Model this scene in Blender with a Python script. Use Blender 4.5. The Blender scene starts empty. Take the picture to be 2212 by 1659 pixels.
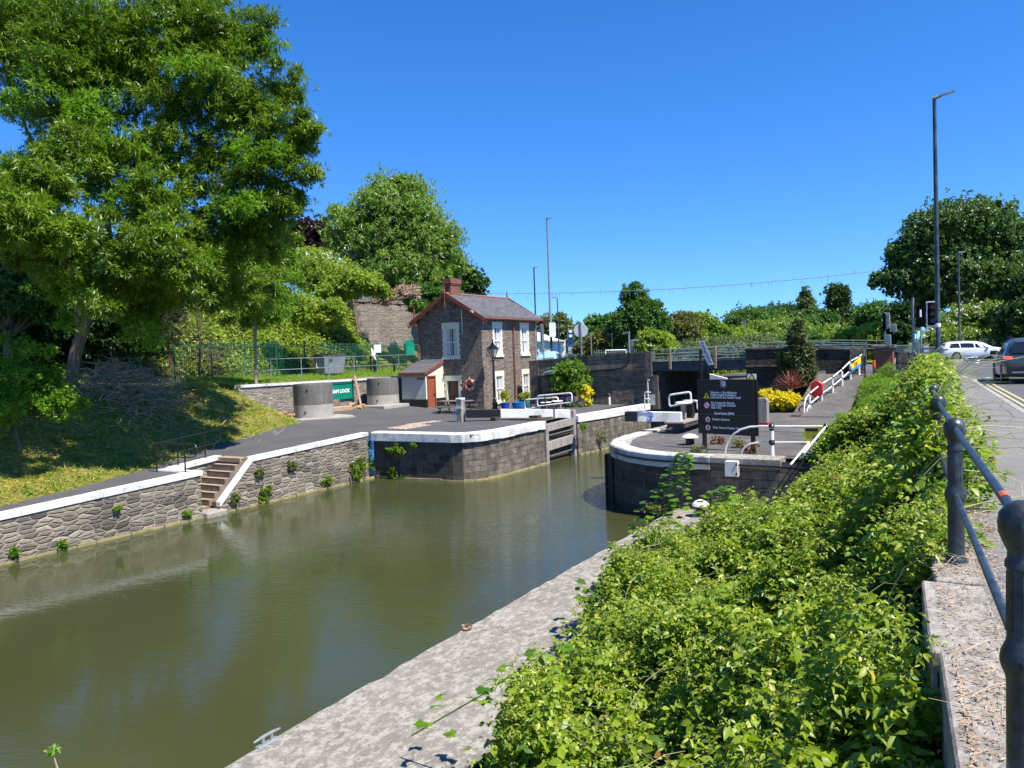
import bpy, math, random
import numpy as np
from mathutils import Vector, Matrix
from math import radians, sin, cos, pi
random.seed(7)
scene = bpy.context.scene
COL = scene.collection

# ------------------------------------------------------------------ camera, world, sun, exposure
EYE = Vector((0, 0, 1.65))
YAW, PITCH, ROLL = 30.9, 2.2, -2.1
RM = Matrix.Rotation(radians(YAW), 3, 'Z') @ Matrix.Rotation(radians(90 - PITCH), 3, 'X') @ Matrix.Rotation(radians(ROLL), 3, 'Z')
cam = bpy.data.cameras.new('camera')
camo = bpy.data.objects.new('camera', cam); COL.objects.link(camo)
camo.matrix_world = Matrix.Translation(EYE) @ RM.to_4x4()
cam.sensor_fit = 'HORIZONTAL'; cam.sensor_width = 36.0
cam.lens = 36.0 * 1679.0 / 2212.0
cam.clip_start = 0.05; cam.clip_end = 6000
scene.camera = camo

SUN_AZ, SUN_EL = 98.0, 57.0            # azimuth clockwise from +Y
sdir = Vector((sin(radians(SUN_AZ)) * cos(radians(SUN_EL)), cos(radians(SUN_AZ)) * cos(radians(SUN_EL)), sin(radians(SUN_EL))))
W = bpy.data.worlds.new('World'); scene.world = W; W.use_nodes = True
wn = W.node_tree; bg = wn.nodes['Background']
sky = wn.nodes.new('ShaderNodeTexSky'); sky.sky_type = 'NISHITA'; sky.sun_disc = False
sky.sun_elevation = radians(SUN_EL); sky.sun_rotation = radians(SUN_AZ)
sky.altitude = 0; sky.air_density = 0.72; sky.dust_density = 0.0; sky.ozone_density = 5.5
tc = wn.nodes.new('ShaderNodeTexCoord'); vm_ = wn.nodes.new('ShaderNodeVectorMath'); vm_.operation = 'MULTIPLY_ADD'
vm_.inputs[1].default_value = (1, 1, .86); vm_.inputs[2].default_value = (0, 0, .075); vn_ = wn.nodes.new('ShaderNodeVectorMath'); vn_.operation = 'NORMALIZE'
wn.links.new(tc.outputs['Generated'], vm_.inputs[0]); wn.links.new(vm_.outputs[0], vn_.inputs[0]); wn.links.new(vn_.outputs[0], sky.inputs[0])   # less pale band at the horizon
hs = wn.nodes.new('ShaderNodeHueSaturation'); hs.inputs['Saturation'].default_value = 1.25
hs.inputs['Hue'].default_value = 0.506
wn.links.new(sky.outputs[0], hs.inputs['Color']); wn.links.new(hs.outputs[0], bg.inputs[0]); bg.inputs[1].default_value = 0.135
sl = bpy.data.lights.new('sun', 'SUN'); sl.energy = 4.4; sl.angle = radians(0.5); sl.color = (1.0, 0.955, 0.88)
so = bpy.data.objects.new('sun', sl); COL.objects.link(so)
so.rotation_euler = (-sdir).to_track_quat('-Z', 'Y').to_euler(); so.location = (60, 0, 90)
vs = scene.view_settings; vs.view_transform = 'Standard'; vs.look = 'None'; vs.gamma = 1; vs.exposure = 0.92
scene.cycles.max_bounces = 8; scene.cycles.transparent_max_bounces = 8
scene.cycles.use_adaptive_sampling = True

WATER, LOCK, QUAY = -3.61, -1.65, -3.25

# ------------------------------------------------------------------ survey helpers: a sight line through a picture point meets a real plane
def ray(u, v): return RM @ Vector(((u - 1106.) / 1679., -(v - 829.5) / 1679., -1.0))
def onx(u, v, x): d = ray(u, v); return EYE + d * (x / d.x)
def ony(u, v, y): d = ray(u, v); return EYE + d * (y / d.y)
def onz(u, v, z): d = ray(u, v); return EYE + d * ((z - EYE.z) / d.z)
def dep(u, v, D): return EYE + ray(u, v) * D
def lerp(a, b, t): return a + (b - a) * t
def interp(x, pts): return float(np.interp(x, [p[0] for p in pts], [p[1] for p in pts]))

# ------------------------------------------------------------------ objects
ORG = {}
def tag(o, label=None, cat=None, group=None, kind=None):
    if label: o['label'] = label
    if cat: o['category'] = cat
    if group: o['group'] = group
    if kind: o['kind'] = kind
    return o
def thing(name, label, cat, loc=(0, 0, 0), group=None, rz=0):
    o = bpy.data.objects.new(name, None); COL.objects.link(o); o.location = loc
    o.rotation_euler = (0, 0, rz); o.empty_display_size = .2
    ORG[o.name] = Vector(loc) if rz == 0 else None
    return tag(o, label, cat, group)
def origin(o):
    while o.parent: o = o.parent
    return ORG.get(o.name)
class MB:
    """collects geometry; build() links ONE mesh object. World coordinates unless local=True"""
    def __init__(s): s.v = []; s.f = []
    def add(s, vs, fs):
        b = len(s.v); s.v += [tuple(p) for p in vs]; s.f += [tuple(i + b for i in f) for f in fs]; return s
    def box(s, a, b):
        x0, y0, z0 = [min(p, q) for p, q in zip(a, b)]; x1, y1, z1 = [max(p, q) for p, q in zip(a, b)]
        return s.add([(x0,y0,z0),(x1,y0,z0),(x1,y1,z0),(x0,y1,z0),(x0,y0,z1),(x1,y0,z1),(x1,y1,z1),(x0,y1,z1)],
              [(3,2,1,0),(4,5,6,7),(0,1,5,4),(1,2,6,5),(2,3,7,6),(3,0,4,7)])
    def bbox(s, a, b, c=.01):
        """box with chamfered vertical + top edges"""
        x0, y0, z0 = [min(p, q) for p, q in zip(a, b)]; x1, y1, z1 = [max(p, q) for p, q in zip(a, b)]
        def ring(i, z): return [(x0+c+i,y0+i,z),(x1-c-i,y0+i,z),(x1-i,y0+c+i,z),(x1-i,y1-c-i,z),(x1-c-i,y1-i,z),(x0+c+i,y1-i,z),(x0+i,y1-c-i,z),(x0+i,y0+c+i,z)]
        vs = ring(c*.0, z0) + ring(0, z1-c) + ring(c, z1)
        fs = [tuple(range(7,-1,-1)), tuple(range(16,24))]
        for k in (0, 8):
            for i in range(8): j = (i+1) % 8; fs.append((k+i, k+j, k+8+j, k+8+i))
        return s.add(vs, fs)
    def beam(s, p, q, w, h, up=(0,0,1)):
        p, q = Vector(p), Vector(q); d = (q - p).normalized(); u = Vector(up)
        r = d.cross(u); 
        if r.length < 1e-4: r = d.cross(Vector((1,0,0)))
        r.normalize(); u = r.cross(d); a = r*w/2; b = u*h/2
        return s.add([p-a-b,p+a-b,p+a+b,p-a+b,q-a-b,q+a-b,q+a+b,q-a+b],[(0,1,2,3),(7,6,5,4),(4,5,1,0),(5,6,2,1),(6,7,3,2),(7,4,0,3)])
    def tube(s, pts, r, n=8, cap=True):
        pts = [Vector(p) for p in pts]; rs = r if isinstance(r, (list, tuple)) else [r]*len(pts)
        b = len(s.v); ref = None; 
        for i, p in enumerate(pts):
            if i == 0: d = pts[1]-p
            elif i == len(pts)-1: d = p-pts[i-1]
            else: d = (pts[i+1]-p).normalized() + (p-pts[i-1]).normalized()
            if d.length < 1e-9: d = Vector((0,0,1))
            d.normalize()
            if ref is None: ref = d.cross(Vector((0,0,1)) if abs(d.z) < .9 else Vector((1,0,0)))
            ref = (ref - d*ref.dot(d)); 
            if ref.length < 1e-6: ref = d.orthogonal()
            ref.normalize(); bn = d.cross(ref)
            for k in range(n):
                a = 2*pi*k/n; s.v.append(tuple(p + (ref*cos(a)+bn*sin(a))*rs[i]))
        for i in range(len(pts)-1):
            for k in range(n):
                k2 = (k+1) % n; s.f.append((b+i*n+k, b+i*n+k2, b+(i+1)*n+k2, b+(i+1)*n+k))
        if cap:
            s.f.append(tuple(b+k for k in range(n-1,-1,-1))); s.f.append(tuple(b+(len(pts)-1)*n+k for k in range(n)))
        return s
    def lathe(s, prof, c, n=20):
        """prof: [(r,z)] bottom to top round vertical axis at c"""
        c = Vector(c); b = len(s.v)
        for r, z in prof:
            for k in range(n): a = 2*pi*k/n; s.v.append((c.x+r*cos(a), c.y+r*sin(a), c.z+z))
        for i in range(len(prof)-1):
            for k in range(n): k2 = (k+1)%n; s.f.append((b+i*n+k, b+i*n+k2, b+(i+1)*n+k2, b+(i+1)*n+k))
        s.f.append(tuple(b+k for k in range(n-1,-1,-1))); s.f.append(tuple(b+(len(prof)-1)*n+k for k in range(n)))
        return s
    def prism(s, poly, off):
        n = len(poly); off = Vector(off); p0 = [Vector(p) for p in poly]; p1 = [p+off for p in p0]
        return s.add(p0+p1, [tuple(range(n-1,-1,-1)), tuple(range(n,2*n))] + [(i,(i+1)%n,n+(i+1)%n,n+i) for i in range(n)])
    def quad(s, *p): return s.add(p, [tuple(range(len(p)))])
    def build(s, name, mat, parent=None, smooth=False, loc=None, local=False, label=None, bevel=0):
        o_ = Vector((0,0,0))
        if not local:
            if parent is not None: o_ = origin(parent) or Vector((0,0,0))
            elif loc is not None: o_ = Vector(loc)
        me = bpy.data.meshes.new(name)
        me.from_pydata([(v[0]-o_.x, v[1]-o_.y, v[2]-o_.z) for v in s.v], [], s.f)
        me.validate(); me.materials.append(mat)
        o = bpy.data.objects.new(name, me); COL.objects.link(o)
        import bmesh
        bm = bmesh.new(); bm.from_mesh(me); bmesh.ops.recalc_face_normals(bm, faces=bm.faces)
        if bevel: bmesh.ops.bevel(bm, geom=[e for e in bm.edges if len(e.link_faces)==2 and e.calc_face_angle(0)>.6], offset=bevel, segments=1, affect='EDGES')
        bm.to_mesh(me); bm.free()
        if smooth:
            me.polygons.foreach_set('use_smooth', [True]*len(me.polygons))
            try: me.set_sharp_from_angle(angle=radians(38))
            except Exception: pass
        if parent is not None: o.parent = parent
        else:
            o.location = o_; ORG[o.name] = o_.copy()
        if label: o['label'] = label
        return o
def build_split(mb, name, mat, parent, smooth=False):
    'one object for each connected piece of mb'
    par = list(range(len(mb.v)))
    def find(a):
        while par[a] != a: par[a] = par[par[a]]; a = par[a]
        return a
    for f in mb.f:
        r = find(f[0])
        for i in f[1:]: par[find(i)] = r
    groups = {}
    for f in mb.f: groups.setdefault(find(f[0]), []).append(f)
    for fs in groups.values():
        ids = sorted({i for f in fs for i in f}); mp = {i: k for k, i in enumerate(ids)}
        MB().add([mb.v[i] for i in ids], [tuple(mp[i] for i in f) for f in fs]).build(name, mat, parent, smooth)
def copy_tree(o, parent=None, loc=None, rz=None):
    c = o.copy(); COL.objects.link(c)
    if parent: c.parent = parent
    if loc is not None: c.location = loc
    if rz is not None: c.rotation_euler = (0,0,rz)
    for ch in list(o.children): copy_tree(ch, c)
    return c

# ------------------------------------------------------------------ material helper
class NT:
    def __init__(s, name, rough=.6, spec=.5):
        s.m = bpy.data.materials.new(name); s.m.use_nodes = True; s.t = s.m.node_tree
        s.b = s.t.nodes['Principled BSDF']; s.b.inputs['Roughness'].default_value = rough
        s.b.inputs['Specular IOR Level'].default_value = spec; s.co = None
    def node(s, ty, ins=None, **kw):
        n = s.t.nodes.new('ShaderNode'+ty)
        for k, v in kw.items(): setattr(n, k, v)
        for k, v in (ins or {}).items(): s.set(n.inputs[k], v)
        return n
    def set(s, sock, v):
        if hasattr(v, 'is_output') or isinstance(v, bpy.types.NodeSocket): s.t.links.new(v, sock)
        elif isinstance(v, bpy.types.Node): s.t.links.new(v.outputs[0], sock)
        else:
            if isinstance(v, (tuple, list)) and sock.type == 'RGBA' and len(v) == 3: v = (*v, 1)
            sock.default_value = v
    def pos(s):
        if s.co is None:
            g = s.node('NewGeometry'); s.co = g.outputs['Position']
        return s.co
    def wall_uv(s, su=1, sv=1, dist=.0, dscale=1.5):
        p = s.pos(); sx = s.node('SeparateXYZ', {0: p})
        u = s.math('ADD', sx.outputs[0], sx.outputs[1])
        c = s.node('CombineXYZ', {0: u, 1: sx.outputs[2], 2: 0.0}).outputs[0]
        if dist:
            nz = s.node('TexNoise', {'Vector': c, 'Scale': dscale, 'Detail': 2.0})
            c = s.vm('ADD', c, s.vm('SCALE', s.vm('SUBTRACT', nz.outputs['Color'], (.5,.5,.5)), scale=dist))
        return s.vm('MULTIPLY', c, (su, sv, 1))
    def vm(s, op, a, b=None, scale=None):
        n = s.node('VectorMath', operation=op); s.set(n.inputs[0], a)
        if b is not None: s.set(n.inputs[1], b)
        if scale is not None: s.set(n.inputs['Scale'], scale)
        return n.outputs[0]
    def math(s, op, a, b=0.0, clamp=False):
        n = s.node('Math', operation=op, use_clamp=clamp); s.set(n.inputs[0], a); s.set(n.inputs[1], b); return n.outputs[0]
    def noise(s, scale, detail=4, vec=None, out='Fac', rough=.55):
        return s.node('TexNoise', {'Vector': vec if vec is not None else s.pos(), 'Scale': scale, 'Detail': float(detail), 'Roughness': rough}).outputs[out]
    def ramp(s, f, stops, interp='LINEAR'):
        n = s.node('ValToRGB', {0: f}); cr = n.color_ramp; cr.interpolation = interp
        while len(cr.elements) < len(stops): cr.elements.new(.5)
        for e, (p, c) in zip(cr.elements, stops):
            e.position = p; e.color = (c, c, c, 1) if not isinstance(c, (tuple, list)) else (*c, 1)
        return n.outputs[0]
    def mix(s, f, a, b, mode='MIX'):
        n = s.node('Mix', data_type='RGBA', blend_type=mode)
        s.set(n.inputs[0], f); s.set(n.inputs[6], a); s.set(n.inputs[7], b); return n.outputs[2]
    def color(s, c): s.set(s.b.inputs['Base Color'], c); return s
    def bump(s, h, strength=.5, dist=.02):
        n = s.node('Bump', {'Height': h, 'Strength': strength, 'Distance': dist}); s.set(s.b.inputs['Normal'], n.outputs[0]); return s

def flat(name, c, rough=.55, var=.12, scale=6, metal=0, spec=.5, bump=.0, bs=40):
    n = NT(name, rough, spec); f = n.noise(scale, 4)
    lo = tuple(x*(1-var) for x in c); hi = tuple(min(1, x*(1+var)) for x in c)
    n.color(n.ramp(f, [(.3, lo), (.7, hi)])); n.b.inputs['Metallic'].default_value = metal
    if bump: n.bump(n.noise(bs, 3), bump, .01)
    return n.m
def paint(name, c, dirt=(.25,.22,.18), amt=.5, rough=.5):
    n = NT(name, rough); f = n.noise(1.3, 7, rough=.75); g = n.noise(23, 5, rough=.7)
    k = n.math('MULTIPLY', n.ramp(f, [(.47, 0.), (.66, 1.)]), n.ramp(g, [(.36, 0.1), (.56, 1.)]))
    n.color(n.mix(n.math('MULTIPLY', k, amt), c, dirt)); n.bump(g, .25, .01); return n.m
def rubble(name, cols, mortar, su=2.6, sv=6.5, mw=.05, stain=.35, bstr=.9, bd=.03, dist=.12):
    su *= 1.15; sv *= 1.65; mw *= .75
    n = NT(name, .85, .25); v = n.wall_uv(su, sv, dist, 2.2)
    a = n.node('TexVoronoi', {'Vector': v, 'Scale': 1.0, 'Randomness': .72}, voronoi_dimensions='2D')
    e = n.node('TexVoronoi', {'Vector': v, 'Scale': 1.0, 'Randomness': .72}, voronoi_dimensions='2D', feature='DISTANCE_TO_EDGE')
    r = n.node('SeparateColor', {0: a.outputs['Color']}).outputs[0]
    st = n.ramp(r, [(i/(len(cols)-1), c) for i, c in enumerate(cols)])
    f = n.noise(9, 6, rough=.7); st = n.mix(.55, st, n.ramp(f, [(.25, .35), (.7, 1.)]), 'MULTIPLY')
    m = n.ramp(e.outputs['Distance'], [(mw*.4, 1.), (mw*1.6, 0.)])
    c = n.mix(m, st, mortar)
    big = n.noise(.55, 5, rough=.7); c = n.mix(stain, c, n.ramp(big, [(.35, .35), (.65, 1.)]), 'MULTIPLY')
    n.color(c)
    h = n.math('ADD', n.ramp(e.outputs['Distance'], [(0., 0.), (.22, 1.)]), n.math('MULTIPLY', f, .55))
    n.bump(n.math('ADD', h, n.math('MULTIPLY', r, .5)), bstr, bd); return n.m
def ashlar(name, c1, c2, mortar, bw=.75, bh=.3, mw=.016, stain=.5, bstr=.8, drip=True, dist=.05):
    n = NT(name, .85, .25); v = n.wall_uv(1, 1, dist, 1.3)
    b = n.node('TexBrick', {'Vector': v, 'Color1': (*c1,1), 'Color2': (*c2,1), 'Mortar': (*mortar,1), 'Scale': 1.0, 'Mortar Size': mw, 'Mortar Smooth': .3, 'Brick Width': bw, 'Row Height': bh})
    f = n.noise(7, 7, rough=.72); c = n.mix(.7, b.outputs[0], n.ramp(f, [(.25, .3), (.75, 1.)]), 'MULTIPLY')
    if drip:
        d = n.noise(1.0, 5, vec=n.wall_uv(2.4, .35), rough=.7)
        c = n.mix(stain, c, n.ramp(d, [(.38, .3), (.6, 1.)]), 'MULTIPLY')
        bl_ = n.noise(1.9, 4, vec=n.wall_uv(1.1, 2.2), rough=.6); c = n.mix(.8, c, n.ramp(bl_, [(.3, (.55,.5,.45)), (.5, (.9,.9,.9)), (.68, (1.35,1.25,1.1))]), 'MULTIPLY')
    n.color(c); n.bump(n.math('ADD', n.math('MULTIPLY', b.outputs['Fac'], -1.0), n.math('MULTIPLY', f, .9)), bstr, .025); return n.m
def leafmat(name, c0, c1, c2=None, trans=.35, rough=.45, spec=.35):
    k = (1, 1, 1) if any(w in name for w in ('bramble', 'clematis', 'golden', 'blossom', 'copper', 'lavender', 'red')) else (1.22, 1.12, .9) if 'ash' in name else (1.45, 1.3, .95)
    c0, c1, c2 = [tuple(a*b for a, b in zip(c, k)) if c else None for c in (c0, c1, c2)]
    n = NT(name, rough, spec)
    a = n.node('Attribute', attribute_name='rnd').outputs['Fac']
    stops = [(0., c0), (.75, c1), (1., c2 or c1)]
    c = n.ramp(a, stops); n.color(c)
    tr = n.node('BsdfTranslucent', {'Color': n.mix(1.0, c, (1.0, 1.0, .45), 'MULTIPLY')})
    br = n.mix(1.0, c, (1.6, 1.75, .8), 'MULTIPLY'); n.set(tr.inputs[0], br)
    ms = n.node('MixShader', {0: trans}); n.t.links.new(n.b.outputs[0], ms.inputs[1]); n.t.links.new(tr.outputs[0], ms.inputs[2])
    n.t.links.new(ms.outputs[0], n.t.nodes['Material Output'].inputs[0]); return n.m

# ------------------------------------------------------------------ foliage (numpy)
def mesh_np(name, V, F, mat, parent=None, rnd=None, origin_=(0,0,0), smooth=False):
    me = bpy.data.meshes.new(name); V = np.asarray(V, np.float32) - np.array(origin_, np.float32)
    nf, k = F.shape
    me.vertices.add(len(V)); me.vertices.foreach_set('co', V.ravel())
    me.loops.add(nf*k); me.loops.foreach_set('vertex_index', F.astype(np.int32).ravel())
    me.polygons.add(nf); me.polygons.foreach_set('loop_start', (np.arange(nf)*k).astype(np.int32))
    me.polygons.foreach_set('loop_total', np.full(nf, k, np.int32))
    if smooth: me.polygons.foreach_set('use_smooth', np.ones(nf, bool))
    if rnd is not None:
        at = me.attributes.new('rnd', 'FLOAT', 'FACE'); at.data.foreach_set('value', rnd.astype(np.float32))
    me.update(calc_edges=True); me.materials.append(mat)
    o = bpy.data.objects.new(name, me); COL.objects.link(o)
    if parent is not None: o.parent = parent
    else: o.location = origin_; ORG[o.name] = Vector(origin_)
    return o
def unit(a): return a / np.maximum(np.linalg.norm(a, axis=-1, keepdims=True), 1e-9)
def leaves(P, A, N, L, Wd, fold=.0):
    """P base points, A length direction, N face normal -> quads (rhombic, slightly cupped)"""
    A = unit(A); S = unit(np.cross(A, N)); N2 = np.cross(S, A)
    L = np.broadcast_to(np.asarray(L, float), (len(P),))[:, None]; Wd = np.broadcast_to(np.asarray(Wd, float), (len(P),))[:, None]
    v0 = P; v1 = P + A*L*.45 + S*Wd*.5 + N2*L*fold; v2 = P + A*L - N2*L*fold; v3 = P + A*L*.45 - S*Wd*.5 + N2*L*fold
    V = np.stack([v0, v1, v2, v3], 1).reshape(-1, 3)
    return V, np.arange(len(P)*4).reshape(-1, 4)
def clumps(rng, blobs, ncl, nsp, spread=.16, shell=.55):
    """blobs [(c, (rx,ry,rz), weight)]; returns spray points and outward dirs"""
    w = np.array([b[2] for b in blobs], float); w /= w.sum()
    idx = rng.choice(len(blobs), ncl, p=w)
    C = np.array([b[0] for b in blobs], float)[idx]; R = np.array([b[1] for b in blobs], float)[idx]
    d = unit(rng.normal(size=(ncl, 3))); r = shell + (1-shell)*rng.random((ncl, 1))**.6
    cc = C + d*R*r; rr = R.mean(1, keepdims=True)*spread*(.6 + .9*rng.random((ncl, 1)))
    k = rng.integers(0, ncl, nsp)
    off = rng.normal(size=(nsp, 3))*np.array([1, 1, .6]); P = cc[k] + off*rr[k]
    return P, unit(d[k]*.7 + unit(off)*.5 + np.array([0, 0, .35])), k
def crown(name, blobs, mat, parent, seed, ncl=120, nsp=3000, per=7, L=.3, Wd=.12, droop=.3, spread=.16, shell=.5, flat_=.5, org=(0,0,0)):
    rng = np.random.default_rng(seed); P, D, k = clumps(rng, blobs, ncl, nsp, spread, shell)
    P = np.repeat(P, per, 0); D = np.repeat(D, per, 0); kk = np.repeat(k, per)
    A = unit(D*.55 + rng.normal(size=P.shape)*.75 - np.array([0, 0, droop])); N = unit(D*.4 + rng.normal(size=P.shape)*.5 + np.array([.15, 0, flat_]))
    n = len(P); l = L*(.7+.6*rng.random(n)); V, F = leaves(P + A*L*.15, A, N, l, Wd*(.7+.6*rng.random(n)), .08)
    tone = rng.random(ncl)[kk]*.45 + rng.random(n)*.55
    return mesh_np(name, V, F, mat, parent, tone, org)
def limb(mb, pts, r0, r1, n=7, wob=.0, rng=random):
    m = len(pts); P = []
    for i in range(m-1):
        for t in (0, .5): P.append(Vector(pts[i]).lerp(Vector(pts[i+1]), t) + Vector([rng.uniform(-wob, wob) for _ in range(3)])*(1 if (i or t) else 0))
    P.append(Vector(pts[-1])); k = len(P)
    mb.tube(P, [lerp(r0, r1, (i/(k-1))**.8) for i in range(k)], n)
def text(s, name, mat, parent, loc, size, rot, bold=0, align='LEFT', ext=.002, sx=1, local=False):
    cu = bpy.data.curves.new(name, 'FONT'); cu.body = s; cu.size = size; cu.extrude = ext; cu.align_x = align; cu.offset = bold
    cu.resolution_u = 2
    to = bpy.data.objects.new('tmp', cu); COL.objects.link(to)
    dg = bpy.context.evaluated_depsgraph_get(); me = bpy.data.meshes.new_from_object(to.evaluated_get(dg))
    bpy.data.objects.remove(to); bpy.data.curves.remove(cu)
    me.transform(Matrix.Diagonal((sx, 1, 1, 1))); me.transform(rot.to_4x4())
    og = Vector((0,0,0)) if local else (origin(parent) or Vector((0,0,0)))
    me.transform(Matrix.Translation(Vector(loc) - og)); me.materials.clear(); me.materials.append(mat); me.name = name
    o = bpy.data.objects.new(name, me); COL.objects.link(o); o.parent = parent; return o
def basis(xd, yd):
    xd = Vector(xd).normalized(); yd = Vector(yd); yd = (yd - xd*yd.dot(xd)).normalized(); z = xd.cross(yd)
    return Matrix((xd, yd, z)).transposed()
def arc(c, r, a0, a1, ax, ay, n=8):
    c, ax, ay = Vector(c), Vector(ax), Vector(ay)
    return [c + ax*r*cos(radians(lerp(a0, a1, i/n))) + ay*r*sin(radians(lerp(a0, a1, i/n))) for i in range(n+1)]

# ------------------------------------------------------------------ materials
m_asph = NT('asphalt', .9, .2)
f1 = m_asph.noise(.7, 6, rough=.7); f2 = m_asph.noise(60, 2)
c_ = m_asph.ramp(f1, [(.3, (.055,.053,.05)), (.7, (.105,.10,.094))]); c_ = m_asph.mix(.5, c_, m_asph.ramp(f2, [(.3, .55), (.7, 1.)]), 'MULTIPLY')
m_asph.color(c_).bump(m_asph.noise(90, 2), .4, .006); m_asph = m_asph.m
def asph(name, a, b, pale, cracks=.5):
    n = NT(name, .9, .2); f = n.noise(.5, 7, rough=.72); g = n.noise(45, 3, rough=.8)
    c = n.ramp(f, [(.3, a), (.7, b)]); c = n.mix(.55, c, n.ramp(g, [(.3, .6), (.7, 1.)]), 'MULTIPLY')
    st = n.noise(2.6, 8, rough=.75); c = n.mix(n.ramp(st, [(.55, 0.), (.72, .5)]), c, pale)
    if cracks:
        e = n.node('TexVoronoi', {'Vector': n.vm('ADD', n.pos(), n.vm('SCALE', n.noise(1.5, 5, out='Color'), scale=1.6)), 'Scale': .45}, feature='DISTANCE_TO_EDGE')
        c = n.mix(n.math('MULTIPLY', n.ramp(e.outputs['Distance'], [(0., 1.), (.012, 0.)]), cracks), c, (.02,.02,.018))
    n.color(c).bump(g, .5, .008); return n.m
m_path = asph('lockside_asphalt', (.085,.083,.082), (.125,.122,.12), (.17,.16,.145), .0)
m_pier = asph('pier_asphalt', (.09,.083,.077), (.18,.163,.145), (.40,.33,.25), .7)
m_pave = asph('pavement_asphalt', (.19,.18,.17), (.26,.245,.23), (.31,.29,.26), .06)
m_road = asph('road_asphalt', (.10,.10,.102), (.15,.148,.147), (.19,.18,.17), .2)

def weathered_concrete(name, lo, hi, pale, dark):
    n = NT(name, .92, .2); f = n.noise(.8, 8, rough=.75); g = n.noise(14, 8, rough=.8); h = n.noise(70, 3)
    c = n.ramp(f, [(.3, lo), (.68, hi)])
    st = n.node('TexNoise', {'Vector': n.vm('MULTIPLY', n.pos(), (7., 4.2, 7.)), 'Scale': 1.3, 'Detail': 8.0, 'Roughness': .75}).outputs['Fac']
    c = n.mix(n.ramp(st, [(.47, 0.), (.57, .85)]), c, pale)
    st2 = n.node('TexNoise', {'Vector': n.vm('MULTIPLY', n.vm('ADD', n.pos(), (7., 3., 0.)), (6., 4., 6.)), 'Scale': 2.6, 'Detail': 9.0, 'Roughness': .8}).outputs['Fac']
    c = n.mix(n.ramp(st2, [(.58, 0.), (.66, .8)]), c, dark)
    c = n.mix(.5, c, n.ramp(g, [(.3, .5), (.65, 1.)]), 'MULTIPLY'); sp = n.node('TexVoronoi', {'Vector': n.pos(), 'Scale': 9.0})
    c = n.mix(n.ramp(sp.outputs['Distance'], [(.10, .75), (.16, 0.)]), c, dark)
    n.color(c).bump(n.math('ADD', g, n.math('MULTIPLY', h, .5)), .8, .02); return n.m
m_quay = weathered_concrete('quay_concrete', (.20,.178,.15), (.32,.287,.242), (.47,.43,.36), (.11,.098,.082))
m_slab = weathered_concrete('slab_concrete', (.25,.22,.185), (.38,.34,.285), (.5,.455,.39), (.15,.13,.11))
m_conc = NT('ring_concrete', .9, .2); n = m_conc
f = n.noise(1.2, 6, rough=.7); d_ = n.noise(1.0, 6, vec=n.wall_uv(5, .6), rough=.75)
n.color(n.mix(.75, n.ramp(f, [(.3, (.15,.14,.12)), (.7, (.22,.205,.18))]), n.ramp(d_, [(.35, .5), (.62, 1.25/1.3)]), 'MULTIPLY')).bump(n.noise(30, 4), .4, .01); m_conc = n.m
m_conc2 = flat('pale_concrete', (.36,.33,.285), .9, .16, 3, spec=.2, bump=.4)

m_rub = rubble('bank_rubble', [(.10,.09,.075), (.21,.18,.14), (.36,.30,.225), (.14,.125,.11), (.29,.235,.18), (.44,.385,.30), (.17,.15,.125)], (.40,.35,.265), 2.1, 4.6, .035, .4)
m_rub_up = rubble('terrace_rubble', [(.19,.17,.15), (.30,.26,.22), (.42,.36,.29), (.25,.20,.18), (.35,.31,.27), (.48,.43,.36)], (.42,.37,.30), 2.6, 8.0, .03, .3)
m_house = rubble('house_stone', [(.14,.115,.095), (.30,.24,.185), (.44,.36,.28), (.19,.155,.14), (.36,.22,.15), (.26,.23,.20), (.38,.33,.27)], (.25,.215,.175), 3.6, 8.5, .04, .22, 1.0, .035, .1)
m_bridge = rubble('bridge_stone', [(.15,.13,.105), (.25,.21,.165), (.33,.275,.215), (.20,.17,.14)], (.32,.27,.21), 2.2, 6.0, .03, .6, 1.0, .04)
m_bigwall = rubble('retaining_stone', [(.22,.19,.155), (.31,.26,.21), (.38,.32,.26), (.26,.215,.19)], (.22,.19,.15), 1.7, 5.2, .03, .35, 1.0, .05)
m_lock = ashlar('lock_stone', (.20,.175,.14), (.33,.285,.235), (.15,.13,.11), .55, .25, .012, .65, dist=.10)
m_darkblock = ashlar('shaded_dark_stone', (.09,.08,.07), (.21,.18,.15), (.24,.21,.18), .6, .28, .012, .5)  # dark stone, with the shade on lock front and pier face put into the colour
m_bridgeash = ashlar('bridge_ashlar', (.25,.205,.16), (.35,.29,.225), (.15,.125,.10), .9, .27, .01, .5)
m_quoin = ashlar('quoin_stone', (.22,.18,.145), (.28,.235,.19), (.15,.13,.11), .8, .42, .01, .55)
m_white = paint('white_paint', (.78,.77,.73), (.33,.30,.26), .8, .6)
m_whitec = paint('white_coping', (.72,.71,.67), (.24,.22,.19), 1.0, .8)
m_whitec2 = paint('worn_coping', (.60,.58,.54), (.17,.155,.135), 1.25, .85)
m_bridged = rubble('mossy_shaded_stone', [(.045,.04,.034), (.085,.075,.06), (.12,.10,.08), (.06,.052,.046)], (.11,.095,.075), 2.2, 6.0, .03, .6, 1.0, .04)  # mossy black stone, its colour darkened further for the shade on this wall
m_steps = flat('step_stone', (.20,.155,.12), .9, .25, 5, spec=.2, bump=.6)
m_stepnose = flat('step_nosing', (.34,.26,.18), .9, .15, 5, spec=.2)
m_algae = NT('tide_line', .8); n = m_algae
n.color(n.ramp(n.noise(3, 5), [(.35, (.38,.30,.15)), (.6, (.22,.20,.08)), (.75, (.45,.40,.28))])).bump(n.noise(20, 4), .8, .02); m_algae = n.m
m_black = flat('black_paint', (.012,.012,.013), .35, .3, 5)
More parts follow.
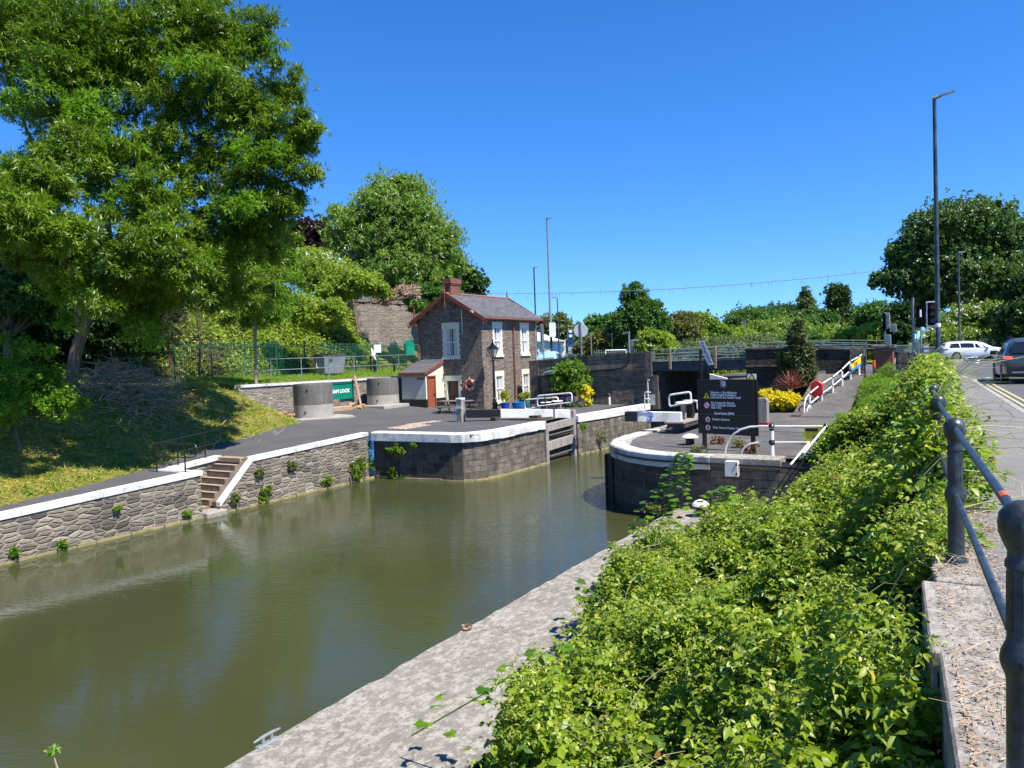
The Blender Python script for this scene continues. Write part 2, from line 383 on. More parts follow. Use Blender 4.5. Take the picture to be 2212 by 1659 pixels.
m_soil = flat('soil', (.06,.045,.028), .95, .35, 2, spec=.1, bump=.8)
m_lawn = NT('lawn', .95, .1); n = m_lawn
f = n.noise(1.1, 7, rough=.75); g = n.noise(18, 6, rough=.8)
c = n.ramp(f, [(.3, (.15,.17,.03)), (.5, (.25,.23,.06)), (.7, (.36,.28,.11))]); n.color(n.mix(.6, c, n.ramp(g, [(.3, .35), (.7, 1.)]), 'MULTIPLY')).bump(g, 1., .05); m_lawn = n.m

# water: olive silt under a rippled surface
n = NT('canal_water', .025, .5); n.b.inputs['IOR'].default_value = 1.333
n.color(n.ramp(n.noise(.12, 3), [(.35, (.046,.051,.019)), (.7, (.060,.065,.026))]))
rip = n.node('TexNoise', {'Vector': n.vm('MULTIPLY', n.node('VectorRotate', {'Vector': n.pos(), 'Angle': radians(-28)}, rotation_type='Z_AXIS').outputs[0], (3.0, 12.0, 1)), 'Scale': 1.0, 'Detail': 3.0, 'Roughness': .55, 'Distortion': .3}).outputs['Fac']
rip2 = n.node('TexNoise', {'Vector': n.vm('MULTIPLY', n.node('VectorRotate', {'Vector': n.pos(), 'Angle': radians(-12)}, rotation_type='Z_AXIS').outputs[0], (.9, 2.6, 1)), 'Scale': 1.0, 'Detail': 2.0}).outputs['Fac']
sx = n.node('SeparateXYZ', {0: n.pos()}).outputs
lee = n.node('MapRange', {0: sx[0], 1: -22.5, 2: -16.0, 3: .25, 4: 1.0}).outputs[0]
calm = n.math('ADD', n.ramp(n.noise(.22, 3), [(.42, .0), (.62, .9)]), n.math('MULTIPLY', n.math('SUBTRACT', sx[1], 14.0), .06), clamp=True)
n.bump(n.math('MULTIPLY', n.math('ADD', n.math('MULTIPLY', rip, n.math('ADD', n.math('MULTIPLY', calm, .95), .28)), n.math('MULTIPLY', rip2, .45)), lee), .36, .026)
m_water = n.m

# ------------------------------------------------------------------ ground and water
def zc(Y): return interp(Y, [(-60,-2.6), (0,-2.5), (10.9,-2.27), (17.1,-2.02), (19.6,-1.86), (25.7,-1.66), (90,-1.65)])
def xe(Y): return interp(Y, [(-60,-23.9), (0,-24.0), (11,-24.3), (14,-24.8), (16.5,-25.5), (19,-26.3), (21.3,-27.4), (24,-28.1), (27.5,-28.9), (28.8,-30.6), (30,-33.0), (99,-33.0)])
def plat(X, Y):
    z = zc(Y)
    return max(z, -1.65) + min(1, max(0, (-26-X)/7))*.55 if Y > 26 else z + min(1, max(0, (-26-X)/7))*.55*max(0, min(1, (Y-19)/7))
def zleft(X, Y):
    if 17.28 < Y < 19.42 and X > -24.72: return -3.9
    if X >= -33.0:
        z = plat(X, Y); d = max(0, xe(Y)-X); sl = 1.0 if Y < 26 else .75
        z += min(d, .35)*.25 + min(max(0, d-.35), 2.2)*.30*sl + max(0, d-2.55)*.60*sl; 
        z = min(z, .55 + .03*d) if Y < 32 else z
        return z + (.05*sin(X*2.1+Y*1.3) + .04*sin(Y*3.1-X))*min(1, d)
    if Y < 28.2: z33 = zleft(-33.0, Y)
    else: z33 = .5
    z = z33 + (-33-X)*.05
    if X < -38.4: z += min(1, (-38.4-X)/11)*5.2*(1 if X > -60 else 1)
    return z + .06*sin(X*1.7+Y*.9)*min(1, -33-X)
def grid(fn, xs, ys): 
    V = [(x, y, fn(x, y)) for y in ys for x in xs]; nx = len(xs)
    F = [(j*nx+i, j*nx+i+1, (j+1)*nx+i+1, (j+1)*nx+i) for j in range(len(ys)-1) for i in range(nx-1)]
    return V, F
def steps_(a, b, n): return [a+(b-a)*i/n for i in range(n+1)]
g = MB(); g.add(*grid(zleft, steps_(-33, -23.15, 40), [y for y in sorted(set(steps_(-40, 31, 142)+[17.2,17.27,17.3,19.4,19.43,19.5]))]))
g.add(*grid(lambda x, y: zleft(x-.001, y), steps_(-33, -90, 57), steps_(-40, 66, 106)))
g.add(*grid(lambda x, y: -1.72, [-23.15, -18.4], [26.8, 60])); g.add(*grid(lambda x, y: plat(x, y)-.05, steps_(-33, -18.4, 10), [31, 46, 60]))
tag(g.build('grass_bank', m_lawn), kind='structure')
# lockside asphalt
a = MB(); ys = steps_(-40, 26.7, 130); rows = []
for y in ys:
    e = xe(y) + .06*sin(y*5.1)+.05*sin(y*2.3); rows.append([(lerp(e, -23.3, i/8), y, plat(lerp(e, -23.3, i/8), y)+.022) for i in range(9)])
a.add([p for r in rows for p in r], [(j*9+i, j*9+i+1, (j+1)*9+i+1, (j+1)*9+i) for j in range(len(rows)-1) for i in range(8)
      if not (17.1 < (ys[j]+ys[j+1])/2 < 19.4 and rows[j][i+1][0] > -24.7)])
rows = []
for y in steps_(26.7, 43.6, 40):
    e = min(xe(y), -26) + .06*sin(y*5.1); rows.append([(lerp(e, -18.0, i/16), y, plat(lerp(e, -18.0, i/16), y)+.022) for i in range(17)])
a.add([p for r in rows for p in r], [(j*17+i, j*17+i+1, (j+1)*17+i+1, (j+1)*17+i) for j in range(len(rows)-1) for i in range(16)])
tag(a.build('lockside_path', m_path), kind='structure')
tag(MB().quad((-60,-60,WATER), (2,-60,WATER), (2,90,WATER), (-60,90,WATER)).build('water', m_water), kind='structure')
# one far ground sheet round the basin, out to the horizon
fz = -.35; R_ = 4000
gr = MB(); x0, x1, y0, y1 = -89, 0.4, -39, 99
for a_, b_ in (((-R_,-R_),(x0,R_)), ((x1,-R_),(R_,R_)), ((x0,-R_),(x1,y0)), ((x0,y1),(x1,R_))):
    gr.quad((a_[0],a_[1],fz), (b_[0],a_[1],fz), (b_[0],b_[1],fz), (a_[0],b_[1],fz))
gr.quad((-90,99,fz), (-90,64,-.3), (-38,64,-.3), (-38,99,fz))
m_fields = flat('far_fields', (.09,.12,.04), .95, .3, .02, spec=.1)
tag(gr.build('ground', m_fields), kind='structure')

# right quay, low concrete
q = MB(); pr = []
rng = random.Random(3)
for i in range(121):
    y = -8 + 30.9*i/120; pr.append((y, -8.0 + rng.uniform(-.02,.02) + (.05*max(0, sin(y*2.2+.6))**12)))
vs_, fs_ = [], []
for y, x in pr: vs_ += [(x+.0, y, WATER-1.5), (x, y, QUAY-.05), (x+.05, y, QUAY), (-5.2, y, QUAY+.02)]
for i in range(120):
    for k in range(3): fs_.append((i*4+k, i*4+k+1, (i+1)*4+k+1, (i+1)*4+k))
q.add(vs_, fs_); tag(q.build('quay', m_quay), kind='structure')

# ------------------------------------------------------------------ left bank wall with stairs
def wallbox(name, mat, a, b, label, cat, group=None): ...
t = thing('canal_wall', 'long rubble stone canal wall with white painted coping on the grassy bank, below the path', 'wall', (-23, 10, WATER))
w = MB(); ys = steps_(-40, 17.3, 60)
def zcop(Y): return interp(Y, [(-60,-2.55), (0,-2.45), (10.9,-2.22), (17.3,-1.97), (19.55,-1.80), (25.9,-1.55)])
def wallstrip(mb, y0, y1, n, xf, xb, ztop, zbot=WATER-1):
    for i in range(n):
        a_, b_ = lerp(y0, y1, i/n), lerp(y0, y1, (i+1)/n); za, zb = ztop(a_), ztop(b_)
        mb.add([(xf,a_,zbot),(xf,b_,zbot),(xf,b_,zb),(xf,a_,za),(xb,a_,zbot),(xb,b_,zbot),(xb,b_,zb),(xb,a_,za)],
               [(0,1,2,3),(5,4,7,6),(3,2,6,7)] + ([(0,3,7,4)] if i == 0 else []) + ([(1,5,6,2)] if i == n-1 else []))
wallstrip(w, -40, 17.3, 30, -23, -23.4, lambda y: zcop(y)-.16)
w.box((-23.4, 16.95, WATER-1), (-24.7, 17.3, -2.12))
wallstrip(w, 18.05, 25.9, 20, -23, -23.35, lambda y: min(zcop(y), lerp(-3.18, -1.80, (y-18.05)/1.5))-.155)
wallstrip(w, 17.3, 19.5, 4, -24.7, -25.0, lambda y: lerp(-2.05, -1.93, (y-17.3)/2.2))
w.build('wall', m_rub, t)
cp = MB()
for i in range(48):
    a_, b_ = -40+57.4*i/48, -40+57.4*(i+1)/48-.012; za, zb = zcop(a_), zcop(b_)
    cp.add([(-22.96,a_,za-.16),(-22.96,b_,zb-.16),(-22.96,b_,zb-.01),(-22.96,a_,za-.01),(-23.0,a_,za),(-23.0,b_,zb),(-23.42,b_,zb),(-23.42,a_,za),(-23.42,a_,za-.16),(-23.42,b_,zb-.16)],
           [(0,1,2,3),(3,2,5,4),(4,5,6,7),(7,6,9,8),(0,3,4,7,8),(1,9,6,5,2)])
cp.box((-23.43, 16.85, -2.10), (-24.98, 17.36, -1.975))
cp.add([(-25.0,17.37,-1.95),(-24.62,17.37,-1.95),(-24.62,19.5,-1.78),(-25.0,19.5,-1.78),(-25.0,17.37,-2.1),(-24.62,17.37,-2.1),(-24.62,19.5,-1.93),(-25.0,19.5,-1.93)],[(0,1,2,3),(0,4,5,1),(1,5,6,2),(2,6,7,3),(3,7,4,0)])
for i in range(6):
    a_, b_ = 19.56+6.38*i/6, 19.56+6.38*(i+1)/6-.012; za, zb = zcop(a_), zcop(b_)
    cp.add([(-22.96,a_,za-.155),(-22.96,b_,zb-.155),(-22.96,b_,zb-.01),(-22.96,a_,za-.01),(-23.0,a_,za),(-23.0,b_,zb),(-23.36,b_,zb),(-23.36,a_,za),(-23.36,a_,za-.155),(-23.36,b_,zb-.155)],
           [(0,1,2,3),(3,2,5,4),(4,5,6,7),(7,6,9,8),(0,3,4,7,8),(1,9,6,5,2)])
cp.add([(-22.955,18.02,-3.36),(-22.955,19.55,-1.955),(-22.955,19.55,-1.79),(-22.955,18.02,-3.19),(-23.17,18.02,-3.36),(-23.17,19.55,-1.955),(-23.17,19.55,-1.79),(-23.17,18.02,-3.19)],
       [(0,1,2,3),(3,2,6,7),(7,6,5,4),(0,3,7,4),(1,5,6,2)])
cp.build('coping', m_whitec, t)
br = MB(); br.add([(-23.175,18.03,-3.36),(-23.175,19.55,-1.96),(-23.175,19.55,-1.80),(-23.175,18.03,-3.20),(-23.42,18.03,-3.36),(-23.42,19.55,-1.96),(-23.42,19.55,-1.80),(-23.42,18.03,-3.20)],
       [(0,1,2,3),(3,2,6,7),(7,6,5,4),(0,3,7,4),(1,5,6,2)]); br.build('stair_edging', m_steps, t)
tl = MB(); rr = random.Random(5)
for i in range(80):
    a_ = -20+46.2*i/80
    if 17.2 < a_ < 18.1: continue
    tl.box((-22.99, a_, WATER-.1), (-22.93+rr.uniform(-.03,.02), a_+.56, WATER+.05+rr.uniform(0,.04)))
tl.build('footing', m_algae, t)
st = thing('stone_steps', 'flight of worn brown stone steps down to the water between the white copings', 'steps', (-24, 18.5, -3.4))
nst = 7
for k in range(nst):
    zt = -1.85 - k*.215; yk = 19.35 - k*.235
    s_ = MB().bbox((-24.69, yk-.235 if k < nst-1 else yk-.3, zt-.43), (-23.43, yk+(.3 if k == 0 else .02), zt-.215), .012)
    s_.build('step', m_steps, st)
n_ = MB().box((-24.69, 19.35, -1.99), (-23.43, 19.75, -1.835)); n_.build('landing', m_stepnose, st)
no = MB()
for k in range(1, nst+1):
    zt = -1.85 - k*.215; yk = 19.35 - k*.235; no.box((-24.69, yk-.005, zt+.002), (-23.43, yk+.22, zt+.008))
no.build('tread_wear', m_stepnose, st)
MB().bbox((-24.7, 17.3, WATER-.8), (-22.72, 18.15, -3.43), .03).build('bottom_ledge', m_slab, st)

# black handrail round the recess
hr = thing('handrail', 'black tubular handrail with looped ends beside the stone steps on the grassy bank', 'railing', (-24, 17, -1.95))
P1, P2, P3, P4 = Vector((-24.65,16.8,-2.0)), Vector((-23.3,16.95,-1.96)), Vector((-24.79,17.75,-1.93)), Vector((-24.9,19.0,-1.85))
H = Vector((0,0,.98)); Hm = Vector((0,0,.5))
for p in (P1, P2, P3, P4): MB().tube([p-Vector((0,0,.05)), p+H], .026, 8).build('post', m_black, hr, True); 
b = MB(); e = P2 + Vector((.55,.05,0))
b.tube([P1+H, P2+H, P2+H+Vector((.35,.03,0))] + arc(P2+Vector((.35,.03,.74)), .24, 75, -75, (1,.1,0), (0,0,1), 8) + [P2+Hm+Vector((.35,.03,0)), P1+Hm], .024, 8)
b.build('rail', m_black, hr, True)
b = MB(); dd = (P4-P3).normalized()
b.tube([P1+H, P3+H, P4+H, P4+H+dd*.55] + arc(P4+dd*.55+Vector((0,0,.74)), .24, 75, -75, dd, (0,0,1), 8) + [P4+Hm+dd*.55, P4+Hm, P3+Hm, P1+Hm], .024, 8)
b.build('rail', m_black, hr, True)

# ------------------------------------------------------------------ lock entrance walls (left)
t = thing('lock_wall', 'dark block-stone lock entrance wall with thick white coping and rounded corner, left of the water', 'wall', (-18.4, 26.5, WATER))
def path_wall(mb, pts, ztop, zbot):
    for i in range(len(pts)-1):
        a_, b_ = pts[i], pts[i+1]; mb.quad((a_[0],a_[1],zbot), (b_[0],b_[1],zbot), (b_[0],b_[1],ztop), (a_[0],a_[1],ztop))
cor = [(-23.05,26.35), (-21.5,26.42), (-20,26.46), (-18.9,26.5), (-18.45,26.62), (-18.1,26.95), (-17.85,27.5), (-17.65,28.3)]
front = [p for p in cor if p[0] <= -18.45]; side = [p for p in cor if p[0] >= -18.45]
mbF = MB(); path_wall(mbF, front, -1.98, WATER-1); mbF.build('front_face', m_darkblock, t)
mbS = MB(); path_wall(mbS, side + [(-17.6,32.2)], -1.98, WATER-1); path_wall(mbS, [(-17.6,32.2),(-17.95,32.2)], -1.98, WATER-1); path_wall(mbS, [(-17.95,32.2),(-17.95,35.3)], -1.98, WATER-1)
path_wall(mbS, [(-17.95,35.3),(-17.35,35.3),(-16.6,43.6)], -1.98, WATER-1); mbS.build('side_face', m_lock, t)
def coping_run(mb, pts, zt, th, over, back, jag=0):
    P = [Vector((p[0], p[1], 0)) for p in pts]; ins, out = [], []
    for i, p in enumerate(P):
        d = (P[min(i+1, len(P)-1)] - P[max(i-1, 0)]).normalized(); nrm = Vector((d.y, -d.x, 0))
        out.append(p + nrm*over); ins.append(p - nrm*back)
    for i in range(len(P)-1):
        a_, b_, c_, d_ = out[i], out[i+1], ins[i+1], ins[i]; z0, z1 = zt-th, zt; j1 = random.uniform(-jag, jag); j2 = random.uniform(-jag, jag)
        mb.add([(a_.x,a_.y,z0+j1),(b_.x,b_.y,z0+j2),(b_.x,b_.y,z1-.04),(a_.x,a_.y,z1-.04),(lerp(a_.x,d_.x,.08),lerp(a_.y,d_.y,.08),z1),(lerp(b_.x,c_.x,.08),lerp(b_.y,c_.y,.08),z1),(c_.x,c_.y,z1),(d_.x,d_.y,z1),(d_.x,d_.y,z0),(c_.x,c_.y,z0)],
               [(0,1,2,3),(3,2,5,4),(4,5,6,7),(7,6,9,8),(0,8,9,1)] + ([(0,3,4,7,8)] if i == 0 else []) + ([(1,9,6,5,2)] if i == len(P)-2 else []))
cm = MB(); coping_run(cm, cor[:4], LOCK+.08, .36, .16, .42, .02); coping_run(cm, cor[3:], LOCK+.08, .36, .16, .42, .02); coping_run(cm, [(-17.65,28.3),(-17.62,29.4),(-17.6,30.6),(-17.6,31.4),(-17.6,32.25)], LOCK+.08, .36, .1, .42, .03)
coping_run(cm, [(-17.35,35.3),(-17.1,38),(-16.85,41),(-16.6,43.58)], LOCK+.08, .36, .06, .45, .03)
cm.build('coping', m_whitec, t)
ft = MB(); rr = random.Random(8)
pts = cor + [(-17.6,32.2)]
for i in range(len(pts)-1):
    a_, b_ = Vector((*pts[i],0)), Vector((*pts[i+1],0)); L_ = (b_-a_).length; m_ = max(1, int(L_/.5)); d = (b_-a_)/L_; nr = Vector((d.y,-d.x,0))
    for k in range(m_):
        p0 = a_+d*(L_*k/m_); p1 = a_+d*(L_*(k+1)/m_); o = .05+rr.uniform(0,.05); z = WATER+.05+rr.uniform(0,.05)
        ft.add([tuple((p0-nr*.1)[:2])+(WATER-.3,), tuple((p1-nr*.1)[:2])+(WATER-.3,), tuple((p1+nr*o)[:2])+(WATER-.3,), tuple((p0+nr*o)[:2])+(WATER-.3,), tuple((p0-nr*.1)[:2])+(z,), tuple((p1-nr*.1)[:2])+(z,), tuple((p1+nr*o)[:2])+(z,), tuple((p0+nr*o)[:2])+(z,)], [(4,5,6,7),(3,2,6,7),(0,3,7,4),(1,2,6,5)])
for k in range(16):
    y = 35.4+.5*k; x = lerp(-17.35,-16.6,(y-35.3)/8.3); ft.box((x-.1,y,WATER-.3),(x+.06+rr.uniform(0,.05),y+.48,WATER+.05+rr.uniform(0,.05)))
ft.build('footing', m_algae, t)

# ------------------------------------------------------------------ right pier
t = thing('lock_pier', 'rounded lock pier with worn white coping and shade-darkened stone sides, right of the lock', 'pier', (-9, 24, WATER))
pier = [(-11.3,43.6), (-11.3,34), (-11.42,30), (-11.5,27.4), (-11.38,26.2), (-11.0,25.1), (-10.5,24.35), (-9.8,23.65), (-9.0,23.15), (-8.3,22.95), (-7.6,22.85), (-6.85,22.8)]
w = MB(); path_wall(w, pier[2:], -2.0, WATER-1); w.build('rounded_face', m_darkblock, t)
w = MB(); path_wall(w, pier[:3], -2.0, WATER-1); path_wall(w, [(-6.85,22.8),(-2.0,22.7)], LOCK-.04, WATER-1); build_split(w, 'rear_face', m_lock, t)
cm = MB(); coping_run(cm, pier[2:], LOCK+.05, .40, .1, .44, .03); cm.build('coping', m_whitec2, t)
cm = MB(); coping_run(cm, pier[:3], LOCK+.05, .3, .05, .35, .02); coping_run(cm, [(-6.83,22.8),(-4.8,22.75)], LOCK+.05, .28, .08, .6, .02); build_split(cm, 'stone_coping', m_slab, t)
cb_ = MB(); cb_.tube([(x+.03*(x>-9), y-.16, LOCK-.16) for x, y in pier[4:]] + [(-5.0,22.58,LOCK-.17), (-3.2,22.55,LOCK-.2)], .035, 8); cb_.build('cable', m_black, t, True)
cb_ = MB()
for dx in (0, .24): cb_.box((-11.28+dx,24.98,WATER-.5), (-11.22+dx,25.04,LOCK-.35))
for k in range(5): cb_.box((-11.22,24.99,WATER+.1+k*.38), (-11.04,25.03,WATER+.14+k*.38))
cb_.box((-11.28,25.045,WATER-.5),(-11.0,25.6,LOCK-.35))
cb_.build('ladder', m_black, t)
ps = MB(); ins = [(x+.5 if i < 6 else x+.25, y if i < 4 else y+.45) for i, (x, y) in enumerate(pier)]
ps.add([(x, y, LOCK) for x, y in ins] + [(-1.5,22.9+.4,LOCK), (-1.5,43.6,LOCK)], [tuple(range(len(ins)+2))])
tag(ps.build('pier_ground', m_pier), kind='structure')

# ------------------------------------------------------------------ more materials
m_cream = flat('cream_paint', (.72,.68,.50), .6, .05, 3, bump=.15)
m_creamb = NT('cream_brick', .7, .3); n = m_creamb
b_ = n.node('TexBrick', {'Vector': n.wall_uv(), 'Color1': (.60,.60,.52,1), 'Color2': (.54,.54,.47,1), 'Mortar': (.45,.45,.4,1), 'Scale': 1.0, 'Mortar Size': .008, 'Brick Width': .23, 'Row Height': .085})
n.color(b_.outputs[0]).bump(n.math('ADD', n.math('MULTIPLY', b_.outputs['Fac'], -1.), n.noise(20, 4)), 1., .03); m_creamb = n.m
m_brown = flat('brown_paint', (.24,.065,.035), .45, .2, 3)
m_doorb = flat('door_brown', (.30,.085,.04), .5, .12, 2)
m_darkdoor = flat('dark_door', (.07,.028,.02), .4, .2, 4)
m_slate = NT('roof_slate', .7, .35); n = m_slate
b_ = n.node('TexBrick', {'Vector': n.node('CombineXYZ', {0: n.node('SeparateXYZ', {0: n.pos()}).outputs[1], 1: n.math('MULTIPLY', n.node('SeparateXYZ', {0: n.pos()}).outputs[2], 1.9), 2: 0.0}).outputs[0], 'Color1': (.10,.095,.10,1), 'Color2': (.17,.155,.155,1), 'Mortar': (.04,.04,.04,1), 'Scale': 1.0, 'Mortar Size': .008, 'Brick Width': .25, 'Row Height': .2})
n.color(n.mix(.5, b_.outputs[0], n.ramp(n.noise(6, 6, rough=.75), [(.3, .45), (.7, 1.)]), 'MULTIPLY')).bump(n.math('MULTIPLY', b_.outputs['Fac'], -1.), .7, .02); m_slate = n.m
m_redbrick = NT('red_brick', .85, .25); n = m_redbrick
b_ = n.node('TexBrick', {'Vector': n.wall_uv(), 'Color1': (.30,.085,.05,1), 'Color2': (.19,.06,.04,1), 'Mortar': (.22,.18,.15,1), 'Scale': 1.0, 'Mortar Size': .009, 'Brick Width': .225, 'Row Height': .078})
n.color(n.mix(.5, b_.outputs[0], n.ramp(n.noise(8, 5), [(.3, .5), (.7, 1.)]), 'MULTIPLY')).bump(n.math('MULTIPLY', b_.outputs['Fac'], -1.), .6, .01); m_redbrick = n.m
m_glass = NT('window_glass', .06, .8); n = m_glass; n.color((.035,.04,.045)); m_glass = n.m
m_curtain = flat('net_curtain', (.55,.54,.50), .9, .15, 9)
m_sash = flat('sash_white', (.80,.80,.78), .4, .03)
m_steel = flat('painted_steel', (.035,.045,.06), .55, .35, 3)
m_galv = flat('galvanised', (.30,.33,.34), .45, .15, 8, metal=.55)
m_galvd = flat('grey_green_rail', (.20,.25,.23), .5, .2, 5, metal=.2)
m_wood = NT('weathered_wood', .85, .2); n = m_wood
f = n.node('TexNoise', {'Vector': n.vm('MULTIPLY', n.pos(), (9, 9, 1.2)), 'Scale': 1.0, 'Detail': 7.0, 'Roughness': .7}).outputs['Fac']
n.color(n.ramp(f, [(.3, (.16,.14,.12)), (.55, (.33,.30,.27)), (.75, (.45,.42,.38))])).bump(f, .6, .01); m_wood = n.m
m_woodd = flat('dark_timber', (.07,.055,.042), .8, .4, 5, spec=.2, bump=.5)
m_woodtan = flat('post_timber', (.30,.22,.13), .8, .2, 4, spec=.2)
m_green = flat('green_paint', (.0,.20,.12), .45, .15, 3)
m_greenf = flat('fence_green', (.01,.10,.055), .5, .2, 3)
m_red = flat('red_plastic', (.55,.02,.015), .35, .08, 3)
m_orange = flat('orange_ring', (.75,.13,.03), .5, .1, 3)
m_yellow = flat('sign_yellow', (.85,.66,.02), .5, .05)
m_tw = flat('lettering_white', (.80,.80,.80), .6, .03)
m_tb = flat('lettering_black', (.012,.012,.015), .6, .03)
m_blue = NT('blue_glaze', .22, .6); n = m_blue
n.color(n.ramp(n.noise(4, 4), [(.35, (.01,.10,.48)), (.6, (.02,.22,.55)), (.75, (.05,.22,.12))])); m_blue = n.m
m_blue2 = flat('cobalt_glaze', (.01,.06,.50), .2, .15, 4)
m_greeng = NT('green_glaze', .22, .6); n = m_greeng
n.color(n.ramp(n.noise(4, 4), [(.35, (.02,.12,.30)), (.5, (.05,.20,.10)), (.75, (.09,.20,.13))])); m_greeng = n.m
m_bark = NT('bark', .9, .15); n = m_bark
f = n.node('TexNoise', {'Vector': n.vm('MULTIPLY', n.pos(), (8, 8, 1.6)), 'Scale': 1.0, 'Detail': 7.0, 'Roughness': .7}).outputs['Fac']
n.color(n.ramp(f, [(.3, (.06,.05,.038)), (.6, (.17,.135,.10)), (.75, (.27,.22,.17))])).bump(f, .9, .03); m_bark = n.m
m_dead = flat('dead_twigs', (.42,.30,.20), .9, .3, 4, spec=.15)

def wall_holes(mb, ax, c, u0, u1, z0, z1, holes):
    us = sorted({u0, u1, *[h[0] for h in holes], *[h[1] for h in holes]}); zs = sorted({z0, z1, *[h[2] for h in holes], *[h[3] for h in holes]})
    for i in range(len(us)-1):
        for j in range(len(zs)-1):
            um, zm = (us[i]+us[i+1])/2, (zs[j]+zs[j+1])/2
            if any(h[0] < um < h[1] and h[2] < zm < h[3] for h in holes): continue
            P = [(us[i],zs[j]), (us[i+1],zs[j]), (us[i+1],zs[j+1]), (us[i],zs[j+1])]
            mb.quad(*[((c, u, z) if ax == 'x' else (u, c, z)) for u, z in P])

# ------------------------------------------------------------------ lock keeper's house
XR, XL, YF, YB, ZE, ZR, XM = -25.75, -30.55, 39.65, 46.45, 3.98, 5.45, -28.15
H_ = thing('lock_keepers_house', 'two-storey brown stone house with slate roof, brick chimney and cream window surrounds', 'house', (XM, 43, -1.65))
gw = (-28.50, -27.56, 1.62, 3.42); gd = (-28.46, -27.6, -1.72, .12)
lw = [(41.05,41.85,1.65,3.38), (44.45,45.25,1.65,3.38), (41.12,41.88,-1.28,.30), (44.5,45.26,-1.28,.30)]
w = MB(); wall_holes(w, 'y', YF, XL, XR, -2.0, ZE, [gw, gd]); w.quad((XL,YF,ZE), (XR,YF,ZE), (XM,YF,ZR-.02))
wall_holes(w, 'x', XR, YF, YB, -2.0, ZE, lw); w.quad((XL,YF,-2), (XL,YB,-2), (XL,YB,ZE), (XL,YF,ZE)); w.quad((XL,YB,-2), (XR,YB,-2), (XR,YB,ZE), (XL,YB,ZE)); w.quad((XL,YB,ZE), (XR,YB,ZE), (XM,YB,ZR))
w.build('wall', m_house, H_)
def fr(ax, c, sgn):
    """maps (u, out, z) to world: out = distance proud of the wall face"""
    return (lambda u, o, z: (c+sgn*o, u, z)) if ax == 'x' else (lambda u, o, z: (u, c+sgn*o, z))
def sash_window(parent, ax, c, sgn, h, curtain, lint=.33, name='window'):
    f = fr(ax, c, sgn); u0, u1, z0, z1 = h; B = lambda mb, a, b: mb.box(f(*a), f(*b))
    m = MB(); t_ = .055
    for a, b in (((u0,-.1,z0),(u0+t_,-.03,z1)), ((u1-t_,-.1,z0),(u1,-.03,z1)), ((u0+t_,-.1,z1-t_),(u1-t_,-.03,z1)), ((u0+t_,-.1,z0),(u1-t_,-.03,z0+.08))): B(m, a, b)
    zm = (z0+z1)/2; um = (u0+u1)/2
    B(m, (u0+t_,-.095,zm-.03), (u1-t_,-.035,zm+.03)); B(m, (um-.015,-.09,z0+.08), (um+.015,-.05,zm-.03)); B(m, (um-.015,-.09,zm+.03), (um+.015,-.05,z1-t_))
    wn_ = m.build(name, m_sash, parent)
    B2 = MB(); B(B2, (u0+t_,-.105,z0+.08), (u1-t_,-.1,z1-t_)); B2.build('pane', m_glass, wn_)
    if curtain:
        c1 = MB(); k = 9
        for (a, b) in ((u0+.06, u0+.06+.32*(u1-u0)), (u1-.06-.32*(u1-u0), u1-.06)):
            pts = [(lerp(a, b, i/k), -.098+.0015*(i % 2)) for i in range(k+1)]
            for i in range(k): c1.quad(f(pts[i][0],pts[i][1],z0+.09), f(pts[i+1][0],pts[i+1][1],z0+.09), f(pts[i+1][0],pts[i+1][1],z1-.06), f(pts[i][0],pts[i][1],z1-.06))
        c1.build('curtain', m_curtain, wn_)
    s = MB(); B(s, (u0-.2,-.16,z1), (u1+.2,.025,z1+lint)); nb = 11; hh = (z1-z0)/nb
    for i in range(nb):
        e = .14 if i % 2 else .2
        B(s, (u0-e,-.16,z0+i*hh), (u0,.022,z0+(i+1)*hh)); B(s, (u1,-.16,z0+i*hh), (u1+e,.022,z0+(i+1)*hh))
    s.build('surround', m_cream, wn_)
    s = MB(); B(s, (u0-.22,-.16,z0-.15), (u1+.22,.09,z0)); s.build('sill', m_cream, wn_)
sash_window(H_, 'y', YF, -1, gw, True)
for h in lw: sash_window(H_, 'x', XR, 1, h, True)
d = MB(); 
for i in range(6): d.box((lerp(gd[0],gd[1],i/6)+.004, YF+.16, gd[2]), (lerp(gd[0],gd[1],(i+1)/6)-.004, YF+.2, gd[3]))
dr = d.build('door', m_darkdoor, H_)
s = MB(); s.box((gd[0]-.24, YF-.025, gd[3]), (gd[1]+.24, YF+.2, gd[3]+.33))
for i in range(9):
    e = .14 if i % 2 else .22; a_ = lerp(gd[2], gd[3], i/9); b_ = lerp(gd[2], gd[3], (i+1)/9)
    s.box((gd[0]-e, YF-.022, a_), (gd[0], YF+.2, b_)); s.box((gd[1], YF-.022, a_), (gd[1]+e, YF+.2, b_))
s.build('door_surround', m_cream, dr); MB().tube([(gd[1]-.1,YF+.15,-.85),(gd[1]-.1,YF+.08,-.85)], .025).build('handle', m_galv, dr)
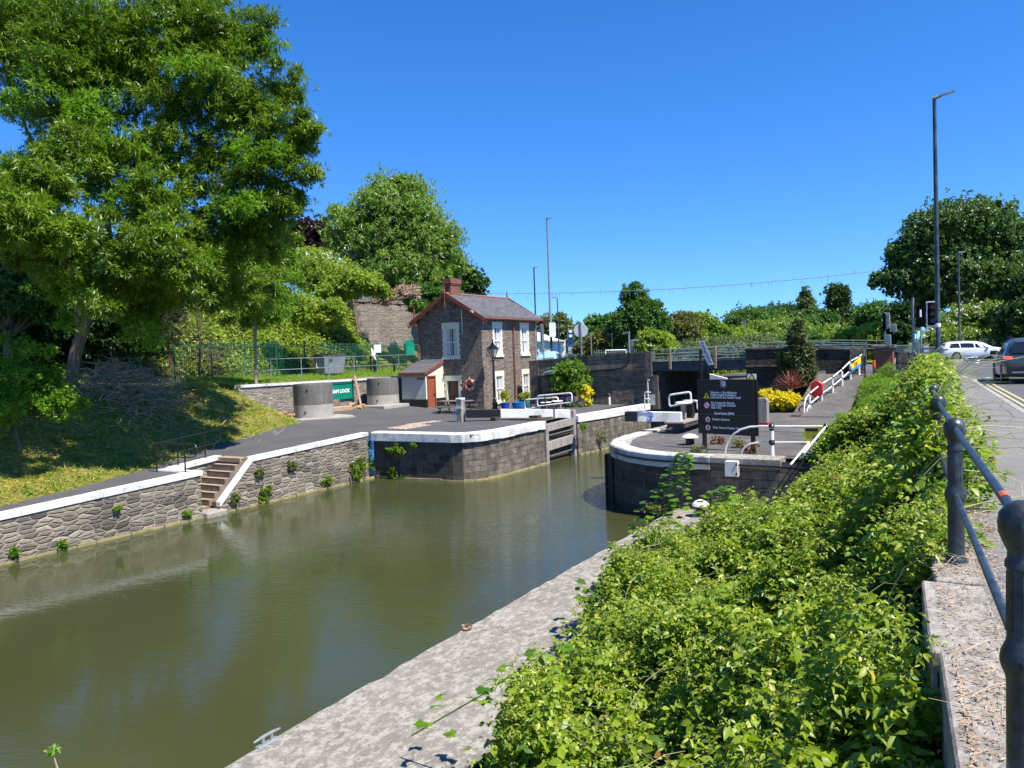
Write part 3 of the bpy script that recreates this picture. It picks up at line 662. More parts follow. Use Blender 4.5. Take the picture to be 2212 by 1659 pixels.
# roof
def roofslab(mb, xe_, ze, xr, zr, y0, y1, th=.07):
    mb.add([(xe_,y0,ze),(xe_,y1,ze),(xr,y1,zr),(xr,y0,zr),(xe_,y0,ze+th),(xe_,y1,ze+th),(xr,y1,zr+th),(xr,y0,zr+th)], [(0,1,2,3),(4,5,6,7),(0,1,5,4),(1,2,6,5),(2,3,7,6),(3,0,4,7)])
r = MB(); roofslab(r, -25.38, 3.93, XM, ZR+.03, 39.35, 46.8); roofslab(r, -30.92, 3.93, XM, ZR+.03, 39.35, 46.8)
rf = r.build('roof', m_slate, H_)
MB().tube([(XM,39.36,ZR+.11),(XM,46.79,ZR+.11)], .07, 6).build('ridge_tiles', flat('ridge_clay', (.30,.12,.07), .8, .25, 8), rf)
def barge(y, name='bargeboard'):
    m = MB()
    for sx in (1, -1):
        e = Vector((XM+sx*2.85, y, 3.80)); a = Vector((XM, y, ZR+.08)); d = (a-e).normalized(); nn = Vector((d.z*(-sx), 0, abs(d.x))); 
        m.beam(e, a, .045, .2, (0,0,1))
        # scalloped lower edge
        L_ = (a-e).length; top, bot = [], []
        for i in range(41):
            s_ = i/40; p = e+d*L_*s_; q = .14+.10*abs(sin(s_*pi*4))**.8; top.append(p-Vector((0,0,.05))); bot.append(p-Vector((0,0,q+.03)))
        for i in range(40): m.add([top[i]+Vector((0,-.012,0)), top[i+1]+Vector((0,-.012,0)), bot[i+1]+Vector((0,-.012,0)), bot[i]+Vector((0,-.012,0)), top[i]+Vector((0,.018,0)), top[i+1]+Vector((0,.018,0)), bot[i+1]+Vector((0,.018,0)), bot[i]+Vector((0,.018,0))], [(0,1,2,3),(7,6,5,4),(2,3,7,6)])
        m.tube(arc(e+Vector((sx*.02,0,-.13)), .11, 90, 90+sx*300, (1,0,0), (0,0,1), 14), .035, 6)
    return m.build(name, m_brown, rf)
barge(39.32); barge(46.83)
for y in (39.3, 46.8):
    MB().tube([(XM,y,ZR-.75),(XM,y,ZR+.1)], .035, 6).lathe([(.05,0),(.075,.05),(.05,.1),(.06,.16),(.03,.42),(.012,.62)], (XM,y,ZR+.08), 8).build('finial', m_brown, rf)
m = MB(); m.box((XR+.02,39.4,3.80), (XR+.33,46.75,3.93)); m.box((XL-.33,39.4,3.80), (XL-.02,46.75,3.93)); build_split(m, 'soffit', m_brown, rf)
m = MB(); m.tube([(-25.36,39.4,3.88),(-25.36,46.75,3.86)], .055, 8); m.build('gutter', m_brown, rf)
def dpipe(pts, **k): 
    m = MB(); m.tube(pts, .045, 8)
    return m
m = dpipe([(-25.4,43.3,3.83),(-25.55,43.3,3.66),(-25.64,43.3,3.5),(-25.66,43.3,-1.2),(-25.6,43.3,-1.3)])
for z in (3.3, 1.6, -.1, -1.1): m.lathe([(.06,0),(.06,.07)], (-25.66,43.3,z), 8)
m.build('downpipe', m_brown, H_)
m = dpipe([(-30.72,39.5,4.75),(-30.72,39.5,4.0),(-30.6,39.55,3.85),(-30.45,39.56,3.75),(-30.42,39.56,1.35)])
m.tube([(-30.72,39.5,4.75),(-30.72,39.5,4.05)], .06, 8)
m.build('downpipe', m_brown, H_)
ch = MB(); ch.box((-28.52,39.8,4.9), (-28.02,40.85,6.12)); ch.box((-28.57,39.75,6.12), (-27.97,40.9,6.2)); ch.box((-28.6,39.72,6.2),(-27.94,40.93,6.42)); ch.box((-28.55,39.77,6.42),(-27.99,40.88,6.5))
ch.build('chimney', m_redbrick, H_); 
MB().tube([(-27.0,39.42,4.7),(-27.0,39.42,3.0)], .022, 8).box((-27.05,39.38,4.68),(-26.93,39.65,4.78)).build('white_pole', m_sash, H_)
cv = MB(); cv.beam((-26.25,39.3,4.33),(-25.98,39.12,4.27), .1, .1); cv.tube([(-26.1,39.25,4.27),(-26.05,39.6,4.15)], .02, 6); cv.build('security_camera', flat('camera_case', (.6,.6,.56)), H_)
cv = MB(); cv.tube([(-28.1,39.62,4.7),(-28.0,39.62,4.4),(-27.85,39.62,3.8)], .008, 5); cv.tube([(-27.9,39.62,4.6),(-27.75,39.62,4.1),(-27.8,39.62,3.8)], .008, 5); cv.box((-27.85,39.58,4.5),(-27.65,39.66,4.72)); cv.tube([(-29.6,39.63,1.4),(-29.6,39.63,2.4)], .015, 5)
build_split(cv, 'wall_cable', flat('cable_grey', (.10,.10,.10)), H_)
cv = MB(); cv.tube([(-25.7,46.3,3.6),(-25.7,46.3,-1.4)], .02, 6); cv.box((-25.75,45.6,.95),(-25.6,45.85,1.15)); cv.box((-25.75,46.0,.8),(-25.62,46.2,1.0)); cv.tube([(-25.7,45.7,.95),(-25.7,45.7,.3)], .025, 6); cv.build('meter_pipes', flat('pipe_pale', (.5,.48,.44)), H_)

# lean-to shed
S_ = thing('lean_to_shed', 'small cream painted brick lean-to with brown door and slate roof against the house gable', 'shed', (-29.6, 38.6, -1.45))
w = MB(); w.quad((-30.55,37.75,-.9),(-28.69,37.75,-.9),(-28.69,37.75,.52),(-30.55,37.75,.52)); w.quad((-30.55,37.75,-.9),(-30.55,39.64,-.9),(-30.55,39.64,1.25),(-30.55,37.75,.52)); w.build('brick_wall', m_creamb, S_)
w = MB(); wall_holes(w, 'x', -28.69, 37.75, 39.64, -.9, .52, [(37.9,38.7,-.9,.45)]); w.quad((-28.69,37.75,.52),(-28.69,39.64,.52),(-28.69,39.64,1.27)); w.build('side_wall', m_cream, S_)
w = MB(); w.box((-30.57,37.73,-1.9),(-28.67,37.9,-.9)); w.box((-28.9,37.74,-1.9),(-28.668,37.895,-.902)); w.box((-28.9,38.705,-1.9),(-28.67,39.64,-.9)); w.box((-30.57,37.9,-1.9),(-30.3,39.64,-.9)); w.build('plinth', m_tb, S_)
d = MB()
for i in range(6): d.box((-28.76, lerp(37.92,38.68,i/6)+.004, -1.58), (-28.72, lerp(37.92,38.68,(i+1)/6)-.004, .42))
dr = d.build('door', m_doorb, S_); d = MB(); d.box((-28.72,37.86,-1.6),(-28.655,37.93,.5)); d.box((-28.72,38.67,-1.6),(-28.655,38.74,.5)); d.box((-28.72,37.84,.43),(-28.65,38.76,.52)); d.build('door_frame', m_brown, dr)
MB().box((-28.71,38.55,-.75),(-28.66,38.6,-.6)).build('handle', m_tb, dr)
r = MB(); th = .05
r.add([(-30.63,37.6,.68),(-28.62,37.6,.68),(-28.62,39.64,1.38),(-30.63,39.64,1.38),(-30.63,37.6,.74),(-28.62,37.6,.74),(-28.62,39.64,1.44),(-30.63,39.64,1.44)], [(0,1,2,3),(4,5,6,7),(0,1,5,4),(1,2,6,5),(2,3,7,6),(3,0,4,7)])
rf2 = r.build('roof', m_slate, S_)
m = MB(); m.box((-30.65,37.57,.52),(-28.6,37.598,.70)); m.beam((-28.6,37.6,.66),(-28.6,39.64,1.36),.04,.16); m.beam((-30.65,37.6,.66),(-30.65,39.64,1.36),.04,.16); m.build('fascia', m_brown, rf2)
MB().box((-30.6,39.55,1.43),(-28.65,39.645,1.49)).build('flashing', m_whitec, rf2)
MB().box((-29.3,37.7,.3),(-28.75,37.745,.4)).build('wall_bracket', m_brown, S_)
st_ = MB(); st_.box((-28.62,37.8,-1.66),(-28.3,38.8,-1.50)); st_.box((-28.6,38.9,-1.66),(-27.5,39.6,-1.56)); tag(st_.build('door_step', m_redbrick, None, loc=(-28.4,38.5,-1.65)), 'low red brick doorstep along the foot of the shed and house door', 'step')

# life ring on gable
L = ony((1500+967/2.7657)/1.82278, (1050+1285/2.7657)/1.82278, 39.55)
t = thing('lifebuoy', 'round orange lifebuoy with white bands hanging on the dark gable wall', 'lifebuoy', tuple(L))
m = MB(); m.tube(arc(L, .29, 0, 360, (1,0,0), (0,0,1), 28), .075, 10, cap=False); m.build('ring', m_orange, t, True)
for a in (45, 135, 225, 315): MB().tube(arc(L, .29, a-9, a+9, (1,0,0), (0,0,1), 4), .082, 10).build('band', m_white, t, True)
m = MB(); m.tube(arc(L+Vector((.05,-.05,0)), .36, 0, 360, (1,0,0), (0,0,1), 20), .012, 6, cap=False); m.tube([L+Vector((0,0,.38)), L+Vector((0,0,.5))], .012, 6); m.build('rope', m_white, t, True)
MB().lathe([(.0,0),(.17,0),(.17,.03),(0,.03)], L+Vector((0,.05,0)), 10).build('hub_disc', flat('teal', (.01,.12,.2)), t)

# ------------------------------------------------------------------ bridge
B_ = thing('road_bridge', 'road bridge of dark stone abutments with a flat steel span and railings across the lock', 'bridge', (-14, 43.6, -1.65))
def xwall(mb, x0, x1, y0, y1, zb, zt, n=12):
    for i in range(n):
        a_, b_ = lerp(x0,x1,i/n), lerp(x0,x1,(i+1)/n); za, zb_ = zt(a_), zt(b_)
        mb.add([(a_,y0,zb),(b_,y0,zb),(b_,y0,zb_),(a_,y0,za),(a_,y1,zb),(b_,y1,zb),(b_,y1,zb_),(a_,y1,za)], [(0,1,2,3),(5,4,7,6),(3,2,6,7)] + ([(0,3,7,4)] if i == 0 else []) + ([(1,5,6,2)] if i == n-1 else []))
ztl = lambda x: interp(x, [(-24.6,1.08), (-22,1.24), (-20,1.33), (-18,1.38), (-16.4,1.40)])
led = lambda x: interp(x, [(-24.6,.2), (-20,.42), (-16.4,.50)])
w = MB(); xwall(w, -24.6, -16.8, 43.62, 44.1, -1.9, led); w.build('abutment_wall', m_bridge, B_, label='lower rubble face left of the lock')
w = MB(); xwall(w, -24.6, -16.8, 43.6, 44.1, .1, ztl); w.build('parapet_wall', m_bridgeash, B_)
w = MB(); xwall(w, -24.6, -16.72, 43.54, 44.16, 1.0, lambda x: ztl(x)+.09); 
w = MB()
for i in range(10):
    a_, b_ = lerp(-24.6,-16.75,i/10), lerp(-24.6,-16.75,(i+1)/10)-.012
    w.add([(x, y, z) for x in (a_, b_) for y in (43.55, 44.15) for z in (ztl(x)+.002, ztl(x)+.10)], [(0,1,3,2),(4,6,7,5),(0,4,5,1),(2,3,7,6),(1,5,7,3),(0,2,6,4)])
w.build('parapet_coping', m_quoin, B_)
w = MB(); w.beam((-24.5,43.58,.2),(-20,43.58,.43),.14,.07); w.beam((-20,43.58,.43),(-16.7,43.58,.50),.14,.08); w.build('string_course', m_quoin, B_)
w = MB(); w.box((-16.8,43.5,-1.7),(-16.42,44.15,1.5)); w.box((-16.42,43.45,-1.9),(-16.05,44.1,.08)); w.box((-24.7,43.5,-1.9),(-24.05,44.12,1.18)); w.box((-23.75,43.55,-1.9),(-23.35,43.7,-.1)); build_split(w, 'corner_pier', m_quoin, B_)
w = MB(); w.box((-17.5,44.1,WATER-1),(-16.1,54,.36)); w.build('left_abutment', m_bridge, B_)
w = MB(); w.box((-10.95,44.0,WATER-1),(-9,54,.36)); w.build('right_abutment', m_bridge, B_)
ztr = lambda x: interp(x, [(-10.95,1.42), (-8,1.38), (-5.2,1.18)])
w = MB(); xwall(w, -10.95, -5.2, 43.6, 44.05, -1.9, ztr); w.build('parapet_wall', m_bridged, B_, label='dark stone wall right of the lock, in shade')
w = MB()
for i in range(7):
    a_, b_ = lerp(-10.95,-5.2,i/7), lerp(-10.95,-5.2,(i+1)/7)-.012
    w.add([(x, y, z) for x in (a_, b_) for y in (43.55, 44.1) for z in (ztr(x)+.002, ztr(x)+.09)], [(0,1,3,2),(4,6,7,5),(0,4,5,1),(2,3,7,6),(1,5,7,3),(0,2,6,4)])
w.build('parapet_coping', m_quoin, B_)
MB().box((-10.95,43.5,.46),(-9.0,43.6,.54)).build('string_course', m_quoin, B_)
MB().box((-5.6,43.4,-.3),(-4.95,44.1,1.22)).build('end_pier', m_bridge, B_)
g_ = MB(); g_.box((-16.4,43.7,.40),(-10.95,43.75,.86)); g_.box((-16.4,43.6,.36),(-10.95,43.95,.40)); g_.box((-16.4,43.6,.86),(-10.95,43.95,.90)); g_.box((-16.4,53.5,.3),(-10.95,53.9,.9))
for x in (-15.3,-14,-12.65,-11.4): g_.box((x-.02,43.62,.40),(x+.02,43.70,.86))
g_.box((-16.4,43.95,.30),(-10.95,53.5,.42)); g_.build('girder', m_steel, B_)
for x in (-15.3, -12.65): MB().bbox((x-.07,43.48,.44),(x+.07,43.6,1.66),.01).build('post', m_woodtan, B_)
r_ = MB()
for z in (1.60, 1.34, 1.16, .99): r_.tube([(-16.4,43.66,z),(-10.95,43.66,z+.02)], .035, 6)
for x in (-16.3,-14.0,-11.1): r_.tube([(x,43.66,.88),(x,43.66,1.62)], .03, 6)
r_.build('railing', m_galvd, B_)
r_ = MB(); zr = lambda x: interp(x, [(-22,1.45), (-17,1.62), (-11,1.82), (-8,1.80), (-4.5,1.62)])
xs = steps_(-18, -4.8, 14)
for dz in (0, -.27, -.5): r_.tube([(x, 53.2, zr(x)+dz) for x in xs], .03, 6)
for x in xs[::2]: r_.box((x-.035,53.17,.4),(x+.035,53.23,zr(x)))
r_.build('far_railing', m_galvd, B_)
r_ = MB()
for dz in (.32, .12): r_.tube([(x, 44.7, ztr(x)+dz+.04) for x in steps_(-10.9,-4.9,8)], .028, 6)
for x in steps_(-10.4,-5,5): r_.box((x-.03,44.67,.4),(x+.03,44.73,ztr(x)+.36))
r_.build('inner_railing', m_galvd, B_)
d = MB(); p = [(-3,44.1,-.06),(-5,44.1,.05),(-10.5,44.1,.44),(-17,44.1,.44),(-22,44.1,.3),(-30,44.3,.25),(-37.9,44.6,.25)]
for i in range(len(p)-1): d.quad((p[i][0],p[i][1]-.02,p[i][2]),(p[i][0],56,p[i][2]),(p[i+1][0],56,p[i+1][2]),(p[i+1][0],p[i+1][1]-.02,p[i+1][2]))
d2 = MB()
for i in range(len(p)-1):
    if p[i][0] <= -22 or p[i+1][0] < -24.7: y0_ = 46.6
    else: y0_ = 44.1
    d2.quad((p[i][0],y0_,p[i][2]),(p[i][0],56,p[i][2]),(p[i+1][0],56,p[i+1][2]),(p[i+1][0],y0_,p[i+1][2]))
tag(d2.build('bridge_road', m_road), kind='structure')
# cable drooping on the wall
c_ = MB(); c_.tube([ony((2050+x/3.0157)/1.82278,(1250+y/3.0157)/1.82278,43.5) for x, y in ((1285,420),(1280,520),(1245,580),(1180,605),(860,635),(500,665),(160,710))], .045, 7)
tag(c_.build('black_cable', m_black, None, True, loc=(-18,43.5,1)), 'thick black cable drooping along the bridge wall left of the lock', 'cable')
c_ = MB(); pts = [ony((2050+x/3.0157)/1.82278,(1250+y/3.0157)/1.82278,43.3) for x, y in ((255,690),(300,655),(380,640),(460,660))]; c_.tube(pts, .05, 6); c_.tube([p+Vector((0,.1,.05)) for p in pts], .04, 6)
tag(c_.build('blue_pipe', flat('pale_blue', (.15,.32,.45)), None, True, loc=(-23.5,43.3,.5)), 'short pale blue pipe over a ledge on the left end of bridge wall', 'pipe')
# far quay seen under the span
t = thing('far_quay', 'sunlit stone quay wall with steps seen under the bridge beyond the lock', 'quay', (-14, 60, -1.3))
MB().box((-22.7,60,WATER-1),(-4,150,-1.25)).build('wall', m_lock, t)
MB().box((-22.7,59.95,-1.3),(-4,60.2,-1.2)).build('coping', m_quoin, t)
s_ = MB()
for k in range(5): s_.box((-21.6+.05*k,59.4-k*.3,-1.35-.24*(k+1)),(-19.2,59.95-k*.3,-1.35-.24*k))
s_.build('steps', m_redbrick, t)
w = MB(); w.tube([(-22.3,60.2,-1.2),(-22.3,60.2,-.4),(-21.6,60.2,-.3),(-21.8,60.3,-1.0)], .06, 6); w.tube([(-18.9,60.2,-1.2),(-18.9,60.2,.3)], .06, 6); w.tube([(-18.9,60.2,.3),(-19.4,60.2,-.7)], .08, 6); build_split(w, 'railing', m_white, t)
MB().beam(ony((2600+430/2.7657)/1.82278,(1250+615/2.7657)/1.82278,62),ony((2600+720/2.7657)/1.82278,(1250+690/2.7657)/1.82278,62),.4,.42).build('white_beam', m_white, t)

def cD(x0, y0, sc, x, y): return (x0+x/sc)/1.82278, (y0+y/sc)/1.82278
def C3(x, y): return cD(900,1200,2.765,x,y)
def C4(x, y): return cD(1500,1050,2.7657,x,y)
def C5(x, y): return cD(2050,1250,3.0157,x,y)
def C6(x, y): return cD(2600,1250,2.7657,x,y)
def C7(x, y): return cD(3000,1050,2.1434,x,y)
def C1(x, y): return cD(2350,1550,2.212,x,y)
def CB(x, y): return cD(1800,1540,2.54,x,y)
def CR(x, y): return cD(2500,1400,825/260,x,y)

# ------------------------------------------------------------------ lock gates and balance beams
t = thing('lock_gate', 'left lock gate of grey weathered timber with long black-ended white balance beam', 'lock gate', (-17.6, 34, LOCK))
m = MB(); m.bbox((-17.72,35.1,WATER-.6),(-17.45,35.42,-1.28),.02); m.build('gate_post', m_wood, t)
m = MB(); m.bbox((-17.74,32.2,WATER-.6),(-17.48,32.45,-1.72),.02); m.build('gate_post', m_wood, t)
for za, zb in ((-2.06,-1.72), (-2.98,-2.58)):
    m = MB(); m.beam((-17.6,32.45,(za+zb)/2-.03),(-17.58,35.1,(za+zb)/2+.05),.2,zb-za); m.build('gate_rail', m_wood, t)
m = MB()
for i in range(14): m.box((-17.80,lerp(32.4,35.2,i/14)+.01,WATER-.6),(-17.72,lerp(32.4,35.2,(i+1)/14)-.01,-1.9))
m.build('planking', m_woodd, t)
for z in (-2.3, -3.3): MB().beam((-17.6,32.45,z),(-17.55,35.1,z+.05),.05,.05).build('iron_bar', m_galv, t)
bl, brr = Vector((-21.9,32.0,-1.23)), Vector((-17.7,35.15,-1.42))
kk = bl.lerp(brr, .33); bl2 = bl - (brr-bl).normalized()*.0
m = MB(); m.beam(bl2, kk, .36, .40); m.build('beam_end', m_black, t, bevel=.02)
m = MB(); a = kk; b = brr; d = (b-a).normalized(); s_ = d.cross(Vector((0,0,1))).normalized()*.19; u_ = Vector((0,0,1))
m.add([a-s_-u_*.21,a+s_-u_*.21,a+s_+u_*.21,a-s_+u_*.21,b-s_-u_*.24,b+s_-u_*.24,b+s_+u_*.16,b-s_+u_*.16],[(0,1,2,3),(7,6,5,4),(4,5,1,0),(5,6,2,1),(6,7,3,2),(7,4,0,3)])
m.build('balance_beam', m_white, t)
MB().box((-20.75,32.45,-1.63),(-20.45,32.85,-1.44)).build('beam_rest', m_woodd, t)
m = MB(); q = kk.lerp(brr,.77); m.beam(q+Vector((.12,-.17,.22)), q+Vector((.12,-.17,-.9)), .05,.03); m.tube([q+Vector((.1,-.1,.2)), q+Vector((-.1,.1,.26))],.04,6); m.build('strap', flat('rust', (.10,.045,.03)), t)
t = thing('mooring_post', 'square grey timber post with white top and blue rope near the picnic table', 'post', (-22.15,31.9,LOCK))
m = MB(); m.bbox((-22.30,31.75,-1.65),(-21.98,32.07,-.52),.015); m.build('post', m_wood, t)
m = MB(); m.bbox((-22.32,31.73,-.52),(-21.96,32.09,-.44),.02); m.box((-22.33,31.72,-.98),(-21.95,31.75,-.86)); build_split(m, 'cap', m_white, t)
rb = flat('blue_rope', (.02,.08,.45)); m = MB(); pp = Vector((-22.2,31.72,-.95)); m.tube([pp+Vector((-.13,-.03,0)), pp+Vector((-.17,-.06,-.15)), pp+Vector((-.12,-.05,-.3)), pp+Vector((-.2,-.05,-.42)), pp+Vector((-.1,-.06,-.55))], .022, 6); m.build('rope', rb, t, True)

t = thing('lock_gate', 'right lock gate walkway with short black-ended white balance beam beside the pier', 'lock gate', (-10.5, 28, LOCK))
A = onz(*C5(1120,1175), -1.02); Bq = onz(*C5(1230,1178), -1.02); Cq = onz(*C5(1900,1180), -1.02)
Bq = onz(*C5(1235,1178), -1.0); d = (Cq-Bq); d.z = 0; dn = d.normalized(); s_ = Vector((-dn.y, dn.x, 0))
wdt = .42
def hexa(mb, a, b, wl, h0, h1, h2, h3):
    mb.add([a+u_*h0, a+s_*wl+u_*h0, a+s_*wl+u_*h1, a+u_*h1, b+u_*h2, b+s_*wl+u_*h2, b+s_*wl+u_*h3, b+u_*h3],[(0,1,2,3),(7,6,5,4),(4,5,1,0),(5,6,2,1),(6,7,3,2),(7,4,0,3)])
K = Bq.lerp(Cq, .235)
m = MB(); hexa(m, Bq, K, wdt, -.19, .19, -.19, .185); m.build('beam_end', m_black, t, bevel=.015)
m = MB(); hexa(m, K, Cq, wdt, -.19, .185, -.18, .16); m.build('balance_beam', m_white, t)
m = MB(); r0 = K.lerp(Cq,.02)-s_*.02+u_*.2; pts = [r0, r0+dn*.3+Vector((0,0,.02)), r0+dn*.55-Vector((0,0,.05)), r0+dn*.6-s_*.02-Vector((0,0,.2)), r0+dn*.47-s_*.02-Vector((0,0,.2))]
m.tube(pts, .018, 6); m.tube([p-s_*.02 for p in arc(r0+dn*.45-Vector((0,0,.28)), .08, 0, 360, dn, (0,0,1), 10)], .014, 5, cap=False); m.build('rope', rb, t, True)
m = MB(); x0 = -10.4
for i in range(5): m.box((x0+.16*i, 28.7, -1.25), (x0+.16*i+.145, 34.5, -1.19))
m.build('walkway', m_wood, t)
m = MB(); m.box((x0+.05, 28.9, -1.42), (x0+.75, 34.4, -1.25)); m.build('gate_top', m_woodd, t)
def loop_rail(parent, pts4, r=.033, name='rail', mat=None):
    bl_, br_, tr_, tl_ = [Vector(p) for p in pts4]; P = []
    cs = [bl_, br_, tr_, tl_]
    for i in range(4):
        c = cs[i]; pv = cs[i-1]; nx = cs[(i+1)%4]; k = .14
        a_ = c+(pv-c).normalized()*k; b_ = c+(nx-c).normalized()*k
        for j in range(5): tt = j/4; P.append(a_.lerp(c, tt).lerp(c.lerp(b_, tt), tt))
    P.append(P[0]); m = MB(); m.tube(P, r, 8, cap=False); return m.build(name, mat or m_white, parent, True)
Yr = 33.9
loop_rail(t, [ony(*CR(430,640),Yr), ony(*CR(700,575),Yr), ony(*CR(695,455),Yr), ony(*CR(425,495),Yr)], .05)
for x in (490, 640):
    a = ony(*CR(x,485 if x==490 else 462),Yr); b = Vector((a.x,a.y,-1.25)); m = MB(); m.tube([b,a],.03,6)
    m.build('post', m_black, t)
loop_rail(t, [ony(*CR(780,680),34.4), ony(*CR(860,670),34.4), ony(*CR(860,545),34.4), ony(*CR(775,560),34.4)], .045)
t2 = thing('paddle_gear', 'white capped paddle gear pedestals on the right gate walkway beside the black sign board', 'winding gear', (-10,30.5,-1.2))
for (x, yb, yt) in ((610,795,590), (685,770,570)):
    b = onz(*CR(x,yb), -1.19); tt = ony(*CR(x,yt), b.y)
    m = MB(); m.bbox((b.x-.09,b.y-.09,-1.19),(b.x+.09,b.y+.09,tt.z-.03),.01); m.build('pedestal', m_wood if x<650 else m_galv, t2)
    MB().lathe([(.0,-.04),(.30,-.04),(.34,0),(.30,.04),(.0,.04)], (tt.x,tt.y,tt.z), 16).build('cap', m_white, t2, True)
b = onz(*CR(680,780), -1.19); m = MB(); m.bbox((b.x-.17,b.y-.1,-1.19),(b.x+.17,b.y+.15,-.62),.02); m.build('gear_box', m_black, t2)
b = onz(*CR(725,755), -1.19); m = MB(); m.lathe([(.07,0),(.09,.05),(.09,.18),(.05,.25)], b, 10); m.build('roller', flat('navy', (.01,.01,.03)), t2)

# left lock gear: looped railings and paddle stands
t = thing('gate_railing', 'two looped white tubular railings on black posts in front of the blue pots', 'railing', (-21, 38.7, LOCK))
Yl = 38.2
loop_rail(t, [ony(*CB(680,185),Yl+.6), ony(*CB(1010,122),Yl+.6), ony(*CB(1010,60),Yl+.6), ony(*CB(675,88),Yl+.6)], .04)
loop_rail(t, [ony(*CB(803,152),Yl), ony(*CB(1148,112),Yl), ony(*CB(1145,18),Yl), ony(*CB(803,48),Yl)], .045)
for x, yb, yt, yy in ((736,197,88,Yl+.6), (878,200,42,Yl), (1078,207,25,Yl), (945,190,62,Yl+.6)):
    a = ony(*CB(x,yt),yy); MB().tube([(a.x,a.y,LOCK),(a.x,a.y,a.z+.05)],.035,6).build('post', m_black, t)
t2 = thing('paddle_gear', 'pair of white capped paddle stands inside the looped railings by the house', 'winding gear', (-20.4,38.6,LOCK))
for x, yt in ((890,113), (1000,100)):
    a = ony(*CB(x,yt),38.75)
    for dx in (-.12, .16): MB().box((a.x+dx-.06,38.7,LOCK),(a.x+dx+.06,38.85,a.z-.2)).build('leg', m_wood, t2)
    MB().lathe([(0,-.03),(.30,-.03),(.34,0),(.30,.03),(0,.03)], a, 16).build('cap', m_white, t2, True)
m = MB(); a = ony(*CB(860,150),38.9); m.lathe([(.0,0),(.25,0),(.25,.12),(0,.12)], (a.x,a.y,-1.1), 12); m.box((a.x-.1,38.8,LOCK),(a.x+.1,39,-1.1)); m.build('gear_wheel', m_black, t2)
m = MB(); m.box((-20.0,32.95,-1.66),(-18.3,34.6,-1.56)); m.box((-19.2,33.6,-1.56),(-18.7,34.0,-1.45)); tag(m.build('anchor_plate', m_woodd, None, loc=(-19,33.7,-1.65)), 'dark flat iron anchor plate on the asphalt beneath the white balance beam', 'plate')
# post by bridge + ladder hoops
m = MB(); a = onz(*C5(1055,1040), LOCK); m.tube([a, a+Vector((0,0,.55))], .08, 8); o = m.build('bollard', m_white, None, loc=tuple(a))
MB().lathe([(.08,.5),(.10,.56),(.09,.66),(.03,.72)], a, 8).build('cap', flat('rust_brown', (.10,.05,.04)), o)
tag(o, 'small white bollard with brown top on the asphalt before the bridge wall', 'bollard')
t = thing('ladder_hoop', 'white tubular ladder hoops at the lock edge below the bridge corner', 'ladder', tuple(onz(*C5(1475,1050), LOCK)))
Yh = 42.7; P = lambda x, y, yy=Yh: ony(*C5(x,y),yy)
for i, pts in enumerate([[(1475,1050),(1475,900),(1490,885),(1545,890)], [(1515,1000),(1510,745),(1530,742)], [(1475,965),(1540,970)]]):
    MB().tube([P(*p, Yh+.3*(i==1)) for p in pts], .035, 6).build('hoop', m_white, t)
pb = MB(); a = P(1455,1045); b = P(1540,925); pb.box((a.x,43.44,LOCK),(b.x,43.5,b.z)); tag(pb.build('painted_patch', m_whitec2, None, loc=(a.x,43.5,LOCK)), 'patch of flaking white paint at the foot of the bridge corner', 'paint patch')

# ------------------------------------------------------------------ lamp, pots, table
lb = Vector((-24.8, 39.35, LOCK)); ltop = ony(*C4(1208,820), 39.35).z; lz = ony(*C4(1215,990), 39.35).z
t = thing('street_lamp', 'black ornamental lamp post with tapering glass lantern at the house corner', 'lamp post', tuple(lb))
hz = lz - LOCK
MB().lathe([(.20,0),(.20,.08),(.15,.12),(.15,.35),(.18,.38),(.18,.43),(.12,.48),(.11,.62),(.14,.65),(.10,.7),(.085,.75),(.08,hz*.55),(.10,hz*.56),(.075,hz*.58),(.06,hz-.16),(.11,hz-.13),(.06,hz-.06),(.10,hz)], lb, 12).build('post', m_black, t, True)
gl = NT('lantern_glass', .1, .6); gl.color((.30,.30,.27)); gl.b.inputs['Alpha'].default_value = .55; gl = gl.m
H0 = lz+.0; 
def frustum(mb, c, z0, r0, z1, r1, n=4, rot=45):
    P = [(c.x+r*cos(radians(rot+360*i/n)), c.y+r*sin(radians(rot+360*i/n)), z) for z, r in ((z0,r0),(z1,r1)) for i in range(n)]
    return mb.add(P, [(i,(i+1)%n,n+(i+1)%n,n+i) for i in range(n)] + [tuple(range(n)), tuple(range(n,2*n))])
ln = frustum(MB(), lb, lz, .13, lz+.52, .36).build('lantern', gl, t)
m = MB()
for i in range(4):
    a_ = radians(45+90*i); m.tube([(lb.x+.135*cos(a_),lb.y+.135*sin(a_),lz),(lb.x+.37*cos(a_),lb.y+.37*sin(a_),lz+.53)], .02, 4)
    b_ = radians(135+90*i); m.tube([(lb.x+.37*cos(a_),lb.y+.37*sin(a_),lz+.53),(lb.x+.37*cos(b_),lb.y+.37*sin(b_),lz+.53)], .022, 4)
m.build('lantern_frame', m_black, ln)
m = MB(); frustum(m, lb, lz+.53, .40, lz+.76, .13); frustum(m, lb, lz+.76, .10, lz+.84, .13); m.lathe([(.05,0),(.07,.05),(.03,.1),(.05,.14),(.01,.28)], (lb.x,lb.y,lz+.84), 8); m.build('lantern_cap', m_black, ln)
MB().tube([(lb.x-.25,lb.y,lz-.2),(lb.x+.25,lb.y,lz-.2)], .02, 6).build('ladder_bar', m_black, t)
m = MB(); a = ony(*C4(1163,985), 39.5); m.tube([(a.x,a.y,a.z+.2),(a.x-.03,a.y-.12,a.z+.1),(a.x,a.y,a.z)], .03, 6); m.tube([a, a+Vector((0,.12,0))], .03, 6); tag(m.build('wall_bracket', m_black, None, loc=tuple(a)), 'small black iron bracket on the house corner behind the lamp', 'bracket')

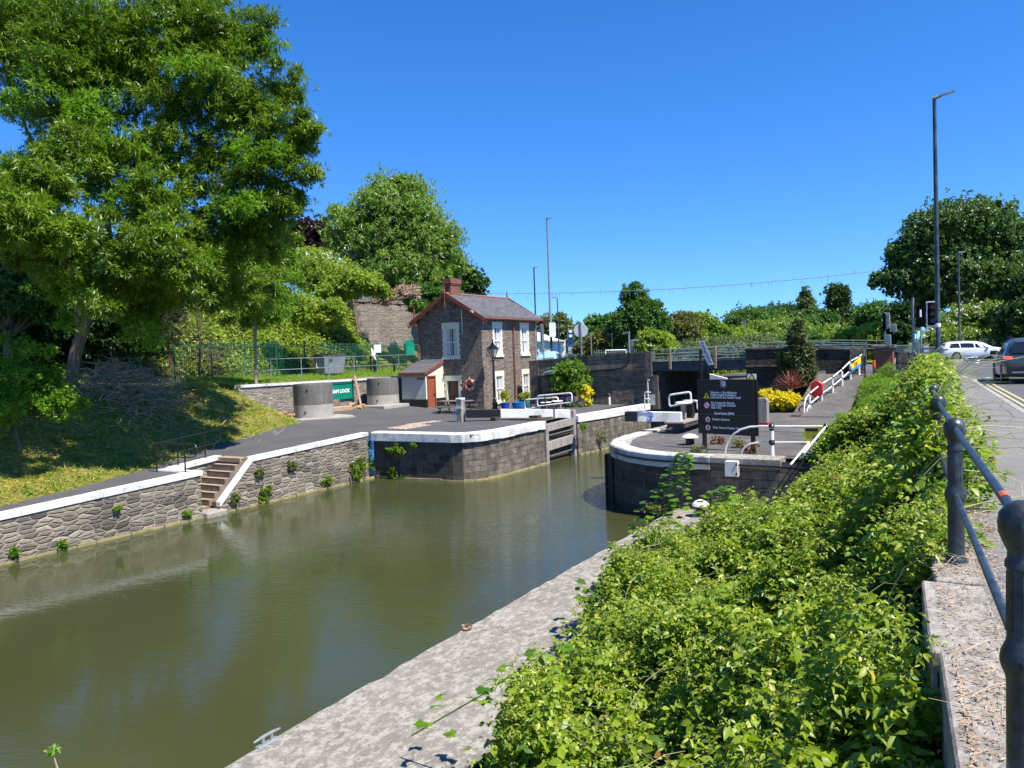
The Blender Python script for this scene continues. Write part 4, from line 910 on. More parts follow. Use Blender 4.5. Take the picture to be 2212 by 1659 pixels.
lf_pot = leafmat('pot_leaves', (.30,.30,.02), (.12,.20,.03), (.55,.50,.05)); lf_pot2 = leafmat('pot_leaves_green', (.10,.15,.03), (.20,.22,.05), (.3,.12,.06))
def pot(c, r, h, mat, name, label, plant=None, cat='plant pot'):
    t = thing(name, label, cat, tuple(c), 'glazed pots along the house wall')
    MB().lathe([(r*.72,0),(r*.78,.03),(r*1.0,h*.65),(r*.98,h-.05),(r*1.08,h-.04),(r*1.08,h),(r*.92,h),(r*.88,h-.06),(.0,h-.06)], c, 20).build('pot', mat, t, True)
    if plant:
        n, hh, rr_, mt = plant; crown('foliage', [(Vector(c)+Vector((0,0,h+hh*.5)), (rr_,rr_,hh*.5), 1)], mt, t, 11+int(r*99), 26, n, 5, .11, .06, .1, .25, .2, org=tuple(c))
pot(Vector((-24.15,39.45,LOCK)), .26, .42, m_blue2, 'plant_pot', 'cobalt blue pot with tall yellow-green shrub, beside the lamp post', (130,.75,.26,lf_pot))
pot(Vector((-23.55,40.0,LOCK)), .40, .42, m_blue, 'plant_pot', 'wide low bright blue pot with nothing tall in it, second from lamp post', None)
pot(Vector((-23.75,41.1,LOCK)), .38, .55, m_greeng, 'plant_pot', 'green glazed pot with broad leafy plant below the downpipe', (170,.35,.36,lf_pot2))
pot(Vector((-23.4,42.6,LOCK)), .38, .5, m_blue, 'plant_pot', 'blue pot behind the left end of looped white railing', None)
pot(Vector((-22.6,42.7,LOCK)), .34, .5, m_blue2, 'plant_pot', 'darker blue pot half hidden behind the looped white railings', (60,.25,.28,lf_pot2))
# picnic table
t = thing('picnic_table', 'weathered grey-brown picnic table with benches in front of the house door', 'picnic table', (-25.6,37.0,LOCK))
tc = Vector((-25.75,36.6,LOCK-.02)); ang = radians(8)
def L2(x, y, z): return Vector((tc.x + x*cos(ang)-y*sin(ang), tc.y + x*sin(ang)+y*cos(ang), tc.z+z))
m_tab = flat('table_wood', (.20,.165,.13), .8, .3, 6, spec=.2)
m = MB()
for i in range(5): y = -.36+.18*i; m.beam(L2(-1.0,y,.75), L2(1.0,y,.75), .165, .045)
m.build('tabletop', m_tab, t)
for sy in (-1, 1):
    m = MB()
    for i in range(2): y = sy*(.66+.15*i); m.beam(L2(-1.0,y,.45), L2(1.0,y,.45), .14, .04)
    m.build('bench', m_tab, t)
for sx in (-.7, .7):
    for sy in (-1, 1): MB().beam(L2(sx,sy*.28,.72), L2(sx,sy*.72,0), .09, .045, (1,0,0)).build('leg', m_woodd, t)
    MB().beam(L2(sx,-.8,.40), L2(sx,.8,.40), .04, .09).build('crossbar', m_woodd, t)

# ------------------------------------------------------------------ terrace wall, railing, name board, rings
def zt33(Y): return interp(Y, [(27,.55), (30,.53), (40,.46), (46,.42)])
t = thing('terrace_wall', 'light rubble stone retaining wall with white coping behind the concrete rings', 'wall', (-33, 34, -1.1))
w = MB(); wallstrip(w, 27.4, 46.2, 24, -33, -33.4, lambda y: zt33(y)-.13, -1.9); w.build('wall', m_rub_up, t)
w = MB()
for i in range(18):
    a_, b_ = 27.5+18.7*i/18, 27.5+18.7*(i+1)/18-.012
    w.add([(x, y, z) for x in (-32.93,-33.42) for y in (a_, b_) for z in (zt33(y)-.13, zt33(y))], [(0,1,3,2),(4,6,7,5),(0,4,5,1),(2,3,7,6),(1,5,7,3),(0,2,6,4)])
w.build('coping', m_whitec, t)
t = thing('terrace_railing', 'grey galvanised two-rail tubular railing on top of the terrace wall', 'railing', (-33.2, 34, .5))
rt, rm = 1.86, 1.25
ys = [29.8, 32.05, 34.25, 36.45, 38.6, 40.8, 43.0, 45.2]
for y in ys: MB().tube([(-33.2,y,zt33(y)),(-33.2,y,rt+.02)], .03, 6).lathe([(.045,0),(.05,.05),(.045,.1)], (-33.2,y,rt-.05), 8).lathe([(.045,0),(.05,.05),(.045,.1)], (-33.2,y,rm-.05), 8).build('post', m_galvd, t)
m = MB(); m.tube([(-33.2,46.2,rt),(-33.2,28.2,rt)] + arc(Vector((-33.2,28.2,rt-.12)), .12, 90, 180, (0,1,0), (0,0,1), 5) + arc(Vector((-33.2,28.2,rm+.12)), .12, 180, 270, (0,1,0), (0,0,1), 5) + [(-33.2,46.2,rm)], .026, 6)
m.build('rail', m_galvd, t)
RT = basis((0,1,0), (0,0,1))      # text facing +X
t = thing('name_board', 'green framed name board lettered NETHAM LOCK on the terrace wall between the two rings', 'sign', (-32.97, 34.5, -.15))
m = MB(); m.box((-32.99,33.15,-.66),(-32.93,35.95,.26)); m.build('board', m_green, t)
m = MB()
for a_, b_ in (((33.12,-.70),(35.98,-.64)), ((33.12,.24),(35.98,.30)), ((33.12,-.64),(33.2,.24)), ((35.9,-.64),(35.98,.24))): m.box((-32.95,a_[0],a_[1]),(-32.89,b_[0],b_[1]))
m.build('frame', flat('green_trim', (.0,.16,.09), .4), t)
text('NETHAM LOCK', 'lettering', m_tw, t, (-32.925, 34.55, -.30), .30, RT, .012, 'CENTER', .004, 1.05)
for cx, cy, R_, h, zb, lab in ((-30.45,30.15,1.03,1.85,-1.37,'left weathered concrete manhole ring stack in front of the green name board'), (-31.45,37.0,.98,1.72,-1.24,'right weathered concrete manhole ring stack beside the leaning plank')):
    t = thing('concrete_ring', lab, 'concrete ring', (cx, cy, zb), 'stacked concrete rings')
    MB().lathe([(R_,0),(R_,h*.40),(R_-.02,h*.405)], (cx,cy,zb), 48).build('lower_ring', m_conc2, t, True)
    MB().lathe([(R_-.03,h*.405),(R_,h*.41),(R_,h-.08),(R_-.05,h-.08),(R_-.06,h),(R_-.12,h),(R_-.13,h-.04),(0,h-.04)], (cx,cy,zb), 48).build('upper_ring', m_conc, t, True)
    m = MB()
    for a_, z in ((-70,.33), (-62,h*.8)): m.lathe([(.0,0),(.045,0),(.045,.08),(0,.08)], (cx+R_*cos(radians(a_)), cy+R_*sin(radians(a_)), zb+z), 8)
    m.build('lifting_hole', m_black, t)
sl_ = MB(); sl_.add([(-31.6,28.7,-1.30),(-29.6,28.35,-1.30),(-28.6,31.3,-1.36),(-29.2,31.7,-1.33),(-31.6,31.9,-1.25)]+[(-31.6,28.7,-1.6),(-29.6,28.35,-1.6),(-28.6,31.3,-1.6),(-29.2,31.7,-1.6),(-31.6,31.9,-1.6)], [(0,1,2,3,4),(0,5,6,1),(1,6,7,2),(2,7,8,3),(3,8,9,4)])
tag(sl_.build('concrete_slab', m_conc2, None, loc=(-30.3,30,-1.37)), 'thin concrete base slab under the left ring stack', 'slab')
sl_ = MB().bbox((-32.6,35.35,-1.5),(-30.0,38.4,-1.13),.02)
tag(sl_.build('concrete_slab', m_conc2, None, loc=(-31.4,37,-1.24)), 'thick square concrete plinth under the right ring stack', 'slab')
m_plank = flat('raw_plank', (.42,.27,.17), .8, .2, 5, spec=.2)
tag(MB().beam((-32.3,35.95,-1.25),(-32.75,35.95,.72),.04,.17,(0,1,0)).build('plank', m_plank, None, loc=(-32.5,35.95,-1.25)), 'upright brown plank leaning against the terrace wall beside the right rings', 'plank')
t = thing('stone_trough', 'pink-brown stone trough blocks between the two ring stacks', 'trough', (-31.2,33.2,-1.3))
MB().bbox((-31.5,32.2,-1.35),(-31.1,33.9,-.98),.03).build('block', m_plank, t); MB().bbox((-31.9,32.1,-1.3),(-31.6,33.4,-.60),.03).build('back_block', m_steps, t)
lg = flat('cut_log', (.45,.27,.14), .85, .35, 7, spec=.15); rr = random.Random(4)
def logs(cx, cy, z, n, lab, name='log_pile'):
    t = thing(name, lab, 'logs', (cx,cy,z))
    for i in range(n):
        a_ = rr.uniform(-.9,.9)+.3; L_ = rr.uniform(.2,.45); r_ = rr.uniform(.05,.10); p = Vector((cx+rr.uniform(-.35,.35), cy+rr.uniform(-.55,.55), z+r_+rr.uniform(0,.22))); d = Vector((cos(a_),sin(a_),rr.uniform(-.1,.1)))*L_
        MB().tube([p-d/2,p+d/2], r_, 8).build('log', lg, t)
logs(-31.3,28.75,-1.3,11,'small pile of cut logs at the left foot of the left ring stack')
logs(-31.3,34.6,-1.28,9,'loose cut logs on the asphalt between name board and right rings')
t = thing('brick_paving', 'L-shaped patch of buff paving bricks set in the asphalt near the lock edge', 'paving', (-23,29,LOCK))
m = MB(); m2 = MB()
cells = [(i, j) for i in range(5) for j in range(9)]
c0 = onz(*C3(1860,1340), LOCK); c1_ = onz(*C3(1990,1390), LOCK); c2_ = onz(*C3(2105,1280), LOCK)
for i in range(4):
    for j in range(6):
        x = -23.75+.30*i+.0*j; y = 28.0+.33*j
        m.bbox((x+rr.uniform(0,.02), y, LOCK-.02), (x+.28, y+.31, LOCK+.055+rr.uniform(0,.02)), .012)
for j in range(6):
    for i in range(2):
        m.bbox((-24.2+.3*i+.05*j, 30.0+.33*j, LOCK-.02), (-24.2+.3*i+.28+.05*j, 30.0+.33*j+.31, LOCK+.05), .012)
m.build('bricks', flat('buff_brick', (.40,.31,.24), .9, .3, 7, spec=.2, bump=.5), t)

# ------------------------------------------------------------------ terrace objects: bin, fence, notice boards, big wall
m_bin = flat('bin_grey', (.20,.225,.25), .5, .2, 2); m_binl = flat('bin_lid', (.055,.055,.06), .45, .25, 2)
t = thing('wheeled_bin', 'large dented grey four-wheeled waste bin with dark lid on the grass terrace', 'bin', (-35.9,37.7,.68))
bx0, bx1, by0, by1 = -37.0, -36.0, 36.75, 38.75
m = MB(); m.add([(bx0+.1,by0+.12,.80),(bx1-.1,by0+.12,.80),(bx1-.1,by1-.12,.78),(bx0+.1,by1-.12,.78),(bx0-.02,by0,1.92),(bx1+.03,by0,1.92),(bx1+.03,by1,1.92),(bx0-.02,by1,1.92)], [(3,2,1,0),(4,5,6,7),(0,1,5,4),(1,2,6,5),(2,3,7,6),(3,0,4,7)])
bd = m.build('body', m_bin, t, bevel=.04)
m = MB(); 
for i in range(8):
    a_, b_ = i/8, (i+1)/8; za = 1.95+.16*sin(pi*a_); zb = 1.95+.16*sin(pi*b_)
    m.add([(lerp(bx0-.05,bx1+.08,a_),by0-.05,za),(lerp(bx0-.05,bx1+.08,b_),by0-.05,zb),(lerp(bx0-.05,bx1+.08,b_),by1+.05,zb),(lerp(bx0-.05,bx1+.08,a_),by1+.05,za),(lerp(bx0-.05,bx1+.08,a_),by0-.05,1.92),(lerp(bx0-.05,bx1+.08,b_),by0-.05,1.92),(lerp(bx0-.05,bx1+.08,b_),by1+.05,1.92),(lerp(bx0-.05,bx1+.08,a_),by1+.05,1.92)], [(0,1,2,3),(0,4,5,1),(3,2,6,7)])
m.build('lid', m_binl, t)
MB().tube([(bx0+.3,by0+.03,1.75),(bx0+.34,by0-.04,1.3),(bx0+.45,by0-.03,1.22),(bx1-.2,by0+.02,1.2)], .025, 6).build('handle', m_whitec2, t)
for x in (bx0+.2, bx1-.2):
    for y in (by0+.3, by1-.3): MB().tube([(x-.03,y,.72),(x+.03,y,.72)], .09, 10).box((x-.04,y-.05,.72),(x+.04,y+.05,.83)).build('wheel', m_black, t)

def zf(Y): return .75
t = thing('bow_top_fence', 'green metal bow-topped railing fence along the foot of the overgrown slope', 'fence', (-38, 36, 1.2))
ft_ = lambda Y: interp(Y, [(24,3.0),(31,2.97),(36,2.9),(42,2.8),(48,2.72),(60,2.55)])
m = MB()
for y in steps_(24.9, 51.6, 11): m.box((-38.03,y-.03,zf(y)-.2),(-37.97,y+.03,ft_(y)+.06))
build_split(m, 'post', m_greenf, t)
m = MB(); y = 24.6
while y < 52:
    z = ft_(y); m.tube([(-38,y,zf(y)-.05),(-38,y,z-.06),(-38,y+.06,z),(-38,y+.12,z-.06),(-38,y+.12,zf(y)-.05)], .017, 4, cap=False); y += .24
m.build('bars', m_greenf, t)
m = MB()
for i in range(14): 
    a_, b_ = 24.6+27.4*i/14, 24.6+27.4*(i+1)/14; m.beam((-38,a_,ft_(a_)-.22),(-38,b_,ft_(b_)-.22),.015,.04); m.beam((-38,a_,zf(a_)+.1),(-38,b_,zf(b_)+.1),.015,.04)
build_split(m, 'rail', m_greenf, t)
t = thing('notice_board', 'white notice panel fixed on the green fence before the big stone wall', 'sign', (-37.8,42.3,2.3))
a = onx(*C3(1582,435),-37.85); b = onx(*C3(1662,520),-37.85); m = MB(); m.box((-37.9,a.y,b.z),(-37.85,b.y,a.z)); m.build('panel', m_sash, t)
m = MB(); m.box((-37.92,a.y-.05,b.z-.05),(-37.9,b.y+.05,a.z+.05)); m.box((-37.95,a.y+.4,1.0),(-37.91,a.y+.48,b.z)); m.build('frame', m_greenf, t)
a = onx(*C3(1530,512),-36.5); t = thing('lectern_sign', 'pale tilted interpretation panel on posts beside the white notice panel', 'sign', (a.x,a.y,.9))
c = onx(*C3(1570,545),-36.5); m = MB(); m.beam(c+Vector((.3,-.45,.22)), c+Vector((-.1,.45,-.22)), .6, .04, (1,0,.4)); m.build('panel', m_sash, t)
for dy in (-.25,.3): MB().box((c.x-.04,c.y+dy-.04,.6),(c.x+.04,c.y+dy+.04,c.z-.02)).build('leg', m_tb, t)
b = onx(*C3(1925,560),-36.3); a = onx(*C3(2015,390),-36.3)
t = thing('notice_cabinet', 'tall green cabinet with pointed top on legs near the house back corner', 'notice board', (-36.3,45.3,1.0))
m = MB(); y0_, y1_ = b.y, a.y; m.box((-36.4,y0_,b.z+.05),(-36.25,y1_,a.z-.25)); m.prism([(-36.4,y0_,a.z-.25),(-36.4,y1_,a.z-.25),(-36.4,y1_-.1,a.z-.08),(-36.4,(y0_+y1_)/2,a.z+.05),(-36.4,y0_+.1,a.z-.08)], (.15,0,0)); m.build('cabinet', m_green, t)
m = MB(); m.box((-36.24,y0_+.08,b.z+.15),(-36.22,y1_-.08,a.z-.45)); m.build('door_panel', flat('green_panel', (.01,.24,.15), .4), t)
for y in (y0_+.1, y1_-.1): MB().box((-36.37,y-.04,.7),(-36.29,y+.04,b.z+.05)).build('leg', m_greenf, t)
t = thing('bench', 'dark slatted metal bench rail on the terrace in front of the fence', 'bench', (-35.2,44,.6))
MB().tube([(-35.4,40.6,1.55),(-35.4,46.5,1.5)], .035, 6).build('backrest', m_tb, t)
for y in (40.9,43,45.2,46.1): MB().box((-35.45,y-.05,.5),(-35.35,y+.05,1.6)).build('leg', m_tb, t)
t = thing('retaining_wall', 'tall sunlit stone retaining wall with overgrown top behind the house', 'wall', (-42,55,1.2))
w = MB(); w.add([(-41.3,46.4,.5),(-41.3,66,.5),(-42.1,66,6.3),(-42.1,46.4,6.35)], [(0,1,2,3)]); w.add([(-41.3,46.4,.5),(-42.1,46.4,6.35),(-44.5,46.9,6.4),(-60,50,6.6),(-60,50,.5)], [(0,1,2,3,4)])
w.add([(-42.1,46.4,6.35),(-42.1,66,6.3),(-44.5,66,6.4),(-44.5,46.9,6.4)], [(0,1,2,3)]); w.build('wall', m_bigwall, t)
w = MB(); rr = random.Random(2)
for k in range(14): z = .8+.4*k; xx = -41.3-.8*(z-.5)/5.85; w.bbox((xx-.35,46.33,z),(xx+.05,46.75+.3*(k%2),z+.38),.03)
w.build('quoins', m_quoin, t)
w = MB(); y = 46.5
while y < 65.5: l_ = rr.uniform(.4,.9); w.bbox((-42.5,y,6.25),(-42.0+rr.uniform(-.05,.08),y+l_-.02,6.42+rr.uniform(0,.22)),.04); y += l_
w.build('top_course', m_bigwall, t)
# embankment ground above
g = MB(); g.add(*grid(lambda x, y: 6.35+.15*sin(x*.7)+.1*sin(y*.8) + max(0,(-44-x))*.03, steps_(-120,-42.6,20), steps_(47,66,12))); tag(g.build('embankment', m_soil), kind='structure')
t = thing('embankment_railing', 'grey palisade railing on top of the embankment behind the house roof', 'railing', (-43,60,6.4))
m = MB()
for y in steps_(55,65.5,36): m.box((-43.2,y-.02,6.4),(-43.16,y+.02,7.9))
m.box((-43.2,55,7.55),(-43.15,65.5,7.62)); m.box((-43.2,55,6.7),(-43.15,65.5,6.77)); m.build('bars', m_galv, t)

# ------------------------------------------------------------------ black information board
sL, sR = onz(1521,968,LOCK), onz(1631,976,LOCK)
sL = Vector((-7.68,24.91,LOCK)); sR = Vector((-5.98,24.42,LOCK))
xd = (sR-sL).normalized(); nrm_ = Vector((xd.y,-xd.x,0))
t = thing('information_board', 'large black harbour information board with white lettering on two posts on the pier', 'sign', tuple((sL+sR)/2))
m_board = flat('board_black', (.012,.013,.017), .45, .1, 3)
TLp = ony(1512,818,25.0); 
zt_, zb_ = .60, -1.16
W0 = -.16; W1 = (sR-sL).length+.10
def SP(u, o, z): p = sL + xd*u + nrm_*o; return Vector((p.x,p.y,z))
m = MB(); m.add([SP(W0,.0,zb_),SP(W1,.0,zb_),SP(W1,.0,zt_),SP(W0,.0,zt_),SP(W0,.06,zb_),SP(W1,.06,zb_),SP(W1,.06,zt_),SP(W0,.06,zt_)],[(0,1,2,3),(7,6,5,4),(4,5,1,0),(5,6,2,1),(6,7,3,2),(7,4,0,3)])
m.build('panel', m_board, t)
zs_ = lerp(zb_, zt_, .36)
MB().beam(SP(W0,.064,zs_), SP(W1,.064,zs_), .006,.012).build('seam', flat('seam', (.12,.13,.12)), t)
for u in (.0, W1-.12): 
    MB().beam(SP(u,-.05,LOCK), SP(u,-.05,zb_), .12,.10,(xd.x,xd.y,0)).build('post', m_black, t)
MB().beam(SP(W1+.02,-.02,zb_),SP(W1+.02,-.02,zt_),.05,.12,(xd.x,xd.y,0)).build('edge_frame', m_black, t)
RS = basis(xd, (0,0,1)); hh = zt_-zb_; ww = W1-W0
def tx(s, fx, fy, size, mat=None, b=.004, al='LEFT', sx=1.0): return text(s, 'lettering', mat or m_tw, t, SP(W0+ww*fx, .066, zt_-hh*fy), size, RS, b, al, .001, sx)
for i, s in enumerate(('Warning - 1.5m Minimum', 'Water Depth at Netham', 'Lock and in the Feeder Canal')): tx(s, .245, .255+.044*i, .098, sx=.93)
for i, s in enumerate(('No Access for Vessels', 'with a Greater Draught', 'than 1.9m')): tx(s, .25, .442+.045*i, .098, sx=.95)
tx('Speed Limits (MPH)', .31, .635, .098, b=.006, sx=.9)
tx('Floating Harbour', .265, .745, .098, sx=.95); tx('River Avon & Feeder Canal', .275, .895, .098, sx=.95)
def disc(fx, fy, r, mat, o=.068, n=28, name='roundel'):
    c = SP(W0+ww*fx, o, zt_-hh*fy); return MB().add([c + xd*r*cos(2*pi*i/n) + Vector((0,0,1))*r*sin(2*pi*i/n) for i in range(n)], [tuple(range(n))]).build(name, mat, t)
for fx, fy, dg in ((.185,.735,'6'), (.185,.885,'4')):
    disc(fx, fy, .105, m_red); disc(fx, fy, .083, m_tw, .070); text(dg, 'numeral', m_tb, t, SP(W0+ww*fx, .073, zt_-hh*fy-.052), .15, RS, .006, 'CENTER', .0005)
disc(.175, .475, .115, m_red); disc(.175, .475, .092, m_tw, .070)
c = SP(W0+ww*.175, .073, zt_-hh*.475); MB().beam(c-xd*.075+Vector((0,0,.075)), c+xd*.075-Vector((0,0,.075)), .002,.022,(0,0,1)).build('slash', m_red, t)
c = SP(W0+ww*.17, .068, zt_-hh*.295)
MB().quad(c-xd*.115-Vector((0,0,.09)), c+xd*.115-Vector((0,0,.09)), c+Vector((0,0,.105))).build('warning_triangle', m_yellow, t)
text('!', 'exclamation', m_tb, t, c+nrm_*.004-Vector((0,0,.082)), .18, RS, .008, 'CENTER', .0005)
disc(.48, .075, .085, m_tw, .068, name='emblem'); c = SP(W0+ww*.48, .071, zt_-hh*.075)
e_ = MB(); 
for a0, a1, r in ((20,110,.05),(130,260,.055)): P = arc(c, r, a0, a1, xd, (0,0,1), 6); Q = arc(c+xd*.01, r*.45, a1, a0, xd, (0,0,1), 6); e_.add(P+Q, [tuple(range(len(P+Q)))])
e_.build('emblem_mark', m_red, t)
for word, a_0, a_1, top in (('BRISTOL', 150, 30, 1), ('CITY COUNCIL', 205, 335, 0)):
    for i, chh in enumerate(word):
        if chh == ' ': continue
        a_ = radians(lerp(a_0, a_1, i/(len(word)-1))); q = c + (xd*cos(a_)+Vector((0,0,1))*sin(a_))*(.112 if top else .135)
        rad = (xd*cos(a_)+Vector((0,0,1))*sin(a_)); tg = (rad.cross(nrm_) if top else nrm_.cross(rad)); tg = tg if tg.length else xd
        up = rad if top else -rad
        text(chh, 'emblem_letter', m_tw, t, q-nrm_*.001, .035, basis(up.cross(nrm_), up), .001, 'CENTER', .0003)
# small yellow warning sign behind
a = ony(*C6(948,617),28.0); b = ony(*C6(1042,700),28.0)
t = thing('warning_sign', 'small white sign with yellow warning triangle behind the right top of the black board', 'sign', (a.x,28.0,LOCK))
MB().box((a.x,28.0,b.z-.15),(b.x,28.04,a.z)).build('panel', m_tw, t); c = (a+b)/2; MB().quad(c+Vector((-.22,-.01,-.22)), c+Vector((.22,-.01,-.22)), c+Vector((0,-.01,.17))).build('triangle', m_tb, t)
MB().quad(c+Vector((-.17,-.014,-.19)), c+Vector((.17,-.014,-.19)), c+Vector((0,-.014,.11))).build('triangle_fill', m_yellow, t)
MB().box((c.x-.04,28.045,LOCK),(c.x+.04,28.1,b.z+.2)).build('post', m_galvd, t)
# solar panel on its pole
t = thing('solar_panel', 'tilted strip solar panel on a dark pole in front of the bridge span', 'solar panel', tuple(onz(*C6(450,1100),LOCK)))
yy = 30.5; q = [ony(*C6(x,y),yy) for x, y in ((415,258),(472,253),(583,512),(522,518))]
dn_ = Vector((.15,-1,.25)).normalized()*.05
m = MB(); m.add([p for p in q]+[p-dn_ for p in q], [(0,1,2,3),(7,6,5,4),(0,4,5,1),(1,5,6,2),(2,6,7,3),(3,7,4,0)]); m.build('frame', flat('panel_frame', (.62,.62,.55)), t)
m = MB(); f_ = dn_*.12
for i in range(17):
    a_, b_ = .05+.9*i/17, .05+.9*(i+.62)/17
    P = [q[0].lerp(q[3],a_).lerp(q[1].lerp(q[2],a_),.2), q[0].lerp(q[3],a_).lerp(q[1].lerp(q[2],a_),.85), q[0].lerp(q[3],b_).lerp(q[1].lerp(q[2],b_),.85), q[0].lerp(q[3],b_).lerp(q[1].lerp(q[2],b_),.2)]
    m.quad(*[p+f_ for p in P])
m.build('solar_cells', flat('solar_blue', (.02,.06,.28), .15), t)
pt = ony(*C6(437,345),yy+.15); MB().tube([(pt.x,yy+.15,LOCK),(pt.x,yy+.15,pt.z)], .06, 8).build('pole', m_black, t); MB().tube([(pt.x,yy+.1,pt.z-.1), (q[0].lerp(q[2],.45))], .03, 6).build('bracket', m_black, t)

# timber post with red base
a = onz(*C6(1110,1170), LOCK); 
t = thing('timber_bollard', 'stout pale timber post with red base right of the black information board', 'post', tuple(a))
zt2 = ony(*C6(1110,880), a.y).z
m = MB(); m.bbox((a.x-.22,a.y-.02,LOCK+.1),(a.x+.22,a.y+.35,zt2-.12),.03); m.prism([(a.x-.22,a.y-.02,zt2-.12),(a.x+.22,a.y-.02,zt2-.12),(a.x+.16,a.y-.02,zt2),(a.x-.16,a.y-.02,zt2)],(0,.37,0)); m.build('post', m_wood, t)
MB().box((a.x-.23,a.y-.03,LOCK),(a.x+.23,a.y+.36,LOCK+.1)).build('base', m_red, t)
MB().box((a.x-.45,a.y+.0,LOCK),(a.x-.24,a.y+.3,zt2-.5)).build('meter_box', m_white, t)
# mushroom bollards
def mushroom(c, lab, r=.27, h=.34):
    t = thing('mooring_bollard', lab, 'bollard', tuple(c))
    MB().lathe([(r*.62,0),(r*.55,.06),(r*.55,h*.55),(r*.9,h*.7)], c, 16).build('stem', m_black, t, True)
    MB().lathe([(r*.95,h*.68),(r*1.08,h*.74),(r*1.0,h*.85),(r*.7,h*1.0),(r*.25,h*1.1),(0,h*1.12)], c, 20).build('cap', m_white, t, True)
mushroom(onz(*C1(812,445), LOCK), 'white capped mushroom bollard left of the black information board')
mushroom(Vector((-6.9,21.9,QUAY+.0)), 'white capped mushroom bollard down on the quay by the pier foot', .24, .45)
# white curved railing on the pier corner
t = thing('pier_railing', 'white curved two-rail railing with black ball joints at the pier corner', 'railing', (-5.2,23.4,LOCK))
Yp = 23.45
r3 = ony(*C1(1995,285),Yp+.3); pr_ = ony(*C1(1522,285),Yp); pm = ony(*C1(1523,425),Yp)
up_ = [ony(*C1(x,y),Yp) for x, y in ((1115,525),(1125,470),(1150,405),(1195,350),(1255,312),(1330,290),(1420,284),(1522,285))]
m = MB(); m.tube(up_+[r3], .03, 8); m.build('top_rail', m_white, t, True)
lo_ = [ony(*C1(x,y),Yp) for x, y in ((1255,545),(1262,505),(1290,465),(1340,436),(1420,425),(1523,425),(1850,425))]
m = MB(); m.tube(lo_, .028, 8); m.build('lower_rail', m_white, t, True)
m = MB(); m.lathe([(.075,0),(.065,.05),(.065,pr_.z-LOCK)], (pr_.x,pr_.y,LOCK), 10); m.build('post', m_white, t, True)
m = MB()
for z in (pr_.z, pm.z): m.lathe([(.07,-.12),(.075,-.08),(.06,-.05),(.10,0),(.06,.08),(.02,.1)] if z == pr_.z else [(.06,-.09),(.10,0),(.06,.09)], (pr_.x,pr_.y,z), 10)
m.lathe([(.03,-.09),(.10,0),(.03,.09)], r3, 10); m.build('ball_joint', m_black, t, True)
e1 = ony(*C1(1800,520),21.6); m = MB(); m.tube([r3, e1], .03, 8); q1 = ony(*C1(1850,425),Yp); m.tube([q1, q1+(e1-r3)*.8], .028, 8); m.build('sloping_rail', m_white, t, True)
# small yellow / blue sign on that railing
a = ony(*C1(1815,295),Yp+.15); b = ony(*C1(1935,440),Yp+.15)
t = thing('safety_sign', 'yellow and blue safety sign hanging on the white pier railing behind the leaves', 'sign', tuple(a))
MB().box((a.x,Yp+.12,b.z),(b.x,Yp+.14,a.z)).build('panel', m_yellow, t); MB().box((a.x,Yp+.10,lerp(b.z,a.z,.78)),(b.x,Yp+.119,a.z-.01)).build('band', m_tb, t)
MB().box((lerp(a.x,b.x,.6),Yp+.09,lerp(b.z,a.z,.1)),(b.x,Yp+.099,lerp(b.z,a.z,.5))).build('blue_patch', m_blue2, t)
# electric box
t = thing('cabinet_box', 'white metal cabinet box hung on the stone front of the pier', 'box', (-6.2,22.6,-2.1))
a = ony(*C1(1112,588),22.5); b = ony(*C1(1228,725),22.5); m = MB(); m.bbox((a.x,22.5,b.z),(b.x,22.78,a.z),.01); bx = m.build('case', flat('cabinet_white', (.66,.66,.64), .45, .08, 3), t)
m = MB(); m.box((b.x-.05,22.48,a.z-.12),(b.x-.01,22.5,a.z-.05)); m.box((b.x-.05,22.48,b.z+.05),(b.x-.01,22.5,b.z+.12)); m.build('hinge', m_tb, bx)

# ------------------------------------------------------------------ ramp beside the bridge wall
def zr_(y): return interp(y, [(36.5,-1.65),(37.5,-1.52),(43.4,-.02),(46,0)])
g = MB(); g.add(*grid(lambda x, y: zr_(y)+.02, [-7.0,-6.0,-4.9], steps_(36.5,43.58,14))); tag(g.build('ramp', m_pier), kind='structure')
t = thing('ramp_kerb', 'pale stone edging along the left side of the ramp up to the bridge', 'kerb', (-7,40,-1))
m = MB(); 
for i in range(9):
    a_, b_ = 36.6+6.9*i/9, 36.6+6.9*(i+1)/9-.015; m.add([(x,y,z) for x in (-7.25,-6.8) for y in (a_,b_) for z in (-1.8, zr_(y)+.06)], [(0,1,3,2),(4,6,7,5),(0,4,5,1),(2,3,7,6),(1,5,7,3),(0,2,6,4)])
m.build('stones', m_quoin, t)
t = thing('ramp_railing', 'white two-rail railing climbing the ramp beside the conifer', 'railing', (-6.9,40,-1))
feet = [onz(*C7(405,1240),-1.5)]; ysr = [38.0, 39.15, 40.3, 41.4, 42.45, 43.25]; xs_ = [-6.95,-6.85,-6.7,-6.5,-6.2,-5.75]
pp = []
pix = [(405,1240,1075),(505,1155,990),(597,1080,935),(677,1015,870),(748,955,800),(820,900,762)]
for (x, yb, yt), yy in zip(pix, ysr):
    f0 = ony(*C7(x,yb),yy); tp = ony(*C7(x-4,yt),yy); pp.append((f0,tp)); MB().lathe([(.07,-.1),(.06,.05),(.05,(tp-f0).z)], f0, 8).build('post', m_white, t)
f0, tp = pp[0]
MB().tube([ony(*C7(355,1290),37.3), ony(*C7(357,1170),37.35), ony(*C7(372,1110),37.6), ony(*C7(400,1072),38.0)] + [p[1] for p in pp[1:]] + [pp[-1][1]+Vector((.15,.1,.12))], .035, 8).build('top_rail', m_white, t, True)
